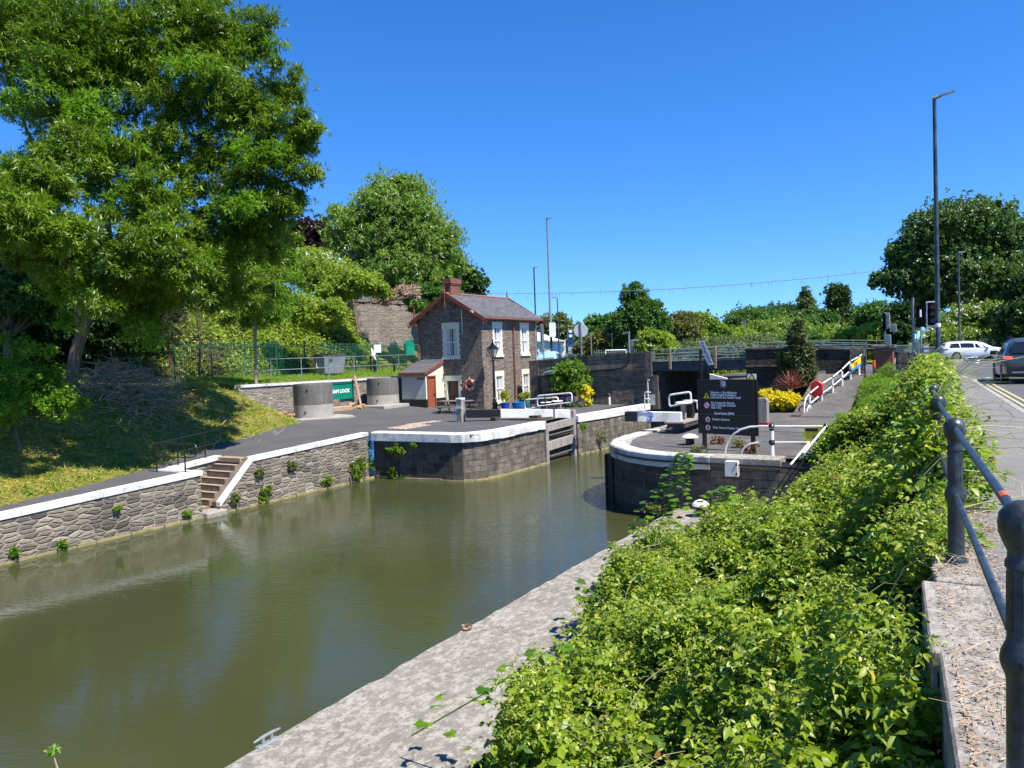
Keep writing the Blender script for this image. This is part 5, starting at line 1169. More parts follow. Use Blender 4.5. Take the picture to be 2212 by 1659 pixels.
MB().tube([ony(*C7(374,1285),37.5), ony(*C7(378,1215),37.6), ony(*C7(404,1160),38.0)] + [p[0].lerp(p[1],.5) for p in pp[1:]], .032, 8).build('lower_rail', m_white, t, True)
m = MB()
for f0, tp in pp:
    m.lathe([(.05,-.06),(.075,0),(.05,.05)], f0.lerp(tp,.5), 8); m.lathe([(.05,-.06),(.075,0),(.04,.06)], tp, 8)
m.build('ball_joint', m_black, t)
a = ony(*C7(462,960),38.9); b = ony(*C7(462,1105),38.9)
t = thing('life_ring_case', 'red plastic life ring case mounted on the white ramp railing', 'life ring case', tuple(b))
m = MB(); hw = .27; P = [(a.x+hw*cos(th_), 38.8, (a.z-hw)+hw*sin(th_)) for th_ in [radians(180*i/10) for i in range(11)]] + [(a.x+hw*cos(th_), 38.8, (b.z+hw)+hw*sin(th_)) for th_ in [radians(180+180*i/10) for i in range(11)]]
m.prism(P, (0,.2,0)); m.build('case', m_red, t, bevel=.03)
q = [ony(*C7(*p),yy) for p, yy in (((750,830),42.3),((828,755),43.1),((832,832),43.1),((752,888),42.3))]
t = thing('banner', 'yellow and blue banner with red lettering tied to the top of the white ramp railing', 'banner', tuple(q[3]))
off = Vector((.03,-.06,0)); m = MB(); m.add([p+off for p in q]+[p+off*1.4 for p in q], [(0,1,2,3),(7,6,5,4)]); m.build('cloth', m_yellow, t)
m = MB(); P = [q[3].lerp(q[2],i/10)+off*1.6+Vector((0,0,.10+.06*(i%2))) for i in range(11)]; m.add([q[3]+off*1.6, q[2]+off*1.6]+P[::-1], [tuple(range(13))]); m.build('wave', flat('banner_blue', (.02,.25,.65)), t)
m = MB()
for (fx, fy, w_, h_) in ((.28,.12,.18,.2),(.5,.2,.14,.22),(.3,.45,.34,.16)):
    def Q(u, v): return q[0].lerp(q[1],u).lerp(q[3].lerp(q[2],u),v)+off*1.7
    m.quad(Q(fx,fy),Q(fx+w_,fy),Q(fx+w_,fy+h_),Q(fx,fy+h_))
m.build('red_blocks', m_red, t)
a = ony(*C7(445,880),43.45); b = ony(*C7(536,1055),43.45)
t = thing('display_board', 'white framed display board on the dark wall behind the conifer', 'sign', (a.x,43.5,LOCK))
MB().box((a.x,43.5,b.z),(b.x,43.55,a.z)).build('panel', flat('board_pale', (.42,.43,.44)), t); MB().box((a.x+.05,43.48,lerp(b.z,a.z,.4)),(b.x-.05,43.498,lerp(b.z,a.z,.68))).build('picture', flat('picture_brown', (.16,.13,.12)), t)
MB().box((a.x+.05,43.48,lerp(b.z,a.z,.06)),(lerp(a.x,b.x,.6),43.498,lerp(b.z,a.z,.3))).build('picture', m_white, t)
MB().box((a.x,43.5,LOCK),(a.x+.06,43.54,b.z)).build('leg', m_galvd, t); MB().box((b.x-.06,43.5,LOCK),(b.x,43.54,b.z)).build('leg', m_galvd, t)
# brick pillar
t = thing('brick_pillar', 'square red brick pillar with dark stone cap at the end of the bridge wall', 'pillar', (-4.05,43.9,0))
MB().box((-4.48,43.5,-.2),(-3.62,44.3,1.22)).build('shaft', m_redbrick, t); m = MB(); m.box((-4.5,43.47,1.10),(-3.6,44.33,1.27)); m.bbox((-4.62,43.38,1.27),(-3.5,44.42,1.42),.03); m.build('cap', m_bridge, t)
a = ony(*C7(945,790),43.4); t = thing('marker_post', 'short post painted orange and blue beside the brick pillar', 'post', (a.x,43.4,-.2))
MB().tube([(a.x,43.4,-.2),(a.x,43.4,a.z-.5)], .07, 8).build('lower_band', m_blue, t); MB().tube([(a.x,43.4,a.z-.5),(a.x,43.4,a.z)], .072, 8).build('upper_band', m_orange, t)

# ------------------------------------------------------------------ pavement, kerb and road (right)
def xk(y): return interp(y, [(-20,3.62),(20.35,.92),(31.05,.2),(36,-.1),(39.5,-.6),(41.5,-1.8),(42.5,-3.4)])
def xrl(y): return interp(y, [(-20,1.65),(0,.37),(3.2,.128),(6.4,-.14),(9,-.34),(11.1,-.47),(23.8,-1.13),(38,-2.2),(41.5,-2.9),(43.2,-3.5)])
g = MB(); ys = steps_(-20,42.5,80); rows = [[(xrl(y)-.16,y,0.0),((xrl(y)+xk(y))/2,y,.0),(xk(y)-.13,y,0.0)] for y in ys]
g.add([p for r in rows for p in r], [(j*3+i,j*3+i+1,(j+1)*3+i+1,(j+1)*3+i) for j in range(len(rows)-1) for i in range(2)]); tag(g.build('pavement', m_pave), kind='structure')
kb = MB(); y = -20.0
while y < 42.4:
    y2 = y+.9; a_, b_ = xk(y), xk(y2-.012); kb.add([(a_-.13,y,-.2),(a_,y,-.2),(b_,y2-.012,-.2),(b_-.13,y2-.012,-.2),(a_-.13,y,.006),(a_,y,.006),(b_,y2-.012,.006),(b_-.13,y2-.012,.006)], [(4,5,6,7),(1,2,6,5),(0,1,5,4),(2,3,7,6),(3,0,4,7)]); y = y2
tag(kb.build('kerb', m_conc2), kind='structure')
rd = MB()
rd.quad((-3.6,44.3,-.10),(-3.6,140,-.10),(60,140,-.10),(60,-30,-.10),(3.0,-30,-.10),(-.5,40,-.10)) 
rd = MB(); rows = [[(xk(y)-.02,y,-.10),(12,y,-.105),(14,y,-.11)] for y in steps_(-20,42.5,60)]
rd.add([p for r in rows for p in r], [(j*3+i,j*3+i+1,(j+1)*3+i+1,(j+1)*3+i) for j in range(len(rows)-1) for i in range(2)])
rd.quad((-3.42,42.5,-.10),(14,42.5,-.11),(14,58,-.15),(-3.0,58,-.14)); rd.quad((-3.0,58,-.14),(14,58,-.15),(9,72,-.22),(-4.0,72,-.22)); rd.quad((-4.0,72,-.22),(40,72,-.22),(40,84,-.26),(-8,84,-.26))
tag(rd.build('road', m_road), kind='structure')
m_yl = flat('yellow_line_paint', (.52,.46,.22), .7, .35, 12)
yl = MB()
for off in (.22,.42):
    for i in range(60):
        a_, b_ = -18+56*i/60, -18+56*(i+1)/60; yl.quad((xk(a_)+off,a_,-.094),(xk(a_)+off+.08,a_,-.094),(xk(b_)+off+.08,b_,-.094),(xk(b_)+off,b_,-.094))
tag(yl.build('yellow_line', m_yl), kind='structure')
yl = MB(); P = [onz(*C7(x,y),-.12) for x, y in ((1560,822),(1660,812),(1715,797),(1735,770))]
for k in (0,.22):
    for i in range(3): a_, b_ = P[i]+Vector((0,k,0)), P[i+1]+Vector((k,k,0)); yl.quad((a_.x,a_.y,-.13),(a_.x+.0,a_.y+.1,-.13),(b_.x+.1,b_.y+.1,-.13),(b_.x+.1,b_.y,-.13))
wl = MB()
for (x0_,y0_),(x1_,y1_) in (((1822,795),(1834,778)),((1812,815),(1820,806)),((1890,938),(1930,935))): a_, b_ = onz(*C7(x0_,y0_),-.09), onz(*C7(x1_,y1_),-.09); wl.beam((a_.x,a_.y,-.095),(b_.x,b_.y,-.095),.18,.004)
tag(wl.build('white_line', m_white), kind='structure')
vp = MB(); a_ = onz(*C7(1530,820),-.1); b_ = onz(*C7(1735,770),-.1)
vp.add([(a_.x-4,a_.y,-.02),(a_.x,a_.y,-.02),(lerp(a_.x,b_.x,.7),a_.y+1.4,-.02),(b_.x,b_.y,-.02),(b_.x-1,b_.y+4,-.02),(a_.x-5,b_.y+4,-.02)] + [(a_.x-4,a_.y,-.3),(a_.x,a_.y,-.3),(lerp(a_.x,b_.x,.7),a_.y+1.4,-.3),(b_.x,b_.y,-.3),(b_.x-1,b_.y+4,-.3),(a_.x-5,b_.y+4,-.3)], [(0,1,2,3,4,5),(0,6,7,1),(1,7,8,2),(2,8,9,3),(3,9,10,4)])
tag(vp.build('verge', m_pave), kind='structure')
# slab blocks at the foot of the black railing
t = thing('wall_top', 'weathered stone slabs capping the bank wall under the black railing', 'wall', (0,5,0))
sb = [(0.6,3.05),(3.07,4.55),(4.57,5.9),(5.92,7.35),(7.37,9.5),(9.52,12),(12.02,16),(16.02,22)]
for i, (a_, b_) in enumerate(sb):
    o_ = .16+.04*(i%3); 
    m = MB(); m.add([(x,y,z) for (x,y) in ((xrl(a_)-o_,a_),(xrl(a_)+.12,a_),(xrl(b_)+.12,b_),(xrl(b_)-o_,b_)) for z in (-.5,.012+.012*(i%2))], [(1,3,5,7),(0,1,7,6),(0,2,3,1),(4,6,7,5),(2,4,5,3)]); m.build('slab', m_slab, t, bevel=.012)
m = MB(); rows = [[(xrl(y)-.12,y,-.4),(xrl(y)-.13,y,-2.5)] for y in steps_(-2,24,26)]; m.add([p for r in rows for p in r],[(2*j,2*j+1,2*j+3,2*j+2) for j in range(26)]); m.build('face', m_bridge, t)

# ------------------------------------------------------------------ black cast-iron railing along the pavement
m_iron = NT('worn_black_iron', .38, .55); n = m_iron
f = n.noise(9, 8, rough=.75); n.color(n.ramp(f, [(.4,(.014,.016,.018)),(.62,(.045,.055,.06)),(.72,(.14,.16,.165))])).bump(n.noise(40, 4), .5, .006); m_iron = n.m
t = thing('iron_railing', 'black cast-iron post and rail fence with ball joints along the pavement edge', 'railing', (0,5,0))
RH, RMh = 1.0, .52
yp = [0.75, 3.19, 6.41, 9.0, 11.1, 14.0, 17.0, 20.0, 23.8, 27, 30.2, 33.4, 36.6]
def ipost(x, y, k=1.0):
    m = MB(); m.lathe([(.075,0),(.075,.04),(.062,.06),(.056,.08),(.053,.44),(.056,.46),(.068,.49),(.073,.52),(.068,.55),(.054,.58),(.050,.60),(.047,.84),(.054,.845),(.054,.865),(.046,.88),(.045,.90),(.058,.93),(.071,.965),(.074,1.0),(.069,1.035),(.048,1.065),(.02,1.078),(0,1.08)], (x,y,0), 18)
    for a_ in range(8): m.tube([(x+.048*cos(a_*pi/4),y+.048*sin(a_*pi/4),.62),(x+.045*cos(a_*pi/4),y+.045*sin(a_*pi/4),.83)], .004, 4)
    return m.build('post', m_iron, t, True)
for y in yp: ipost(xrl(y), y)
far = [(onz(1993,815,0)), onz(1953,806,0), Vector((-3.45,43.1,0))]
far = [Vector((xrl(39.6)+.15,39.6,0)), Vector((-2.75,41.6,0)), Vector((-3.4,43.1,0))]
for p in far: ipost(p.x, p.y)
for z, r in ((RH-.0,.020),(RMh,.020)):
    pts = [(xrl(-3)+0,-3,z)] + [(xrl(y),y,z) for y in yp] + [(p.x,p.y,z) for p in far]; MB().tube(pts, r, 10).build('rail', m_iron, t, True)
p_ = Vector((xrl(5),5,RH+.02)).lerp(Vector((xrl(3.19),3.19,RH+.02)),.62)
MB().tube([Vector((xrl(3.72),3.72,RH+.003)), Vector((xrl(3.62),3.62,RH+.003))], .0203, 10).build('rust_patch', flat('rust_orange', (.42,.10,.04), .7), t)
# litter of dead stems on the slabs
rng = np.random.default_rng(5); n_ = 7000
yy_ = 2.0+9*rng.random(n_); cl_ = rng.integers(0,60,n_); cx_ = rng.normal(.12,.22,60); cy_ = 2+9*rng.random(60); mk_ = rng.random(n_) < .65; yy_ = np.where(mk_, cy_[cl_]+rng.normal(0,.22,n_), yy_); xx_ = np.array([xrl(y) for y in yy_])+np.where(mk_, cx_[cl_]+rng.normal(0,.09,n_), rng.normal(.12,.25,n_)); xx_ = np.maximum(xx_, np.array([xrl(y)-.14 for y in yy_])); P = np.stack([xx_,yy_,np.full(n_,.035)],1)
A_ = rng.normal(size=(n_,3))*np.array([1,1,.12]); V_, F_ = leaves(P, A_, np.array([[0,0,1.]])+rng.normal(size=(n_,3))*.4, rng.uniform(.015,.05,n_), rng.uniform(.004,.012,n_), .1)
tag(mesh_np('leaf_litter', V_, F_, m_dead, None, rng.random(n_)), kind='stuff')
ds_ = MB(); rq = random.Random(66)
for k in range(90):
    y = rq.choice([rq.gauss(6.0,.5), rq.uniform(2,10)]); x = xrl(y)+rq.uniform(-.12,.35); a_ = rq.uniform(-1.6,1.6); L_ = rq.uniform(.08,.42); p = Vector((x,y,rq.uniform(.03,.09))); d = Vector((cos(a_),sin(a_),rq.uniform(-.05,.18)))*L_; r_ = rq.choice([.001,.0015,.0022]); ds_.tube([p-d*.5, p+Vector((0,0,.02)), p+d*.5], [r_,r_,r_*.6], 4, cap=False)
tag(ds_.build('dry_stalks', flat('straw', (.48,.38,.24), .85)), kind='stuff')
# iron ring and mooring cleat on the quay
a = onz((800+1437*.7233)/1.82278, (2000+662*.7233)/1.82278, QUAY)
t = thing('mooring_ring', 'rusty iron mooring ring lying at the quay edge', 'ring', tuple(a))
MB().tube(arc(a+Vector((.0,0,.04)), .085, 0, 360, (1,0,0), (0,1,.25), 16), .016, 6, cap=False).build('ring', flat('rust_ring', (.20,.075,.04), .8), t, True); MB().lathe([(.03,0),(.03,.06),(0,.07)], a+Vector((-.1,.02,0)), 8).build('eye', m_conc2, t)
a = onz((800+350*.7233)/1.82278, (2000+1280*.7233)/1.82278, QUAY)
t = thing('mooring_cleat', 'galvanised mooring cleat on the near edge of the quay', 'cleat', tuple(a))
m_cl = flat('cleat_steel', (.30,.32,.33), .4, .15, 9, metal=.3)
MB().bbox(a+Vector((-.05,-.17,0)), a+Vector((.05,.17,.02)), .01).build('base', m_cl, t)
MB().tube([a+Vector((0,-.22,.10)), a+Vector((0,-.08,.11)), a+Vector((0,.08,.11)), a+Vector((0,.22,.10))], [.012,.022,.022,.012], 8).build('horn', m_cl, t, True)
for dy in (-.07,.07): MB().tube([a+Vector((0,dy,.02)), a+Vector((0,dy,.105))], .022, 8).build('leg', m_cl, t, True)

# ------------------------------------------------------------------ tall lamps, traffic lights, poles
m_lampg = NT('lamp_dark', .45, .5); n = m_lampg; n.color(n.ramp(n.noise(2.5, 6, rough=.7), [(.4,(.02,.028,.032)),(.6,(.06,.085,.08)),(.7,(.11,.15,.12))])); m_lampg = n.m
b = onz(2028,838,0); tp = ony(2017,214,b.y).z
t = thing('lamp_column', 'tall dark street lamp column on the right behind the traffic light', 'street lamp', tuple(b))
MB().lathe([(.14,0),(.14,1.25),(.075,1.42),(.07,tp*.5),(.055,tp)], b, 14).build('column', m_lampg, t, True)
hd = MB(); q0 = Vector((b.x,b.y,tp)); rt_ = Vector((1,.15,.0)); hd.tube([q0+Vector((-.05,0,.02)), q0+rt_*.2+Vector((0,0,.08))], .06, 8); hd.beam(q0+rt_*.15+Vector((0,0,.08)), q0+rt_*.58+Vector((0,0,.17)), .16,.05); hd.build('lamp_head', m_galv, t)
MB().lathe([(.076,2.02),(.085,2.05),(.085,2.12),(.076,2.15)], b, 12).build('band', m_tw, t)
def lampcol(u, vb, vt, D, lab, mat, r=.08, headlen=.9, name='lamp_column', z0=None, left=False, base=None):
    p0 = dep(u, vb, D); tz = ony(u, vt, p0.y).z; b = Vector((p0.x, p0.y, z0 if z0 is not None else p0.z))
    t = thing(name, lab, 'street lamp', tuple(b)); h = tz-b.z
    MB().lathe([(r*1.6,0),(r*1.6,1.4),(r,1.5),(r*.75,h)], b, 8).build('column', mat, t, True)
    if base: MB().lathe([(r*1.62,0),(r*1.62,1.42),(r*1.02,1.52),(r*.98,base)], b, 8).build('painted_base', m_black, t)
    d = -1 if left else 1; q0 = Vector((b.x,b.y,tz)); rr_ = RM @ Vector((1,0,0))
    MB().beam(q0-rr_*.05*d, q0+rr_*headlen*d+Vector((0,0,.05)), .22,.09).build('lamp_head', m_galv, t); return t
lampcol(1192,772,470,60,'tall grey lamp column with camera rising right of the house roof', m_galv, .10, .35, z0=.3, base=3.3)
lampcol(1160,772,577,75,'dark lamp column close to the right edge of the house', m_lampg, .09, .4, z0=.3)
lampcol(930,690,550,80,'pale grey lamp column in front of the blossoming tree above the wall', m_galv, .10, .7, z0=6.4)
lampcol(1208,770,643,95,'slim dark lamp column beyond the pale building', m_lampg, .08, -.6, z0=.2)
lampcol(2073,735,545,62,'green lamp column in front of the yellow-green hedge', m_lampg, .09, .5, z0=-.2)
lampcol(1700,750,700,80,'small grey floodlight column beyond the bridge railing', m_galv, .06, .3, z0=.2)
# box, camera and sign on the tall grey column
def board(name, lab, cat, u0, v0, u1, v1, D, mat, zleg=None, mpost=None, th=.04):
    a = dep(u0,v0,D); b = dep(u1,v1,D); rr_ = RM @ Vector((1,0,0)); upz = Vector((0,0,1)); w_ = (b-a).dot(rr_); f_ = rr_.cross(upz).normalized()
    t = thing(name, lab, cat, (a.x,a.y,zleg if zleg is not None else b.z)); c = a
    m = MB(); P = [Vector((a.x,a.y,b.z)), Vector((a.x,a.y,b.z))+rr_*w_, Vector((a.x,a.y,a.z))+rr_*w_, Vector((a.x,a.y,a.z))]
    m.add(P+[p+f_*-th for p in P], [(0,1,2,3),(7,6,5,4),(4,5,1,0),(5,6,2,1),(6,7,3,2),(7,4,0,3)]); m.build('panel', mat, t)
    if zleg is not None: q = a+rr_*w_*.5-f_*(-th*.5+.0); MB().tube([(q.x,q.y,zleg),(q.x,q.y,a.z)], .04, 6).build('post', mpost or m_galv, t)
    return t
board('traffic_sign_back', 'white rectangular sign on the tall grey column right of the house', 'sign', 1186, 697, 1200, 727, 59.6, m_tw)
board('dark_sign_back', 'dark grey back of a road sign close to the house corner', 'sign', 1166, 700, 1174, 743, 58, flat('sign_grey', (.16,.17,.18)), .4)
p0 = dep(1255,790,57); t = thing('round_sign', 'back of a round road sign on a white pole beside the bridge wall', 'sign', (p0.x,p0.y,.3)); c = dep(1254,714,57); rr_ = RM @ Vector((1,0,0))
MB().prism([c+rr_*.5*cos(2*pi*i/20)+Vector((0,0,.5*sin(2*pi*i/20))) for i in range(20)], (.02,.03,0)).build('disc', flat('sign_back', (.42,.43,.44)), t); MB().tube([(c.x+.05,c.y-.05,.3),(c.x+.05,c.y-.05,c.z+.6)], .06, 6).build('pole', m_galv, t)
for u, vt, D, lab, mt in ((1330,716,70,'grey pole with a small square head standing beyond the bridge wall, left one', m_galv),(1412,700,75,'thin green pole beyond the bridge wall among the trees', m_lampg),(1355,718,65,'white pole with camera head beyond the bridge wall, right of the grey poles', m_galv)):
    pass
def pole(u, vt, D, lab, mt, r=.05, head=True):
    q = dep(u, 770, D); tz = ony(u, vt, q.y).z; t = thing('pole', lab, 'pole', (q.x,q.y,.1)); MB().tube([(q.x,q.y,.1),(q.x,q.y,tz)], r, 6).build('shaft', mt, t)
    if head: MB().box((q.x-.45,q.y-.1,tz-.15),(q.x+.05,q.y+.1,tz)).build('head', mt, t)
pole(1278,717,66,'slim grey pole behind the bridge wall, right of the round sign', m_galv, .05, False)
pole(1360,716,60,'grey pole with camera head beyond the bridge wall before the blossoming shrub', m_galv, .07)
pole(1323,720,70,'slim green pole between round sign and camera pole', m_lampg, .05)
pole(1612,692,90,'hooked white camera pole beyond the bridge in front of the woods', m_galv, .05)
# footbridge-like fences and boxes beyond left bridge wall
t = thing('road_railing', 'white and grey tubular road railing on the left bridge approach wall', 'railing', (-22,46,.4))
for v in ((1172,757,1262,741),(1172,775,1262,764)):
    a, b = ony(v[0],v[1],44.9), ony(v[2],v[3],44.9); MB().tube([a,b], .03, 6).build('rail', m_galv, t)
for u in (1174,1212,1256): a = ony(u,745,44.9); MB().tube([(a.x,44.9,.3),(a.x,44.9,a.z+.1)], .04, 6).build('post', m_galv, t)
t = thing('palisade_fence', 'grey palisade fence beyond the left bridge wall', 'fence', (-24,62,.2))
m = MB()
for i in range(46): q = dep(1284+i*5.1, 772, 66); m.box((q.x-.03,q.y-.03,.1),(q.x+.03,q.y+.03,1.75))
a, b = dep(1284,772,66), dep(1514,772,66); m.beam((a.x,a.y,1.5),(b.x,b.y,1.5),.05,.05); m.beam((a.x,a.y,.6),(b.x,b.y,.6),.05,.05); m.build('pales', m_galvd, t)
t = thing('white_barrier', 'white barrier rail beyond the left bridge wall', 'barrier', (-22,55,.3))
a, b = dep(1308,757,62), dep(1352,756,62); MB().tube([a,b], .06, 6).build('rail', m_white, t); 
for q in (a,b): MB().tube([(q.x,q.y,.1),(q.x,q.y,q.z)], .05, 6).build('post', m_white, t)
t = thing('metal_gate_frame', 'grey metal gate frame and cabinet beyond the left bridge wall', 'gate', (-22,58,.3))
a, b = dep(1364,735,62), dep(1387,735,62); 
for q in (a, b): MB().box((q.x-.12,q.y-.12,.1),(q.x+.12,q.y+.12,q.z)).build('post', m_galv, t)
MB().beam(a,b,.2,.1).build('top_bar', m_galv, t)

# traffic signals
m_sig = flat('signal_black', (.006,.006,.007), .8, spec=.1)
p0 = onz(1974.5,806,0); tz = ony(1972,643,p0.y).z
t = thing('traffic_light', 'white bordered three-lamp traffic light on a grey pole behind the tall dark lamp', 'traffic light', tuple(p0))
MB().tube([(p0.x,p0.y,-.1),(p0.x,p0.y,tz)], .06, 10).build('pole', m_galvd, t, True)
a = ony(2000.5,651.5,p0.y+.1); b = ony(2024,705,p0.y+.1); m = MB(); m.bbox((a.x,p0.y+.1,b.z),(b.x+.03,p0.y+.13,a.z),.01); m.build('white_border', m_tw, t)
m = MB(); m.box((a.x+.06,p0.y+.07,b.z+.06),(b.x-.03,p0.y+.099,a.z-.06)); m.build('backing_board', m_sig, t)
hc = (a.x+b.x)/2+.04; hh_ = a.z-b.z
m = MB(); m.bbox((hc-.14,p0.y-.12,b.z+.12),(hc+.14,p0.y+.07,a.z-.12),.02); m.build('housing', m_sig, t)
m_redl = NT('red_lens', .3); m_redl.color((.25,.02,.02)); m_redl = m_redl.m
for i, mt in enumerate((m_redl, flat('amber_lens', (.08,.05,.02), .3), flat('green_lens', (.02,.06,.05), .3))):
    zc_ = a.z-.12-(hh_-.24)*(i+.5)/3
    MB().prism([(hc+.10*cos(2*pi*k/16), p0.y-.122, zc_+.10*sin(2*pi*k/16)) for k in range(16)], (0,-.01,0)).build('lens', mt, t)
    m = MB(); P = arc(Vector((hc,p0.y-.12,zc_)), .12, 20, 160, (1,0,0), (0,0,1), 8)
    for k in range(8): m.add([P[k], P[k+1], P[k+1]+Vector((0,-.2,-.03)), P[k]+Vector((0,-.2,-.03))], [(0,1,2,3)])
    m.build('visor', m_sig, t)
m = MB(); m.box((p0.x+.1,p0.y+.3,b.z+.0),(a.x-.03,p0.y+.34,a.z-.12)); m.box((p0.x-.1,p0.y+.05,b.z+.6),(a.x,p0.y+.09,b.z+.66)); m.build('rear_board', m_sig, t)
q0 = ony(*C7(1338,390),p0.y-.1); MB().tube([q0-Vector((0,0,.2)), q0+Vector((0,0,.15))], .05, 6).build('sensor', m_tw, t)
m = MB()
for k in range(9): m.box((p0.x+.06,p0.y-.05,b.z+.4+k*.09),(p0.x+.1,p0.y-.0,b.z+.45+k*.09))
m.build('bolts', m_sig, t)
p0 = ony(*C7(1040,640),47.0); tz = ony(*C7(1036,392),47.0).z
t = thing('traffic_light', 'dark traffic light seen from the side rising behind the brick pillar', 'traffic light', (p0.x,47,.2))
MB().tube([(p0.x,47,.1),(p0.x,47,tz)], .06, 8).build('pole', m_galv, t, True)
a = ony(*C7(1020,392),46.9); b = ony(*C7(1082,545),46.9); MB().bbox((a.x,46.7,b.z),(a.x+.12,47.2,a.z),.02).build('backing_board', m_sig, t)
m = MB(); m.bbox((a.x+.14,46.75,b.z+.15),(b.x,46.98,a.z),.02)
for i in range(3): m.prism([(a.x+.2,46.75,a.z-.1-.3*i),(b.x+.02,46.75,a.z-.16-.3*i),(a.x+.2,46.75,a.z-.28-.3*i)], (0,-.2,0))
m.build('housing', m_galvd, t)
a = ony(*C7(1078,485),46.9); b = ony(*C7(1135,548),46.9); MB().bbox((a.x,46.8,b.z),(b.x,47.1,a.z),.02).build('pedestrian_signal', m_galvd, t)
a = ony(*C7(1030,575),46.8); b = ony(*C7(1090,640),46.8); MB().bbox((a.x,46.7,b.z-.2),(b.x,46.95,a.z),.02).build('control_box', m_galvd, t)
# railings and boxes across the junction
t = thing('guard_railing', 'grey green vertical bar guard railing across the junction beyond the pillar', 'railing', (-2,52,0))
m = MB()
for i in range(22): q = dep(1936+i*3.0, 778, 52); m.box((q.x-.02,q.y-.02,-.1),(q.x+.02,q.y+.02,1.25))
a, b = dep(1936,778,52), dep(1998,778,52); m.beam((a.x,a.y,1.27),(b.x,b.y,1.27),.06,.05); m.beam((a.x,a.y,.1),(b.x,b.y,.1),.05,.04); m.build('bars', m_galvd, t)
t = thing('guard_railing', 'pale guard railing by the hedge right of the junction pole', 'railing', (0,60,0))
m = MB()
for i in range(16): q = dep(1998+i*2.6, 762, 62); m.box((q.x-.03,q.y-.03,-.2),(q.x+.03,q.y+.03,1.0))
a, b = dep(1998,762,62), dep(2038,762,62); m.beam((a.x,a.y,1.0),(b.x,b.y,1.0),.06,.05); m.build('bars', m_galvd, t)
a = dep(1990,768,50); t = thing('signal_post', 'grey post with striped white pedestrian unit at the junction', 'post', (a.x,a.y,-.1)); MB().tube([(a.x,a.y,-.1),(a.x,a.y,3.3)], .05, 6).build('pole', m_galv, t); MB().bbox((a.x-.35,a.y-.15,.2),(a.x-.1,a.y+.1,1.5),.02).build('cabinet', m_galvd, t)
m = MB()
for k in range(4): m.box((a.x+.15,a.y-.1,.25+k*.28),(a.x+.42,a.y,.40+k*.28))
m.build('stripes', m_tw, t)
a = ony(*C7(1140,740),46); b = ony(*C7(1290,800),46); tag(MB().box((a.x,46,-.1),(b.x,46.4,a.z+.1)).build('low_wall', m_bridge, None, loc=(a.x,46,-.1)), 'low dark stone wall between the brick pillar and the grey traffic light pole', 'wall')

# ------------------------------------------------------------------ bunting wire across the sky
t = thing('overhead_wire', 'thin overhead wire with hanging ties across the sky right of the house', 'wire', (-20,60,12))
p0, p1 = dep(1040,633,70), dep(1905,584,60); pts = [p0.lerp(p1,i/24)-Vector((0,0,1.1*4*(i/24)*(1-i/24)*.5)) for i in range(25)]
MB().tube(pts, .025, 5).build('wire', m_galvd, t)
m = MB(); rr = random.Random(9)
for i in range(24):
    for k in range(2): q = pts[i].lerp(pts[i+1], rr.random()); m.tube([q, q+Vector((rr.uniform(-.15,.15),0,rr.choice([-1,-1,-1,-1,.6])*rr.uniform(.3,.5)))], .014, 4)
build_split(m, 'tie', m_galvd, t)

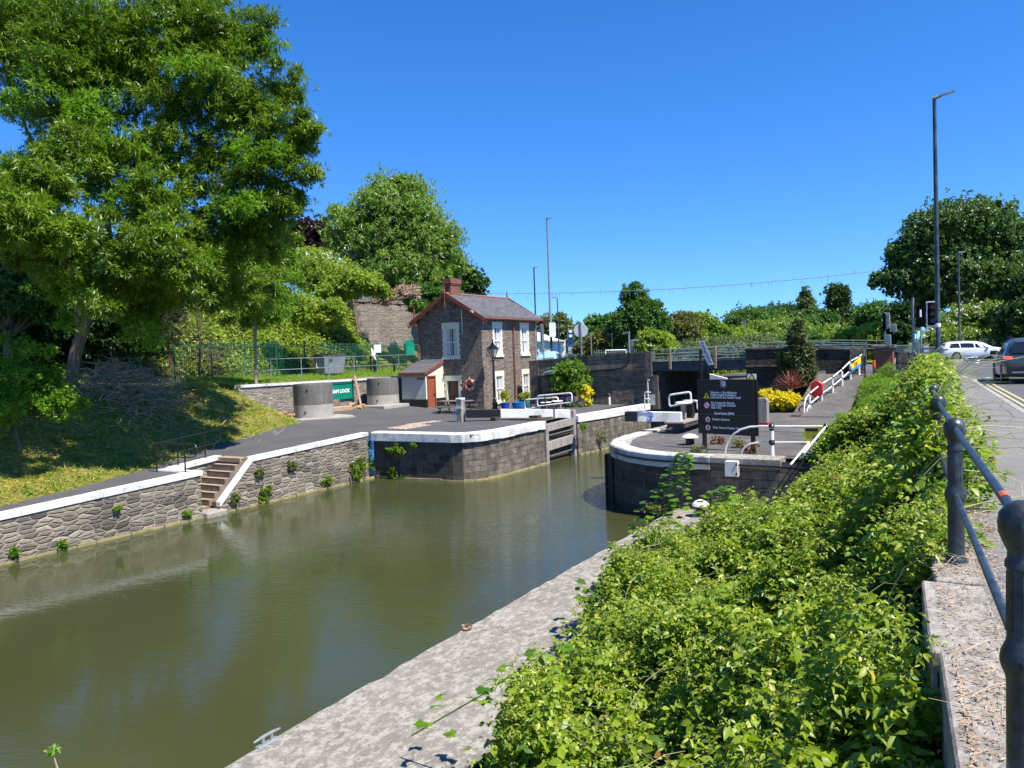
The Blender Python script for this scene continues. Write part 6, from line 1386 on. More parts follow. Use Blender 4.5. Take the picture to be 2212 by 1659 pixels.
# ------------------------------------------------------------------ cars
m_tyre = flat('tyre', (.015,.015,.015), .8, .1, 5); m_alloy = flat('alloy', (.45,.45,.46), .35, .1, 8, metal=.6)
m_cglass = NT('car_glass', .05, .9); m_cglass.color((.012,.015,.018)); m_cglass = m_cglass.m
def car(name, label, loc, rz, paint_, L_, W_, H_, prof, belt, wheels, hood_x, wh_r=.33, estate=True, tail=m_red, tlit=False, roofm=None):
    """x forward; prof: list (x, ztop, zbelt, zsill, halfwidth, roof half width)"""
    t = thing(name, label, 'car', loc, None, rz)
    m = MB(); secs = []
    for (x, zt, zb, zs, hw, rw) in prof:
        pts = [(hw*.92, zs), (hw, zs+.12), (hw, lerp(zs,zb,.6)), (hw*.97, zb), (lerp(hw*.97,rw,.85) if zt-zb > .1 else hw*.9, lerp(zb,zt,.8)), (rw*.86, zt-.01 if zt-zb > .1 else zt), (rw*.4, zt+.015), (0, zt+.02)]
        secs.append([(x, y, z) for y, z in pts] + [(x, -y, z) for y, z in pts[-2::-1]])
    k = len(secs[0]); V = [p for s in secs for p in s]
    F = [(i*k+j, (i+1)*k+j, (i+1)*k+j+1, i*k+j+1) for i in range(len(secs)-1) for j in range(k-1)] + [tuple(range(k)), tuple(range((len(secs)-1)*k, len(secs)*k))] + [(i*k, i*k+k-1, (i+1)*k+k-1, (i+1)*k) for i in range(len(secs)-1)]
    m.add(V, F); bd = m.build('body', paint_, t, True, local=True)
    def S(x, y01, side):          # point on the side glass band: y01 0 belt .. 1 roof
        a = [p[0] for p in prof]; f = lambda i: float(np.interp(x, a, [p[i] for p in prof])); zb, zt, hw, rw = f(2), f(1), f(4), f(5)
        return Vector((x, side*(lerp(hw*.97, lerp(hw*.97,rw,.85), y01)+.006), lerp(zb, lerp(zb,zt,.8), y01)))
    for side in (1, -1):
        for (xa, xb, xc, xd_) in belt:      # bottom xa..xb, top xd..xc
            m = MB(); nn = 6
            for i in range(nn):
                u0, u1 = i/nn, (i+1)/nn
                for j in range(3):
                    v0, v1 = .1+.8*j/3, .1+.8*(j+1)/3
                    g = lambda u, v: S(lerp(lerp(xa,xb,u), lerp(xd_,xc,u), v), v, side)
                    m.quad(g(u0,v0), g(u1,v0), g(u1,v1), g(u0,v1))
            m.build('side_window', m_cglass, t, local=True)
    for x in wheels:
        for side in (1, -1):
            y = side*(W_/2-.10); w = MB().tube([(x,y-.11,wh_r),(x,y+.11,wh_r)], wh_r, 20).build('wheel', m_tyre, t, True, local=True)
            MB().tube([(x,y+side*.105,wh_r),(x,y+side*.118,wh_r)], wh_r*.66, 14).build('rim', m_alloy, w, True, local=True)
            mm = MB().tube([(x,y+side*.05,wh_r),(x,y+side*.104,wh_r)], wh_r*1.08, 20); mm.build('wheel_arch', m_tb, t, True, local=True)
            mm = MB()
            for k_ in range(5): a_ = 2*pi*(k_+.5)/5; mm.add([(x+wh_r*.1*cos(a_-.6),y+side*.121,wh_r+wh_r*.1*sin(a_-.6)),(x+wh_r*.6*cos(a_-.28),y+side*.121,wh_r+wh_r*.6*sin(a_-.28)),(x+wh_r*.6*cos(a_+.28),y+side*.121,wh_r+wh_r*.6*sin(a_+.28)),(x+wh_r*.1*cos(a_+.6),y+side*.121,wh_r+wh_r*.1*sin(a_+.6))],[(0,1,2,3)])
            mm.build('spoke_gap', m_tb, w, local=True)
    return t, prof
m_wcar = NT('white_car_paint', .22, .6); m_wcar.color((.72,.73,.74)); m_wcar.b.inputs['Coat Weight'].default_value = .6; m_wcar = m_wcar.m
m_gcar = NT('taupe_car_paint', .25, .6); m_gcar.color((.115,.105,.085)); m_gcar.b.inputs['Metallic'].default_value = .5; m_gcar.b.inputs['Coat Weight'].default_value = .6; m_gcar = m_gcar.m
m_bcar = NT('pale_blue_car_paint', .25, .6); m_bcar.color((.30,.50,.62)); m_bcar = m_bcar.m
prW = [(-2.35,.98,.86,.42,.76,.60),(-2.30,1.05,.90,.36,.84,.66),(-2.15,1.22,.93,.30,.88,.64),(-1.95,1.40,.95,.28,.90,.62),(-1.6,1.48,.95,.26,.91,.62),(-.6,1.50,.93,.24,.91,.63),(.1,1.46,.91,.24,.91,.63),(.6,1.34,.90,.24,.91,.62),(1.0,1.13,.89,.24,.91,.64),(1.25,1.0,.88,.25,.90,.66),(1.7,.93,.80,.27,.88,.66),(2.1,.82,.70,.30,.82,.62),(2.32,.66,.58,.34,.66,.5)]
wa = onz(*C7(1660,790),-.22); rr_ = RM @ Vector((1,0,0)); wpos = dep(2100,777,61.5)
t, _ = car('estate_car', 'white estate car driving away past the hedge at the junction', (wpos.x,wpos.y,wpos.z), radians(YAW-13+2), m_wcar, 4.7, 1.82, 1.5, prW, [(-1.95,-1.15,-1.2,-1.75),(-1.08,-.12,-.15,-1.1),(-.05,.98,.42,-.05)], (-1.42,1.32), 1.2)
wt = t
fR = lambda x, y, z: Vector((x,y,z))
MB().add([fR(-2.325,-.60,.96),fR(-2.325,.60,.96),fR(-2.09,.54,1.35),fR(-2.09,-.54,1.35)],[(0,1,2,3)]).build('rear_window', m_cglass, wt, local=True)
for s in (1,-1): 
    m = MB(); m.add([fR(-2.36,s*.42,.80),fR(-2.345,s*.80,.82),fR(-2.31,s*.86,.90),fR(-2.35,s*.42,.90)],[(0,1,2,3)]); m.add([fR(-2.345,s*.80,.82),fR(-2.0,s*.915,.86),fR(-2.0,s*.915,.92),fR(-2.31,s*.86,.92)],[(0,1,2,3)]); m.build('tail_light', flat('tail_dark', (.25,.01,.01), .2), wt, local=True)
MB().box((-2.40,-.28,.66),(-2.365,.28,.78)).build('number_plate', m_tb, wt, local=True)
MB().box((-2.38,-.78,.24),(-2.28,.78,.42)).build('rear_bumper', m_tb, wt, local=True)
for s in (1,-1): MB().bbox((.72,s*.93-.09,.92),(.9,s*.93+.09,1.06),.03).build('wing_mirror', m_wcar, wt, local=True)
for s in (1,-1): MB().tube([(-1.7,s*.56,1.52),(.2,s*.56,1.52)], .018, 6).build('roof_rail', m_tb, wt, local=True)
prS = [(-2.2,1.0,.92,.40,.80,.66),(-2.17,1.08,1.0,.33,.88,.70),(-2.02,1.25,1.04,.28,.92,.68),(-1.85,1.52,1.06,.24,.94,.66),(-1.5,1.63,1.06,.22,.95,.66),(-.4,1.66,1.04,.22,.95,.67),(.3,1.58,1.03,.22,.95,.66),(.8,1.32,1.02,.22,.95,.66),(1.1,1.12,1.0,.30,.94,.70),(1.8,1.02,.90,.33,.92,.70),(2.15,.86,.74,.36,.84,.62)]
sp = onz(2204,829,-.1)
sx_ = sp.x+.28; sy_ = sp.y+1.9
t, _ = car('suv', 'taupe grey SUV with red tail light lit waiting on the road at the right edge', (sx_, sy_, -.1), radians(94), m_gcar, 4.4, 1.9, 1.66, prS, [(-1.85,-1.1,-1.1,-1.6),(-1.05,-.15,-.15,-1.05),(-.1,.85,.45,-.1)], (-1.35,1.35), 1.1, .36)
MB().add([fR(-2.20,-.72,1.13),fR(-2.20,.72,1.13),fR(-1.95,.60,1.52),fR(-1.95,-.60,1.52)],[(0,1,2,3)]).build('rear_window', m_cglass, t, local=True)
m_tl = NT('lit_tail_light', .3); m_tl.color((.6,.02,.015)); m_tl.b.inputs['Emission Color'].default_value = (1,.05,.03,1); m_tl.b.inputs['Emission Strength'].default_value = 1.2; m_tl = m_tl.m
for s in (1,-1): m = MB(); m.box((-2.225,s*.68,.93),(-2.14,s*.88,1.01)); m.box((-2.2,s*.86,.93),(-2.02,s*.935,1.0)); m.build('tail_light', m_tl, t, local=True)
MB().box((-2.25,-.84,.34),(-2.1,.84,.62)).build('rear_bumper', m_tb, t, local=True); MB().box((-2.262,-.26,.70),(-2.235,.26,.82)).build('number_plate', m_yellow, t, local=True)
MB().box((-2.27,-.7,.40),(-2.255,.7,.46)).build('bumper_trim', m_galv, t, local=True)
for s in (1,-1): MB().bbox((.62,s*1.02-.1,1.02),(.8,s*1.02+.1,1.2),.03).build('wing_mirror', m_tb, t, local=True); MB().tube([(-1.6,s*.6,1.70),(.1,s*.6,1.70)], .022, 6).build('roof_rail', m_tb, t, local=True)
bp = dep(1190,779,60); t, _ = car('blue_car', 'pale blue car parked behind the bridge approach wall beside the house', (bp.x,bp.y,.25), radians(YAW+78), m_bcar, 4.2, 1.8, 1.5, prW, [(-1.95,-1.15,-1.2,-1.75),(-1.08,-.12,-.15,-1.1),(-.05,.98,.42,-.05)], (-1.42,1.32), 1.2)
MB().add([fR(1.12,-.66,1.03),fR(1.12,.66,1.03),fR(.55,.58,1.40),fR(.55,-.58,1.40)],[(0,1,2,3)]).build('windscreen', m_cglass, t, local=True)
# off-frame van on the road whose shade falls across the kerb

# ------------------------------------------------------------------ pale industrial building and sign beyond the bridge
t = thing('warehouse', 'long white low-pitched industrial building behind the right side of the house', 'building', (-40,105,0))
m_wh = flat('white_cladding', (.72,.72,.70), .6, .04, 2)
a, b = dep(1166,748,105), dep(1222,748,105); rr_ = RM @ Vector((1,0,0)); ff = Vector((-rr_.y,rr_.x,0))
A0 = Vector((a.x,a.y,-.3)) - rr_*6; B0 = Vector((b.x,b.y,-.3)); zA = dep(1166,692,105).z+1.0; zB = dep(1222,740,105).z
m = MB(); ze = dep(1200,735,105).z; m.add([A0,B0,B0+Vector((0,0,ze+.3)),A0+Vector((0,0,ze+.3)),A0+ff*20,B0+ff*20,B0+ff*20+Vector((0,0,ze+.3)),A0+ff*20+Vector((0,0,ze+.3))],[(0,1,2,3),(1,5,6,2),(0,3,7,4),(4,5,6,7)]); m.build('wall', m_wh, t)
m = MB(); R0 = Vector((A0.x,A0.y,zA)); R1 = Vector((B0.x,B0.y,ze+.15)); m.add([A0+Vector((0,0,ze+.3))-ff*.4, B0+Vector((0,0,ze+.3))-ff*.4, R1+ff*9, R0+ff*9, A0+Vector((0,0,ze+.1))-ff*.4, B0+Vector((0,0,ze+.1))-ff*.4],[(0,1,2,3),(4,5,1,0)]); m.build('roof', flat('roof_white', (.66,.66,.66), .6, .05), t)
for u in (1186, 1191): c = dep(u,716,104); MB().box((c.x-.12,c.y-.1,c.z-.6),(c.x+.12,c.y+.1,c.z+.1)).build('vent', m_tb, t)
c0, c1 = dep(1195,748,103), dep(1216,760,103); MB().beam(c0,c1,.3,1.0).build('shop_front', flat('front_blue', (.05,.16,.4)), t)
t = thing('totem_sign', 'tall dark blue totem sign with white lettering beyond the house', 'sign', tuple(dep(1232,760,85)))
rr_ = RM @ Vector((1,0,0)); a = dep(1226,713,85); b = dep(1238,762,85); c = (a+b)/2
MB().beam(Vector((c.x,c.y,.2)), Vector((c.x,c.y,a.z)), (b-a).dot(rr_), .4, tuple(-Vector((-rr_.y,rr_.x,0)))).build('panel', flat('totem_blue', (.01,.05,.16), .4), t)
fwd = Vector((-rr_.y,rr_.x,0)); 
for i, w_ in enumerate((.28,.28)): MB().beam(c-fwd*.23+Vector((0,0,1.1-i*.5))-rr_*.15, c-fwd*.23+Vector((0,0,1.1-i*.5))+rr_*.2, .02, .3).build('lettering', m_tw, t)
MB().beam(c-fwd*.22+Vector((0,0,-1.0))-rr_*.28, c-fwd*.22+Vector((0,0,-1.0))+rr_*.28, .02, .8).build('lower_panel', flat('totem_pale', (.35,.45,.5)), t)

# ------------------------------------------------------------------ leaf materials
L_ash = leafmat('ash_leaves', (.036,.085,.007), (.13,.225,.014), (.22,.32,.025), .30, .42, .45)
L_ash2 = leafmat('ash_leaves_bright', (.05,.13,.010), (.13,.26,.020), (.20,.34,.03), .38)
L_rob = leafmat('robinia_leaves', (.07,.14,.035), (.15,.25,.065), (.21,.32,.09), .35)
L_robf = leafmat('blossom', (.62,.58,.42), (.75,.72,.58), (.8,.8,.7), .2)
L_hedge = leafmat('hedge_leaves', (.085,.16,.022), (.20,.29,.045), (.28,.36,.075), .33)
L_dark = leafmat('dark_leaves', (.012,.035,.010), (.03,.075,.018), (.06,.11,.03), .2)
L_purp = leafmat('copper_leaves', (.018,.008,.012), (.04,.016,.02), (.06,.025,.03), .15)
L_wood = leafmat('woodland_leaves', (.03,.085,.025), (.065,.15,.035), (.12,.21,.05), .25)
L_woody = leafmat('woodland_yellow', (.08,.15,.03), (.15,.24,.045), (.22,.30,.06), .25)
L_grey = leafmat('grey_green_leaves', (.06,.10,.05), (.12,.17,.09), (.17,.22,.12), .2)
L_olive = leafmat('olive_leaves', (.06,.08,.03), (.12,.145,.05), (.17,.18,.07), .2)
L_pop = leafmat('poplar_leaves', (.02,.05,.02), (.045,.09,.03), (.07,.12,.045), .2)
L_big = leafmat('maple_like_leaves', (.030,.070,.022), (.080,.145,.045), (.17,.23,.10), .25, .4, .5)
L_conif = leafmat('conifer_leaves', (.03,.05,.02), (.08,.11,.045), (.16,.18,.08), .15)
L_yel = leafmat('golden_leaves', (.55,.48,.02), (.75,.62,.03), (.80,.72,.10), .3)
L_lime = leafmat('lime_shrub_leaves', (.05,.12,.015), (.12,.22,.03), (.20,.32,.05), .3)
L_lav = leafmat('lavender_flowers', (.10,.06,.22), (.22,.14,.40), (.32,.22,.5), .2)
L_red = leafmat('red_leaves', (.12,.02,.02), (.22,.05,.04), (.25,.10,.06), .2)
L_brnsh = leafmat('bronze_leaves', (.07,.035,.02), (.13,.075,.035), (.12,.12,.04), .2)
L_brmb = leafmat('bramble_leaves', (.10,.18,.010), (.26,.35,.022), (.45,.42,.06), .32, .42, .4)
L_grass = leafmat('grass_blades', (.08,.19,.015), (.14,.27,.025), (.22,.30,.05), .35)
L_cut = leafmat('cut_grass', (.17,.21,.03), (.33,.31,.09), (.50,.40,.17), .25)

def blob(u, v, D, ru, rv, w=1.0, dd=1.0):
    """crown mass centred on the sight line (u,v) at distance D, radii in picture units at that distance"""
    c = dep(u, v, D); s = D/1679; return (tuple(c), (ru*s*1.0, ru*s*dd, rv*s), w*ru*rv)
def tree(name, label, u, vb, D, blobs, mat, seed, trunkpts=None, r0=.2, group=None, cat='tree', z0=None, fr_=None, **kw):
    p = dep(u, vb, D); base = Vector((p.x, p.y, z0 if z0 is not None else p.z))
    t = thing(name, label, cat, tuple(base), group)
    bl = [blob(*b) for b in blobs]; rg = random.Random(seed)
    m = MB(); top = Vector(bl[0][0])
    tp = trunkpts or [base, base.lerp(top,.5)+Vector((rg.uniform(-.3,.3),0,0)), top]; limb(m, tp, r0, r0*.3, 8, r0*.3, rg)
    for b in bl:
        c = Vector(b[0]); s_ = tp[len(tp)//2]
        for k in range(3): e = c+Vector([rg.uniform(-.6,.6)*b[1][i] for i in range(3)]); limb(m, [s_, s_.lerp(e,.5)+Vector((0,0,rg.uniform(-.2,.3)*b[1][2]*.5)), e], r0*.42, r0*.06, 5, r0*.3, rg)
    m.build('trunk', m_bark, t, True); crown('crown', bl, mat, t, seed, org=tuple(base), **kw)
    if fr_: crown('blossom', bl, L_robf, t, seed+1, org=tuple(base), **fr_)
    return t

# ------------------------------------------------------------------ the big ash on the left
DA = 31.5
base = Vector((*[dep(155,805,32)[i] for i in (0,1)], .9)); t = thing('ash_tree', 'huge leafy ash tree on the left bank with pale forked trunk', 'tree', tuple(base))
W_ = lambda u, v, D=DA: dep(u, v, D)
m = MB(); rg = random.Random(12)
limb(m, [base, W_(163,760,32), W_(183,705,32), W_(212,640,32), W_(236,560,32), W_(232,470,32), W_(238,380,31.5), W_(225,250,31), W_(235,90,31)], .27, .08, 10, .04, rg)
limb(m, [W_(175,735,32), W_(170,690,32), W_(160,600,33), W_(120,420,33), W_(60,280,33), W_(10,150,33)], .16, .04, 8, .05, rg)
limb(m, [W_(243,555,32), W_(262,500,31.5), W_(300,440,31), W_(370,370,30.5), W_(400,300,30), W_(395,230,30)], .20, .05, 8, .05, rg)
limb(m, [W_(250,545,32), W_(290,515,31), W_(350,495,30.5), W_(430,500,30), W_(520,470,29)], .13, .03, 7, .05, rg)
limb(m, [W_(370,370,30.5), W_(440,330,30), W_(520,300,29.5), W_(600,270,29)], .10, .02, 6, .05, rg)
limb(m, [W_(300,440,31), W_(420,420,30), W_(540,400,29), W_(640,390,28.5)], .10, .02, 6, .05, rg)
for k in range(26):
    s_ = W_(rg.uniform(150,450), rg.uniform(150,480), rg.uniform(30,32)); e = s_+Vector((rg.uniform(-2,2),rg.uniform(-2,2),rg.uniform(-.4,1.8))); limb(m, [s_, s_.lerp(e,.5)+Vector((0,0,.2)), e], .05, .012, 5, .08, rg)
m.build('trunk', m_bark, t, True)
ab = [(60,40,31,120,90),(200,60,30,130,100),(350,30,30,120,90),(470,60,29.5,85,80),(560,75,29,40,70),(90,190,31,110,90),(240,190,29,110,80),(380,190,29,110,90),(510,190,29,100,90),(620,180,28.5,50,50),(610,290,28.5,75,60),(655,285,28,35,45),
      (470,300,29,90,80),(330,320,28,70,60),(160,300,29,95,70),(560,390,28.5,90,60),(630,440,28.5,45,40),(440,420,29,80,55),(520,470,29,75,60),(230,400,28,90,45),(60,380,32,70,60),(20,470,33,60,60),(100,500,32,80,40),(90,80,32,120,120),(640,360,28.5,55,50),
      (380,540,29,90,50),(500,560,28.5,60,60),(590,480,28.8,45,60),(300,620,28,80,50),(140,120,28,90,80),(300,90,29,90,80),(430,60,29,80,70),(200,480,25.5,60,40),(90,560,25,70,45),(330,520,25,70,45),(400,600,26,70,50),(180,330,26,90,60),(350,400,26,70,45)]
bl = [blob(*b) for b in ab]
ab = ab+[(500,600,35.5,65,50),(575,590,35.5,55,50),(600,530,31,45,45),(520,520,30.5,65,50),(545,640,34,50,45),(450,540,33.5,65,50),(565,650,35.5,45,35),(470,590,35.5,60,50),(480,600,31,60,50),(540,640,31,50,35),(430,560,30.5,60,50),(520,690,32,40,18),(300,600,26.8,60,40),(250,540,26,60,30),(380,620,27.5,60,40),(450,640,30,60,30),(30,470,22,90,60),(120,500,22.5,80,45),(330,560,25,80,45),(400,560,26,70,45),(350,470,26,70,50),(60,400,23,80,60),(-60,450,21.5,90,70),(200,650,24,60,30)]; bl = [blob(*b) for b in ab]
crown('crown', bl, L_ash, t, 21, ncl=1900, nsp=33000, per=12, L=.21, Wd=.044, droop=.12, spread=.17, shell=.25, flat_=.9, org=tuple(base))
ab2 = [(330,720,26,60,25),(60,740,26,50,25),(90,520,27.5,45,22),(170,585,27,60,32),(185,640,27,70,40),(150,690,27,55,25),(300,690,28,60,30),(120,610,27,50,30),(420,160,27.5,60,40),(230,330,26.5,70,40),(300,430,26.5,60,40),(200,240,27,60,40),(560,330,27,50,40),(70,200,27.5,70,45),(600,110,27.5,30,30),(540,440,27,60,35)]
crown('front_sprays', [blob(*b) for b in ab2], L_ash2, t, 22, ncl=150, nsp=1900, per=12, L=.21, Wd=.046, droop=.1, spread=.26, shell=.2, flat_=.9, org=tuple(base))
# slim young tree by the wall end
pb = onz(553,880,-1.1); pb = Vector((-32.6,28.9,-1.2)); ptop = ony(551,690,28.9)
pb = ony(553,884,28.9); pb.z = -1.2
t = thing('young_tree', 'slim young tree with straight bare grey trunk at the end of the terrace wall', 'tree', tuple(pb))
m = MB(); ptop = ony(551,690,pb.y); m.tube([pb, pb.lerp(ptop,.5), ptop, ony(553,560,pb.y)], [.10,.085,.075,.03], 9)
for k in range(12): e = dep(rg.uniform(500,610), rg.uniform(510,640), 38); s_ = ony(552, rg.uniform(600,690), pb.y); limb(m, [s_, s_.lerp(e,.6), e], .025, .008, 4, .05, rg)
m.build('trunk', flat('pale_trunk', (.27,.23,.18), .85, .25, 5, spec=.15), t, True)
dpt = (RM.transposed() @ (ptop-EYE)); D_ = -dpt.z
bl = [blob(*b) for b in [(570,660,D_,55,45),(535,640,D_,50,45),(590,610,D_,48,50),(530,590,D_,45,50),(565,550,D_,50,50),(610,570,D_,25,40),(500,620,D_,25,30)]]
crown('crown', bl, L_ash2, t, 24, ncl=220, nsp=3600, per=12, L=.2, Wd=.045, droop=.3, spread=.25, shell=.2, flat_=.7, org=tuple(pb))

# ------------------------------------------------------------------ background trees and shrubs, left
tree('robinia_tree', 'wide domed false acacia tree with white blossom above the stone wall', 850, 640, 72, [(850,480,72,95,75),(790,520,72,75,70),(920,520,72,70,75),(830,420,72,60,45),(880,425,72,60,45),(750,490,72,45,50),(965,560,72,35,70),(850,580,72,100,50),(905,600,72,80,40)], L_rob, 31, None, .45, z0=6.3, ncl=900, nsp=15000, per=8, L=.30, Wd=.11, spread=.17, shell=.3, droop=.3, fr_=dict(ncl=500, nsp=700, per=3, L=.22, Wd=.13, spread=.1, shell=.7))
tree('blossom_shrub', 'low false acacia shrub heavy with white blossom left of the stone wall', 690, 650, 58, [(690,590,58,55,45),(722,612,58,36,38),(655,575,58,32,38)], L_hedge, 32, None, .18, cat='shrub', z0=4.5, ncl=260, nsp=5200, per=8, L=.2, Wd=.08, spread=.2, shell=.4, fr_=dict(ncl=150, nsp=330, per=4, L=.2, Wd=.10, spread=.08, shell=.85))
tree('copper_beech', 'dark purple leaved tree behind the blossom shrub', 660, 640, 80, [(665,515,80,52,40),(640,555,80,42,45),(700,520,78,40,30)], L_purp, 33, None, .3, z0=6, ncl=160, nsp=2600, per=8, L=.4, Wd=.26, spread=.22, shell=.4)
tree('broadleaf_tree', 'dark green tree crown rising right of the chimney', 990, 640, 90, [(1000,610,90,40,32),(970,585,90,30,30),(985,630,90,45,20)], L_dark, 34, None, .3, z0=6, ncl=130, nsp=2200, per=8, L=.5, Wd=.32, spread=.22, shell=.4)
tree('willow_tree', 'pale silvery tree seen between the ash and the copper tree', 570, 640, 85, [(560,560,85,45,50),(590,520,85,35,40)], L_grey, 35, None, .3, z0=5, ncl=110, nsp=1800, per=8, L=.5, Wd=.12, spread=.22, shell=.4)
tree('ivy_bush', 'yellow green mound of bushes on top of the stone wall', 780, 645, 56, [(770,612,56,50,20),(815,626,56,28,11),(725,632,56,36,16)], L_hedge, 36, None, .1, cat='bush', z0=6.2, ncl=110, nsp=2000, per=8, L=.26, Wd=.12, spread=.2, shell=.5)
tree('scrub_bush', 'green scrub filling the slope below the blossom shrub', 720, 690, 50, [(715,668,50,36,22),(690,680,50,45,26),(650,660,50,40,28)], L_hedge, 39, None, .1, cat='bush', z0=3.5, ncl=140, nsp=3200, per=8, L=.16, Wd=.08, spread=.2, shell=.5)
tree('dead_bush', 'pale dead ivy bush on the wall top near the lamp column', 875, 648, 60, [(878,632,60,22,16),(830,640,60,9,18)], m_dead, 37, None, .15, cat='bush', z0=6.3, ncl=50, nsp=600, per=8, L=.35, Wd=.05, spread=.25, shell=.3)
tree('elder_bush', 'green bushes with cream flowers beside the chimney', 930, 655, 62, [(925,640,62,32,20),(960,640,66,30,18),(905,655,60,25,12)], L_wood, 38, None, .12, cat='bush', z0=6.3, ncl=80, nsp=1400, per=8, L=.3, Wd=.14, spread=.2, shell=.5)

def scatter(name, fn, x0, x1, y0, y1, n, mat, seed, L, Wd, lump=.25, clus=0, up=.5, keep=None, label=None, droop=.2, hh=.0, yfade=None):
    rng = np.random.default_rng(seed); k = clus or n
    cx = rng.uniform(x0, x1, k); cy = rng.uniform(y0, y1, k)
    if yfade: cy = y0 + (y1-y0)*rng.random(k)**yfade
    idx = rng.integers(0, k, n) if clus else np.arange(n)
    sp = .0 if not clus else lump*1.3
    x = cx[idx]+rng.normal(size=n)*sp; y = cy[idx]+rng.normal(size=n)*sp
    if keep is not None: ok = np.array([keep(a, b) for a, b in zip(x, y)]); x, y, idx = x[ok], y[ok], idx[ok]
    n = len(x); z = np.array([fn(a, b) for a, b in zip(x, y)])
    zo = (rng.random(k)**1.5*lump*1.6)[idx] if clus else np.zeros(n)
    z = z + zo*rng.random(n) + rng.normal(size=n)*lump*.25 + hh
    P = np.stack([x, y, z], 1); A = rng.normal(size=(n,3))*np.array([1,1,.45]); A[:,2] -= droop; N = rng.normal(size=(n,3))*.55 + np.array([.15,-.1,up+.4])
    Lr = L*(.6+.8*rng.random(n)); V, F = leaves(P, A, N, Lr, Lr*Wd/L*(.7+.6*rng.random(n)), .1)
    o = mesh_np(name, V, F, mat, None, rng.random(k)[idx]*.4+rng.random(n)*.6); tag(o, kind='stuff')
    if label: o['label'] = label
    return o
def slopez(x, y):
    base = zleft(x, y); d = max(0, -38.6-x); return base + min(1, d/1.5)*(1.2+.55*sin(x*.8+y*.5)+.45*sin(y*1.1-x*.6)+.3*sin(x*2.1+y*1.7))
scatter('undergrowth', slopez, -50, -38.6, 16, 47, 62000, L_hedge, 41, .20, .12, .35, 3200, keep=lambda a, b: a < -38.5 and not (a > -42.3 and b > 46.2))
scatter('undergrowth', lambda x, y: slopez(x, y), -60, -38.4, -2, 22, 26000, L_dark, 42, .24, .14, .5, 1500)
g = MB(); g.add(*grid(lambda x, y: slopez(x,y)-.25, steps_(-38.75,-60,30), steps_(-10,46.2,60))); tag(g.build('slope_soil', m_soil), kind='structure')
# dark trees and bushes behind and left of the ash
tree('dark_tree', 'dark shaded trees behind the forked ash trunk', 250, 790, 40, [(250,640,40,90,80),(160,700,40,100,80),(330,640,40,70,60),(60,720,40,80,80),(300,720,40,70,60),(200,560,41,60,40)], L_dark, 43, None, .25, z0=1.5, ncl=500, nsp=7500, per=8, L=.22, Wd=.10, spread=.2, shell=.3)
tree('ivy_tree', 'ivy covered tree at the far left edge behind the ash', 20, 800, 36, [(20,620,36,70,70),(-40,560,36,70,90),(80,640,37,50,60),(40,560,37,50,30)], L_wood, 44, None, .25, z0=1, ncl=300, nsp=4200, per=8, L=.16, Wd=.10, spread=.2, shell=.4)
tree('elder_bush', 'bright green bush at the left edge of the lawn', 40, 880, 26, [(20,830,26,60,55),(90,850,27,50,45),(-20,880,25,60,40),(150,880,27,50,22)], L_ash2, 45, None, .06, cat='bush', z0=-1.0, ncl=130, nsp=2600, per=8, L=.13, Wd=.07, spread=.26, shell=.4)
tree('dead_branch_bush', 'dark leafless branches hanging behind the green fence', 430, 790, 38, [(420,650,38,60,60),(380,720,38,40,50),(450,600,38,50,40)], m_woodd, 46, None, .06, cat='bush', z0=1.2, ncl=60, nsp=300, per=3, L=.8, Wd=.02, spread=.3, shell=.2)
# brush pile of dead twigs
t = thing('brush_pile', 'pile of cut dead brown twigs under the ash tree', 'brush pile', (-31,20,.5))
m = MB(); rg = random.Random(77); cpt = (-30.2,20.5)
for k in range(1700):
    if k % 4: x = rg.gauss(-32.2,1.0); y = rg.gauss(20.6,1.3)
    else: x = rg.gauss(-30.6,1.9); y = rg.gauss(20.3,2.6)
    hz_ = 1.35*math.exp(-((x+32.2)**2/2.6+(y-20.6)**2/4.5)); z = zleft(x,y)+rg.uniform(0,1)*hz_+.05
    d = Vector((rg.gauss(0,1),rg.gauss(0,1),rg.gauss(0,.35))).normalized()*rg.uniform(.25,1.0); p = Vector((x,y,z)); q = p+d*.5+Vector((rg.uniform(-.1,.1),rg.uniform(-.1,.1),rg.uniform(-.05,.1)))
    r_ = rg.choice([.008,.01,.012,.02]); m.tube([p,q,p+d], [r_,r_*.8,r_*.4], 3, cap=False)
m.build('twigs', m_dead, t)['kind'] = 'stuff'
# lawn tufts
def onlawn(x, y): return x < xe(y)+.05 and not (y > 28.1 and x > -33.4) 
scatter('lawn_grass', lambda x, y: zleft(x,y), -33.5, -23.9, 4, 30, 100000, L_cut, 47, .17, .016, .06, 5200, .3, onlawn, droop=-.15)
scatter('lawn_weeds', lambda x, y: zleft(x,y), -33.5, -24.3, 4, 30, 26000, L_ash2, 48, .10, .055, .10, 1400, .5, onlawn)
scatter('terrace_grass', lambda x, y: zleft(x,y), -39, -33.4, 27, 50, 26000, L_grass, 49, .22, .014, .04, 0, .2, droop=-.9)
scatter('wall_top_weeds', lambda x, y: 6.5+.2*sin(y), -44, -42.2, 47, 66, 6000, L_olive, 50, .3, .05, .2, 300, .3, droop=-.6)

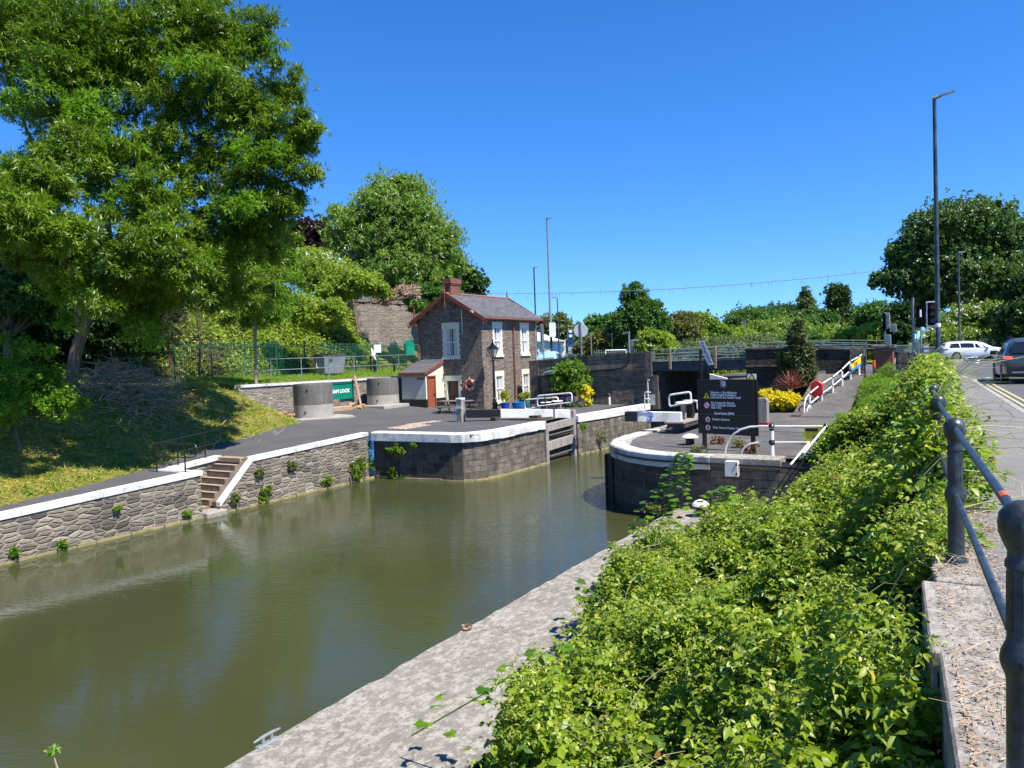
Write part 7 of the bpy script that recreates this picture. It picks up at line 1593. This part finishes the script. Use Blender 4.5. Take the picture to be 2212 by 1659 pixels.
# ------------------------------------------------------------------ trees beyond the bridge
G = 'trees beyond the bridge'
tree('poplar_tree', 'pale feathery trees right of the house roof', 1190, 760, 130, [(1180,715,130,22,32),(1210,712,130,22,30),(1225,735,130,18,20)], L_grey, 61, None, .25, G, z0=0, ncl=120, nsp=1500, per=7, L=.8, Wd=.3, spread=.2, shell=.4)
tree('broadleaf_tree', 'round dark green tree group left of the tall ragged tree', 1295, 760, 105, [(1290,712,105,32,26),(1312,720,105,26,34),(1275,738,105,25,22)], L_wood, 62, None, .3, G, z0=0, ncl=160, nsp=2400, per=8, L=.55, Wd=.35, spread=.2, shell=.5)
tree('broadleaf_tree', 'olive green bushy trees below the dark tree group beyond the bridge wall', 1310, 765, 80, [(1310,742,80,38,24),(1270,752,80,26,16),(1345,750,80,22,18)], L_olive, 63, None, .2, G, z0=0, ncl=140, nsp=2200, per=8, L=.35, Wd=.14, spread=.2, shell=.5)
tree('ash_tree', 'tall ragged bright tree standing above the bridge wall', 1385, 765, 78, [(1380,690,78,34,45),(1372,645,78,22,28),(1400,672,78,26,26),(1350,700,78,22,34),(1420,710,78,24,35),(1390,735,78,45,28)], L_wood, 64, None, .3, G, z0=0, ncl=330, nsp=4600, per=8, L=.36, Wd=.17, spread=.2, shell=.4)
tree('elder_bush', 'rounded shrub with cream flower heads above the left bridge wall', 1415, 765, 62, [(1415,742,62,30,24),(1435,750,62,20,16)], L_hedge, 65, None, .15, G, cat='bush', z0=.1, ncl=90, nsp=1500, per=8, L=.26, Wd=.14, spread=.2, shell=.5, fr_=dict(ncl=60, nsp=70, per=4, L=.2, Wd=.2, spread=.06, shell=.85))
tree('hawthorn_tree', 'brownish olive tree with bare top twigs beyond the bridge', 1470, 765, 85, [(1470,715,85,34,34),(1455,740,85,36,22),(1490,690,85,16,12)], L_olive, 66, None, .3, G, z0=0, ncl=180, nsp=2600, per=8, L=.38, Wd=.16, spread=.2, shell=.4)
tree('sycamore_tree', 'bright yellow-green tree in the middle beyond the bridge', 1530, 765, 88, [(1520,715,88,34,34),(1550,730,88,36,28),(1500,740,86,30,24)], L_woody, 67, None, .3, G, z0=0, ncl=180, nsp=2600, per=8, L=.42, Wd=.22, spread=.2, shell=.4)
tree('willow_bush', 'grey green low bushes behind the bridge railing', 1560, 765, 70, [(1560,752,70,60,18),(1630,745,72,45,20),(1500,755,68,45,14)], L_grey, 68, None, .12, G, cat='bush', z0=0, ncl=180, nsp=3000, per=8, L=.3, Wd=.1, spread=.16, shell=.5)
hz = [(1610,698,170,42,28,L_wood),(1650,694,175,45,28,L_wood),(1690,692,180,45,30,L_pop),(1640,722,120,40,26,L_woody),(1700,720,125,45,30,L_woody),(1745,700,150,40,34,L_wood),(1780,712,140,38,38,L_wood),(1800,735,110,45,28,L_woody),(1850,708,150,34,36,L_wood),(1870,690,170,34,24,L_wood),(1845,740,95,48,26,L_hedge),(1900,735,90,38,30,L_hedge),(1750,745,100,44,22,L_wood),(1900,690,140,40,34,L_wood),(1600,735,105,34,20,L_hedge)]
nm = ['dark wooded crown at the left end of the woods','high dark wooded crown left of the pale conifer','dark crown below the pale conifer','yellow-green crown behind the bridge railing left of the conifer shrub','yellow-green crown directly behind the dark conifer','mid green crown right of the pale conifer','mid green crown under the poplar','yellow-green crown low behind the right bridge railing','mid green crown right of the poplar','far wooded crown left of the traffic light','light green bush left of the brick pillar','light green bush behind the brick pillar','mid green low crown behind the dark conifer shrub','wooded crown behind the side-on traffic light','light green low bush at the left end of the woods']
for i, (u, v, D, ru, rv, mt) in enumerate(hz):
    tree('woodland_tree', nm[i], u, v+rv+20, D, [(u,v,D,ru,rv),(u-ru*.5,v+rv*.5,D,ru*.7,rv*.6),(u+ru*.55,v+rv*.45,D,ru*.65,rv*.65)], mt, 70+i, None, .3, G, z0=-.3, ncl=260, nsp=4300, per=7, L=D*.0030, Wd=D*.0018, spread=.2, shell=.55)
tree('conifer_tree', 'pale grey-green conifer rising above the woods', 1740, 740, 150, [(1738,690,150,24,34),(1740,655,150,13,24),(1740,634,150,6,14),(1765,690,150,18,24),(1722,700,150,18,22)], L_grey, 90, None, .3, G, z0=0, ncl=160, nsp=2400, per=7, L=.62, Wd=.25, spread=.2, shell=.4)
tree('poplar_tree', 'narrow dark columnar poplar above the woods', 1811, 740, 140, [(1811,655,140,14,42),(1813,685,140,16,36)], L_pop, 91, None, .3, G, z0=0, ncl=120, nsp=2000, per=7, L=.55, Wd=.32, spread=.25, shell=.4)
tree('maple_tree', 'large dark green broadleaf tree on the right behind the tall lamp column', 2080, 740, 88, [(2050,500,88,85,60),(2110,490,88,80,62),(1985,545,88,60,55),(1950,600,88,45,35),(1915,600,88,34,16),(2040,590,88,95,65),(2130,590,88,90,70),(2190,540,88,60,70),(1960,545,88,34,34),(2000,630,88,45,40),(2200,630,88,60,60),(1995,490,88,35,30)], L_big, 92, None, .6, z0=-.3, ncl=1100, nsp=22000, per=7, L=.30, Wd=.25, spread=.15, shell=.4)
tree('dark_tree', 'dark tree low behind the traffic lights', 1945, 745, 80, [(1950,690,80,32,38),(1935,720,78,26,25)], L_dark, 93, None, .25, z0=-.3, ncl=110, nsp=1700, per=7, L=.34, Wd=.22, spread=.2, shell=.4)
tree('hedge', 'large pale yellow-green flowering hedge behind the white car', 2120, 760, 72, [(2060,712,72,45,38),(2110,702,72,60,45),(2165,700,72,50,42),(2040,735,70,40,22),(2130,735,70,70,26),(2200,725,71,40,36),(2015,745,72,28,18)], L_woody, 94, None, .2, cat='hedge', z0=-.3, ncl=420, nsp=6800, per=8, L=.28, Wd=.15, spread=.2, shell=.5, fr_=dict(ncl=300, nsp=900, per=4, L=.26, Wd=.2, spread=.12, shell=.85))
tree('dark_tree', 'dark shaded foliage behind the taupe car at the right edge', 2200, 750, 66, [(2200,700,66,32,50),(2215,640,68,30,50)], L_dark, 95, None, .25, z0=-.3, ncl=110, nsp=1700, per=7, L=.3, Wd=.18, spread=.2, shell=.4)
t = thing('under_bridge_bush', 'sunlit green bushes seen under the right end of bridge span', 'bush', (-12,74,-1.2)); crown('foliage', [(tuple(dep(1590,808,88)),(4.5,2.5,1.4),1),(tuple(dep(1625,800,88)),(4,2.5,1.5),.8)], L_hedge, t, 96, 120, 3600, 7, .22, .12, org=(-12,74,-1.2))

# ------------------------------------------------------------------ planting in front of the bridge wall
def bush(name, label, c, rad, mat, seed, n, L, Wd, per=7, blobs=None, **kw):
    t = thing(name, label, 'shrub', tuple(c)); c = Vector(c)
    bl = blobs or [(c+Vector((0,0,rad[2])), rad, 1), (c+Vector((rad[0]*.35,-rad[1]*.2,rad[2]*.8)), tuple(r*.7 for r in rad), .6), (c+Vector((-rad[0]*.4,0,rad[2]*.7)), tuple(r*.65 for r in rad), .5)]
    rg = random.Random(seed); m = MB()
    for k in range(7): b = bl[k%len(bl)]; e = Vector(b[0])+Vector([rg.uniform(-.6,.6)*b[1][i] for i in range(3)]); m.tube([c, c.lerp(e,.5)+Vector((0,0,.1)), e], [.03,.02,.008], 5)
    m.build('stems', m_bark, t, True); crown('foliage', [(tuple(b[0]),b[1],b[2]) for b in bl], mat, t, seed, max(24,n//14), n, per, L, Wd, org=tuple(c), **kw); return t
bush('leafy_shrub', 'tall rounded bright green shrub against the bridge wall', (-21.3,42.6,LOCK), (1.0,.7,1.05), L_lime, 101, 1500, .17, .10, blobs=[((-21.3,42.6,.05),(1.05,.7,.75),1),((-21.2,42.6,.65),(.75,.5,.35),.5),((-20.7,42.5,-.3),(.7,.5,.45),.4),((-21.8,42.6,-.2),(.6,.5,.4),.4)], spread=.25, shell=.3)
bush('bronze_shrub', 'reddish brown shrub left of the yellow bush', (-22.2,42.3,LOCK), (.75,.5,.45), L_brnsh, 102, 600, .12, .05, spread=.25)
bush('golden_bush', 'bright yellow upright bush beside the lavender', (-20.3,42.1,LOCK), (.55,.4,.55), L_yel, 103, 520, .12, .08, blobs=[((-20.3,42.1,-.75),(.45,.35,.55),1),((-20.1,42.1,-1.2),(.5,.35,.35),.7),((-20.9,42.2,-.65),(.35,.3,.2),.3)], spread=.22)
bush('lavender_bush', 'purple flowering lavender below the yellow bush', (-21.0,41.7,LOCK), (.75,.4,.36), L_lav, 104, 420, .12, .03, spread=.2, droop=-.5)
bush('lavender_greenery', 'low grey green leaves round the lavender', (-20.8,41.5,LOCK), (.95,.4,.22), L_grey, 105, 400, .12, .04, spread=.2)
c_ = onz(*C6(1380,1020), LOCK); c_ = Vector((-8.15,39.3,LOCK))
bush('golden_bush', 'broad bright yellow bush in front of the dark conifer', c_, (1.15,.8,.6), L_yel, 106, 1500, .13, .085, blobs=[(c_+Vector((0,0,.58)),(.72,.5,.32),1),(c_+Vector((-.62,0,.82)),(.36,.3,.22),.3),(c_+Vector((.4,-.1,.45)),(.5,.35,.26),.5)], spread=.2)
bush('bush_skirt', 'dull green leaves under the broad yellow bush', c_+Vector((0,.1,0)), (.85,.5,.18), L_olive, 107, 500, .12, .06, spread=.2)
t = thing('cordyline', 'spiky dark red plant behind the broad yellow bush', 'plant', (-7.9,40.3,LOCK)); rng = np.random.default_rng(3); n_ = 70
P = np.tile(np.array([[-7.9,40.3,LOCK+1.1]]),(n_,1)); A_ = unit(rng.normal(size=(n_,3))+np.array([0,0,1.0])); A_[:,2] = np.abs(A_[:,2]); V_,F_ = leaves(P,A_,rng.normal(size=(n_,3)),.9+.3*rng.random(n_),.05,.05); mesh_np('leaves',V_,F_,L_red,t,rng.random(n_),(-7.9,40.3,LOCK))
MB().tube([(-7.9,40.3,LOCK),(-7.9,40.3,LOCK+1.15)], .06, 6).build('stem', m_bark, t, True)
cb0 = ony(*C6(1500,960), 42.4); cb0 = Vector((cb0.x, 42.4, LOCK))
t = thing('conifer', 'shaggy dark conifer standing before the bridge wall right of the lock', 'tree', tuple(cb0))
MB().tube([cb0, cb0+Vector((0,0,4.6))], [.12,.03], 8).build('trunk', m_bark, t, True)
rng = np.random.default_rng(8); bl = []
for (x, y, rx_, rz_) in ((1500,640,150,150),(1540,520,160,110),(1470,420,140,100),(1540,330,130,90),(1500,230,120,80),(1480,150,70,70),(1490,80,45,60),(1480,740,140,60),(1600,430,80,80),(1350,420,70,60),(1580,600,110,90),(1330,540,60,80)):
    c = ony(*C6(x,y), 42.4); s = 41.0/1679/5.04; bl.append((tuple(c),(rx_*s*.74,rx_*s*.6,rz_*s),rx_*rz_))
crown('foliage', bl, L_conif, t, 108, 420, 6500, 8, .19, .045, droop=.55, spread=.22, shell=.35, org=tuple(cb0))
tp = ony(*C6(1388,585),41.5); tb_ = ony(*C6(1392,790),41.5); tag(MB().tube([(tb_.x,41.5,LOCK),(tp.x,41.5,tp.z)], .045, 6).build('garden_stake', m_woodtan, None, loc=(tb_.x,41.5,LOCK)), 'pale wooden stake in front of the conifer', 'stake')

# wall weeds
def weed(c, r, mat, seed, lab, n=60, L=.09, Wd=.05):
    t = thing('wall_plant', lab, 'plant', tuple(c), 'weeds growing from the canal walls')
    crown('leaves', [(tuple(c),r,1)], mat, t, seed, 14, n, 6, L, Wd, .3, .3, .2, .4, tuple(c))
W8 = lambda x, y: ((x*.72332)/1.82278, (1650+y*.72332)/1.82278)
wl_ = [((1940,270),(.2,.42,.5),L_ash,110,'broad leafy weed hanging into the water at the corner of bank wall',240),((1440,420),(.14,.22,.42),L_ash,111,'upright cow parsley like weed at the waterline right of the steps',130),((1410,290),(.1,.16,.16),L_olive,112,'round brownish tuft high on the wall right of the steps',50),((1590,255),(.1,.14,.18),L_olive,113,'dark tuft on the wall below the middle of the sloping coping',50),
    ((1280,430),(.1,.16,.18),L_olive,114,'round brown-green tuft at the foot of the stair wall',60),((1025,515),(.08,.15,.10),L_ash2,115,'bright green fern low on the wall left of the steps',40),((340,680),(.06,.10,.12),L_ash2,116,'small bright fern low on the wall, right of the two at the left',30),((82,720),(.06,.09,.14),L_ash2,117,'small upright bright fern nearest the left edge of the wall',30),((1780,340),(.08,.25,.2),L_ash,118,'small scattered weeds left of the corner weed',60),((640,487),(.06,.10,.05),L_ash2,119,'tiny moss tuft high on the left wall',20)]
for (p, r, mt, sd, lb_, n_) in wl_: weed(onx(*W8(*p), -22.93), r, mt, sd, lb_, n_)
XC = lambda x, y: ((1400+x*.4973)/1.82278, (1600+y*.4973)/1.82278)
for (p, r, mt, sd, lb_, n_) in [((325,335),(.34,.14,.28),L_ash2,120,'bushy green weed under the coping of the dark lock wall',120),((290,540),(.25,.12,.35),L_ash,121,'trailing weed with white flower at the foot of the dark lock wall',90),((90,330),(.12,.1,.5),L_wood,122,'ivy climbing the joint between bank wall and lock wall',110),((100,480),(.3,.15,.35),L_wood,123,'dark leafy weed in the corner at the left end of dark lock wall',140),((460,300),(.15,.1,.08),L_ash2,124,'little tuft right of the bushy weed under the coping',24),((350,575),(.3,.1,.12),L_wood,125,'low weeds along the waterline of the dark lock wall',60)]:
    weed(ony(*XC(*p), 26.3), r, mt, sd, lb_, n_)
weed(onx(*C5(745,1290),-16.9), (.1,.2,.25), L_ash2, 126, 'green tuft under the white coping left of the black beam end', 50)
weed(ony(*C5(1190,1260),29.5)+Vector((0,3,0)), (.4,.3,.15), L_ash2, 127, 'fringe of green weed behind the black end of the right balance beam', 60)
weed(onx(*C5(980,1390),-16.9), (.06,.15,.5), L_olive, 128, 'dry yellowish weed trailing down the lock side wall', 40)
weed(ony(*C1(310,760),24.0), (.35,.2,.4), L_grey, 129, 'straggly weed growing from the dark rounded pier face', 70)
weed(ony(*C1(515,1010),22.75), (.4,.15,.14), L_olive, 130, 'dry grass tuft at the foot of the pier by the quay', 110)
for i, (x, y) in enumerate(((1050,440),(1230,470),(1320,520),(870,520))):
    p = onz(*C1(x,y), LOCK); weed(p+Vector((0,0,.12)), (.25,.15,.14), L_olive if i % 2 else L_brnsh, 131+i, ('reddish weed','dry weed','green-brown weed','small weed')[i]+(' under the black information board',' behind the curved white rail',' at the foot of the pier railing post',' on the pier coping by the board post')[i], 40)

# ------------------------------------------------------------------ bank of brambles on the right
def xb(y): return interp(y, [(0,-3.3),(4,-3.5),(6,-3.9),(8,-4.7),(9.3,-4.75),(10.7,-5.4),(13.7,-5.9),(17,-5.9),(19.5,-5.3),(21,-4.7),(22.6,-4.2),(24,-4.2),(36,-4.7),(43,-4.8)])
def hb(x, y):
    xr = xrl(y); x0 = xb(y); u = max(0, (x-x0)/(xr-.25-x0)); zt = interp(y, [(0,-.5),(5,-.32),(7,-.15),(9,0.0),(24,0.0),(34,.05)])
    hi = interp(y, [(6.6,0),(7.6,.3),(9,.72),(14,.75),(24,.6),(32,.2),(38,0)])
    if y < 22.6:
        foot = (-2.55 if y > 7 else -2.3) - .45*max(0,min(1,(y-14)/4)); z = foot + (zt-foot)*min(1.05,u)**(1.35+.45*max(0,min(1,(y-12)/6))) + .45*math.exp(-((u-.12)/.14)**2)*(.6+.4*sin(y*1.1))
        if x < x0+.3: z -= (x0+.3-x)*1.6
    else:
        gz = -1.65 if y < 36.5 else zr_(y); k = min(1, max(0,(y-22.6)/1.5)); z = gz+.12 + (zt+.05-gz)*min(1.05,u)**1.15
    z += hi*max(0, 1-abs(x-xr)/.75)
    if x > xr+.1: z -= (x-xr-.1)*1.3
    lump = .12 if u > .9 else .2
    return z + lump*(.85*sin(x*2.3+y*1.7)+.65*sin(y*2.9-x*1.1)+.4*sin(x*5+y*4.3)+.5*sin(x*1.1-y*.9))
def inb(x, y):
    if x > xrl(y)+interp(y,[(0,-.20),(4,-.22),(6,-.30),(7,.0),(9,.30),(11,.62),(20,.7),(27,.4),(34,.1)])+.12*sin(y*3): return False
    if y > 22.6 and x < xrl(y)-interp(y,[(22.6,3.2),(25,2.2),(29,1.4)])+.15*sin(y*3.7): return False
    return x > xb(y)+.12*sin(y*2.9)+.1*sin(y*5.1)
g = MB(); ys_ = steps_(1.0,22.9,70); R2 = [[(lerp(xb(y)+.35, xrl(y)-.2, i/20), y) for i in range(21)] for y in ys_]
V_ = [(x, y, max(-3.2, (hb(x,y)-.45-.5*max(0,1-abs(x-xrl(y))/.75)) if i else -3.22)) for r in R2 for i, (x, y) in enumerate(r)]; g.add(V_, [(j*21+i, j*21+i+1, (j+1)*21+i+1, (j+1)*21+i) for j in range(70) for i in range(20)])
g.add(*grid(lambda x, y: hb(x,y)-.36 if y < 30 else hb(x,y)-.30+.0, steps_(-4.8,-1.3,14), steps_(22.9,43.4,50)))
tag(g.build('bank_soil', m_soil), kind='structure')
def gapn(x, y): return .5+.22*sin(x*3.1+y*1.3+2*sin(y*.9))+.18*sin(y*4.3-x*2.2)+.14*sin(x*7.1+y*5.3)+.1*sin(x*.9-y*1.7)
def big_leaves(name, y0, y1, n, L, seed, mat, per=3, wl=.5, drop=.30, thr=.30, lift=.30, nrm=.6):
    rng = np.random.default_rng(seed); k = int(n/8)
    cx = rng.uniform(-6.5, 1.2, k); cy = y0+(y1-y0)*rng.random(k); ok = np.array([inb(a,b) and gapn(a,b) > thr*rng.uniform(.6,1.3) for a,b in zip(cx,cy)]); cx, cy = cx[ok], cy[ok]; k = len(cx)
    gp = np.array([gapn(a,b) for a,b in zip(cx,cy)])
    cz = np.array([hb(a,b) for a,b in zip(cx,cy)]) + rng.random(k)**2*lift + (gp-.6)*.38
    idx = rng.integers(0,k,n); n_ = n; o = rng.normal(size=(n_,3))*np.array([.085,.085,.06]); P = np.stack([cx,cy,cz],1)[idx]+o
    tone = rng.random(k)[idx]
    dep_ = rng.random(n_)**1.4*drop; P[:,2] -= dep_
    P = np.repeat(P, per, 0); tone = np.repeat(tone, per); m_ = len(P)
    a0 = np.repeat(rng.uniform(0,2*pi,n_), per) + np.tile((np.arange(per)-(per-1)/2)*1.15, n_)
    A = np.stack([np.cos(a0),np.sin(a0),rng.normal(size=m_)*.38-.28],1); N = rng.normal(size=(m_,3))*nrm+np.array([.35,-.30,1.0])
    A = unit(A); S = unit(np.cross(A,N)); N2 = np.cross(S,A); sc = np.repeat(.5+.9*rng.random(n_)**1.5, per)
    Lr = (L*sc*(.8+.4*rng.random(m_)))[:,None]; Wr = Lr*(wl+.2*rng.random((m_,1)))
    P = P + A*Lr*.15
    f = .08+.16*rng.random((m_,1))
    v = [P, P+A*Lr*.28+S*Wr*.46+N2*Lr*f, P+A*Lr*.62+S*Wr*.38+N2*Lr*f*.7, P+A*Lr*1.0-N2*Lr*.15, P+A*Lr*.62-S*Wr*.38+N2*Lr*f*.7, P+A*Lr*.28-S*Wr*.46+N2*Lr*f, P+A*Lr*.5]
    V = np.stack(v,1).reshape(-1,3); b = np.arange(m_)[:,None]*7
    F = np.concatenate([b+np.array([[0,1,2,6]]), b+np.array([[0,6,4,5]]), b+np.array([[6,2,3,4]])],0)
    r = tone*.5+rng.random(m_)*.5; r = np.where(rng.random(m_) < .03, 1.0, r*.93); R = np.tile(r,3)
    o = mesh_np(name, V, F, mat, None, R); tag(o, kind='stuff'); return o
L_brmb2 = leafmat('clematis_leaves', (.14,.21,.015), (.34,.40,.035), (.48,.48,.12), .35, .4, .5)
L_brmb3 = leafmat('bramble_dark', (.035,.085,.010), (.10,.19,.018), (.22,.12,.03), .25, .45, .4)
big_leaves('bramble', 1.2, 9, 20000, .080, 201, L_brmb, drop=.25)
big_leaves('bramble', 1.2, 9, 15000, .055, 211, L_brmb2, wl=.3, thr=.45, lift=.42, drop=.15, nrm=.8)
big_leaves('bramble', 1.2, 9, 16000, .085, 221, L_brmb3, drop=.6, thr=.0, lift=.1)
big_leaves('bramble', 9, 22.6, 26000, .085, 202, L_brmb, drop=.25)
big_leaves('bramble', 9, 22.6, 20000, .065, 212, L_brmb2, wl=.3, thr=.45, lift=.42, drop=.15, nrm=.8)
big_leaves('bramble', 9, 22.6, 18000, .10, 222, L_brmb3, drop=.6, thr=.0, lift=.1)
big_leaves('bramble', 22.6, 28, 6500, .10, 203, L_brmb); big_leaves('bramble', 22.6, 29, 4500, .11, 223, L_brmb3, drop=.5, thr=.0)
# dry canes standing out of the leaves
# leaves spilling over the railing and pavement
stem_m = flat('dry_stem', (.42,.37,.22), .8, .25, 5, spec=.2); stem_g = flat('green_stem', (.24,.27,.09), .7, .25, 5, spec=.2)
m = MB(); m2 = MB(); rg = random.Random(55)
for k in range(1500):
    y = 1.6+rg.random()**1.3*26; x = rg.uniform(-6.2, xrl(y)+.3)
    if not inb(x,y): continue
    z = hb(x,y); a_ = rg.uniform(-.7,1.1); L_ = rg.uniform(.3,1.3); d = Vector((cos(a_),sin(a_),0)); h_ = rg.uniform(.02,.42)*rg.random(); p = Vector((x,y,z-.06)); r_ = rg.choice([.002,.0025,.003,.005])
    pts = [p+d*L_*s_ + Vector((0,0,.12+h_*4*s_*(1-s_*.62)+slp)) for s_, slp in ((0,-.05),(.25,0),(.5,0),(.75,0),(1,0))]
    (m if rg.random() < .5 else m2).tube(pts, [r_,r_,r_*.9,r_*.7,r_*.4], 5, cap=False)
tag(m.build('bramble_stems', stem_m), kind='stuff'); tag(m2.build('bramble_stems', stem_g), kind='stuff')
# long whippy shoots over the pavement and rails
t = thing('bramble_shoots', 'thin leafless shoots arching over the pavement from the railing', 'plant', (0,12,0)); m = MB(); rg = random.Random(91)
for k in range(46):
    y = rg.uniform(6.5,22); x = xrl(y)+rg.uniform(-.1,.3); z = rg.uniform(.2,.95); a_ = rg.uniform(-.9,.9); L_ = rg.uniform(.4,1.3); d = Vector((cos(a_),sin(a_),rg.uniform(-.1,.35))); pts = [Vector((x,y,z))+d*L_*s_+Vector((0,0,-.25*s_*s_+rg.uniform(-.02,.02))) for s_ in (0,.2,.4,.6,.8,1)]
    m.tube(pts, [.005,.004,.004,.003,.003,.002], 4, cap=False)
    for j in range(3): p = pts[rg.randint(1,5)]; m.tube([p,p+Vector((rg.uniform(-.12,.12),rg.uniform(-.12,.12),rg.uniform(-.02,.16)))], .002, 3)
m.build('shoots', stem_m, t)['kind'] = 'stuff'
# grass strip between ramp and railing
scatter('bank_grass', lambda x, y: hb(x,y)-.15, -4.9, -1.2, 23.2, 43.3, 85000, L_grass, 210, .16, .014, .04, 0, .2, lambda a, b: a < xrl(b)-.25 and a > (-4.85 if b > 26.5 else -3.4)+.1*sin(b*3), droop=-.8)
scatter('buttercups', lambda x, y: hb(x,y)-.02, -4.6, -2.2, 30, 43, 130, L_yel, 211, .06, .06, .05, 0, 1.0)
scatter('verge_grass', lambda x, y: .03, wpos.x-9, wpos.x-2.5, wpos.y-7, wpos.y-4.5, 2200, L_cut, 212, .2, .02, .03, 0, .3, droop=-.6)
# sycamore sapling with lobed leaves
def maple_leaf(c, A, N, s, V, F, R, tone):
    A = A.normalized(); S = A.cross(N).normalized(); P = [(0,0),(.18,.12),(.62,.10),(.50,.30),(.78,.42),(.42,.52),(.55,.72),(.30,.66),(.0,1.05)]
    ring = [(x,y) for x,y in P]+[(-x,y) for x,y in P[-2:0:-1]]; b = len(V); V.append(tuple(c+A*.45*s)); 
    for x,y in ring: V.append(tuple(c+S*x*s+A*y*s+N*(-.10*abs(x)*s)))
    n = len(ring)
    for i in range(n): F.append((b, b+1+i, b+1+(i+1)%n)); R.append(tone)
def sapling(label, base, top, nlv, seed, ls=.11, side=.5):
    t = thing('sycamore_sapling', label, 'sapling', tuple(base)); rg = random.Random(seed); m = MB(); base, top = Vector(base), Vector(top)
    mid = base.lerp(top,.5)+Vector((.05,0,0)); m.tube([base,mid,top], [.012,.009,.004], 6); V, F, R = [], [], []
    for i in range(nlv):
        s_ = (i+1)/nlv; p = base.lerp(top, s_**.9); a_ = i*2.4+rg.uniform(-.4,.4); rr_ = side*(1.05-s_)+.05; out = Vector((cos(a_),sin(a_),.25)); q = p+out*rr_*rg.uniform(.5,1.0); m.tube([p,q], [.004,.002], 4)
        for j in range(3): b = a_+(j-1)*.8; A = Vector((cos(b),sin(b),-.25)); maple_leaf(q+A*.02, A, Vector((rg.uniform(-.2,.3),rg.uniform(-.3,.1),1)).normalized(), ls*rg.uniform(.7,1.25), V, F, R, rg.random())
    m.build('stem', stem_g, t, True); F_ = np.array(F); o = mesh_np('leaves', np.array(V), F_, L_ash2, t, np.array(R), tuple(base)); return t
sapling('tall slender sycamore sapling standing before the dark pier', (-5.65,14.6,-2.3), ony(1481,978,14.4), 84, 5, .125, .55)
sapling('broad low sycamore sapling left of the brambles beside the quay', (-5.75,12.0,-2.6), ony(1420,1235,11.8)+Vector((.1,0,.1)), 44, 6, .12, .6)
sapling('leafy sapling tip poking above brambles below the white box', (-4.9,16,-1.9), ony(1570,1062,15.6)+Vector((0,0,.1)), 34, 7, .12, .6)
sapling('sycamore shoot at the lower left end of the brambles', (-5.9,7.2,-2.9), ony(1200,1395,7.0), 14, 8, .11, .4)
# single leafy shoot at the bottom left corner
p = dep(120,1625,2.6); t = thing('plant_shoot', 'tip of a pale budding shoot at the bottom left corner', 'plant', tuple(dep(128,1700,2.6))); MB().tube([dep(132,1720,2.6), dep(124,1660,2.6), dep(116,1632,2.6)], [.004,.0035,.002], 6).build('stem', stem_m, t, True)
crown('buds', [(tuple(dep(116,1622,2.6)),(.012,.012,.016),1)], L_grass, t, 301, 6, 10, 3, .02, .008, org=tuple(dep(128,1700,2.6)))
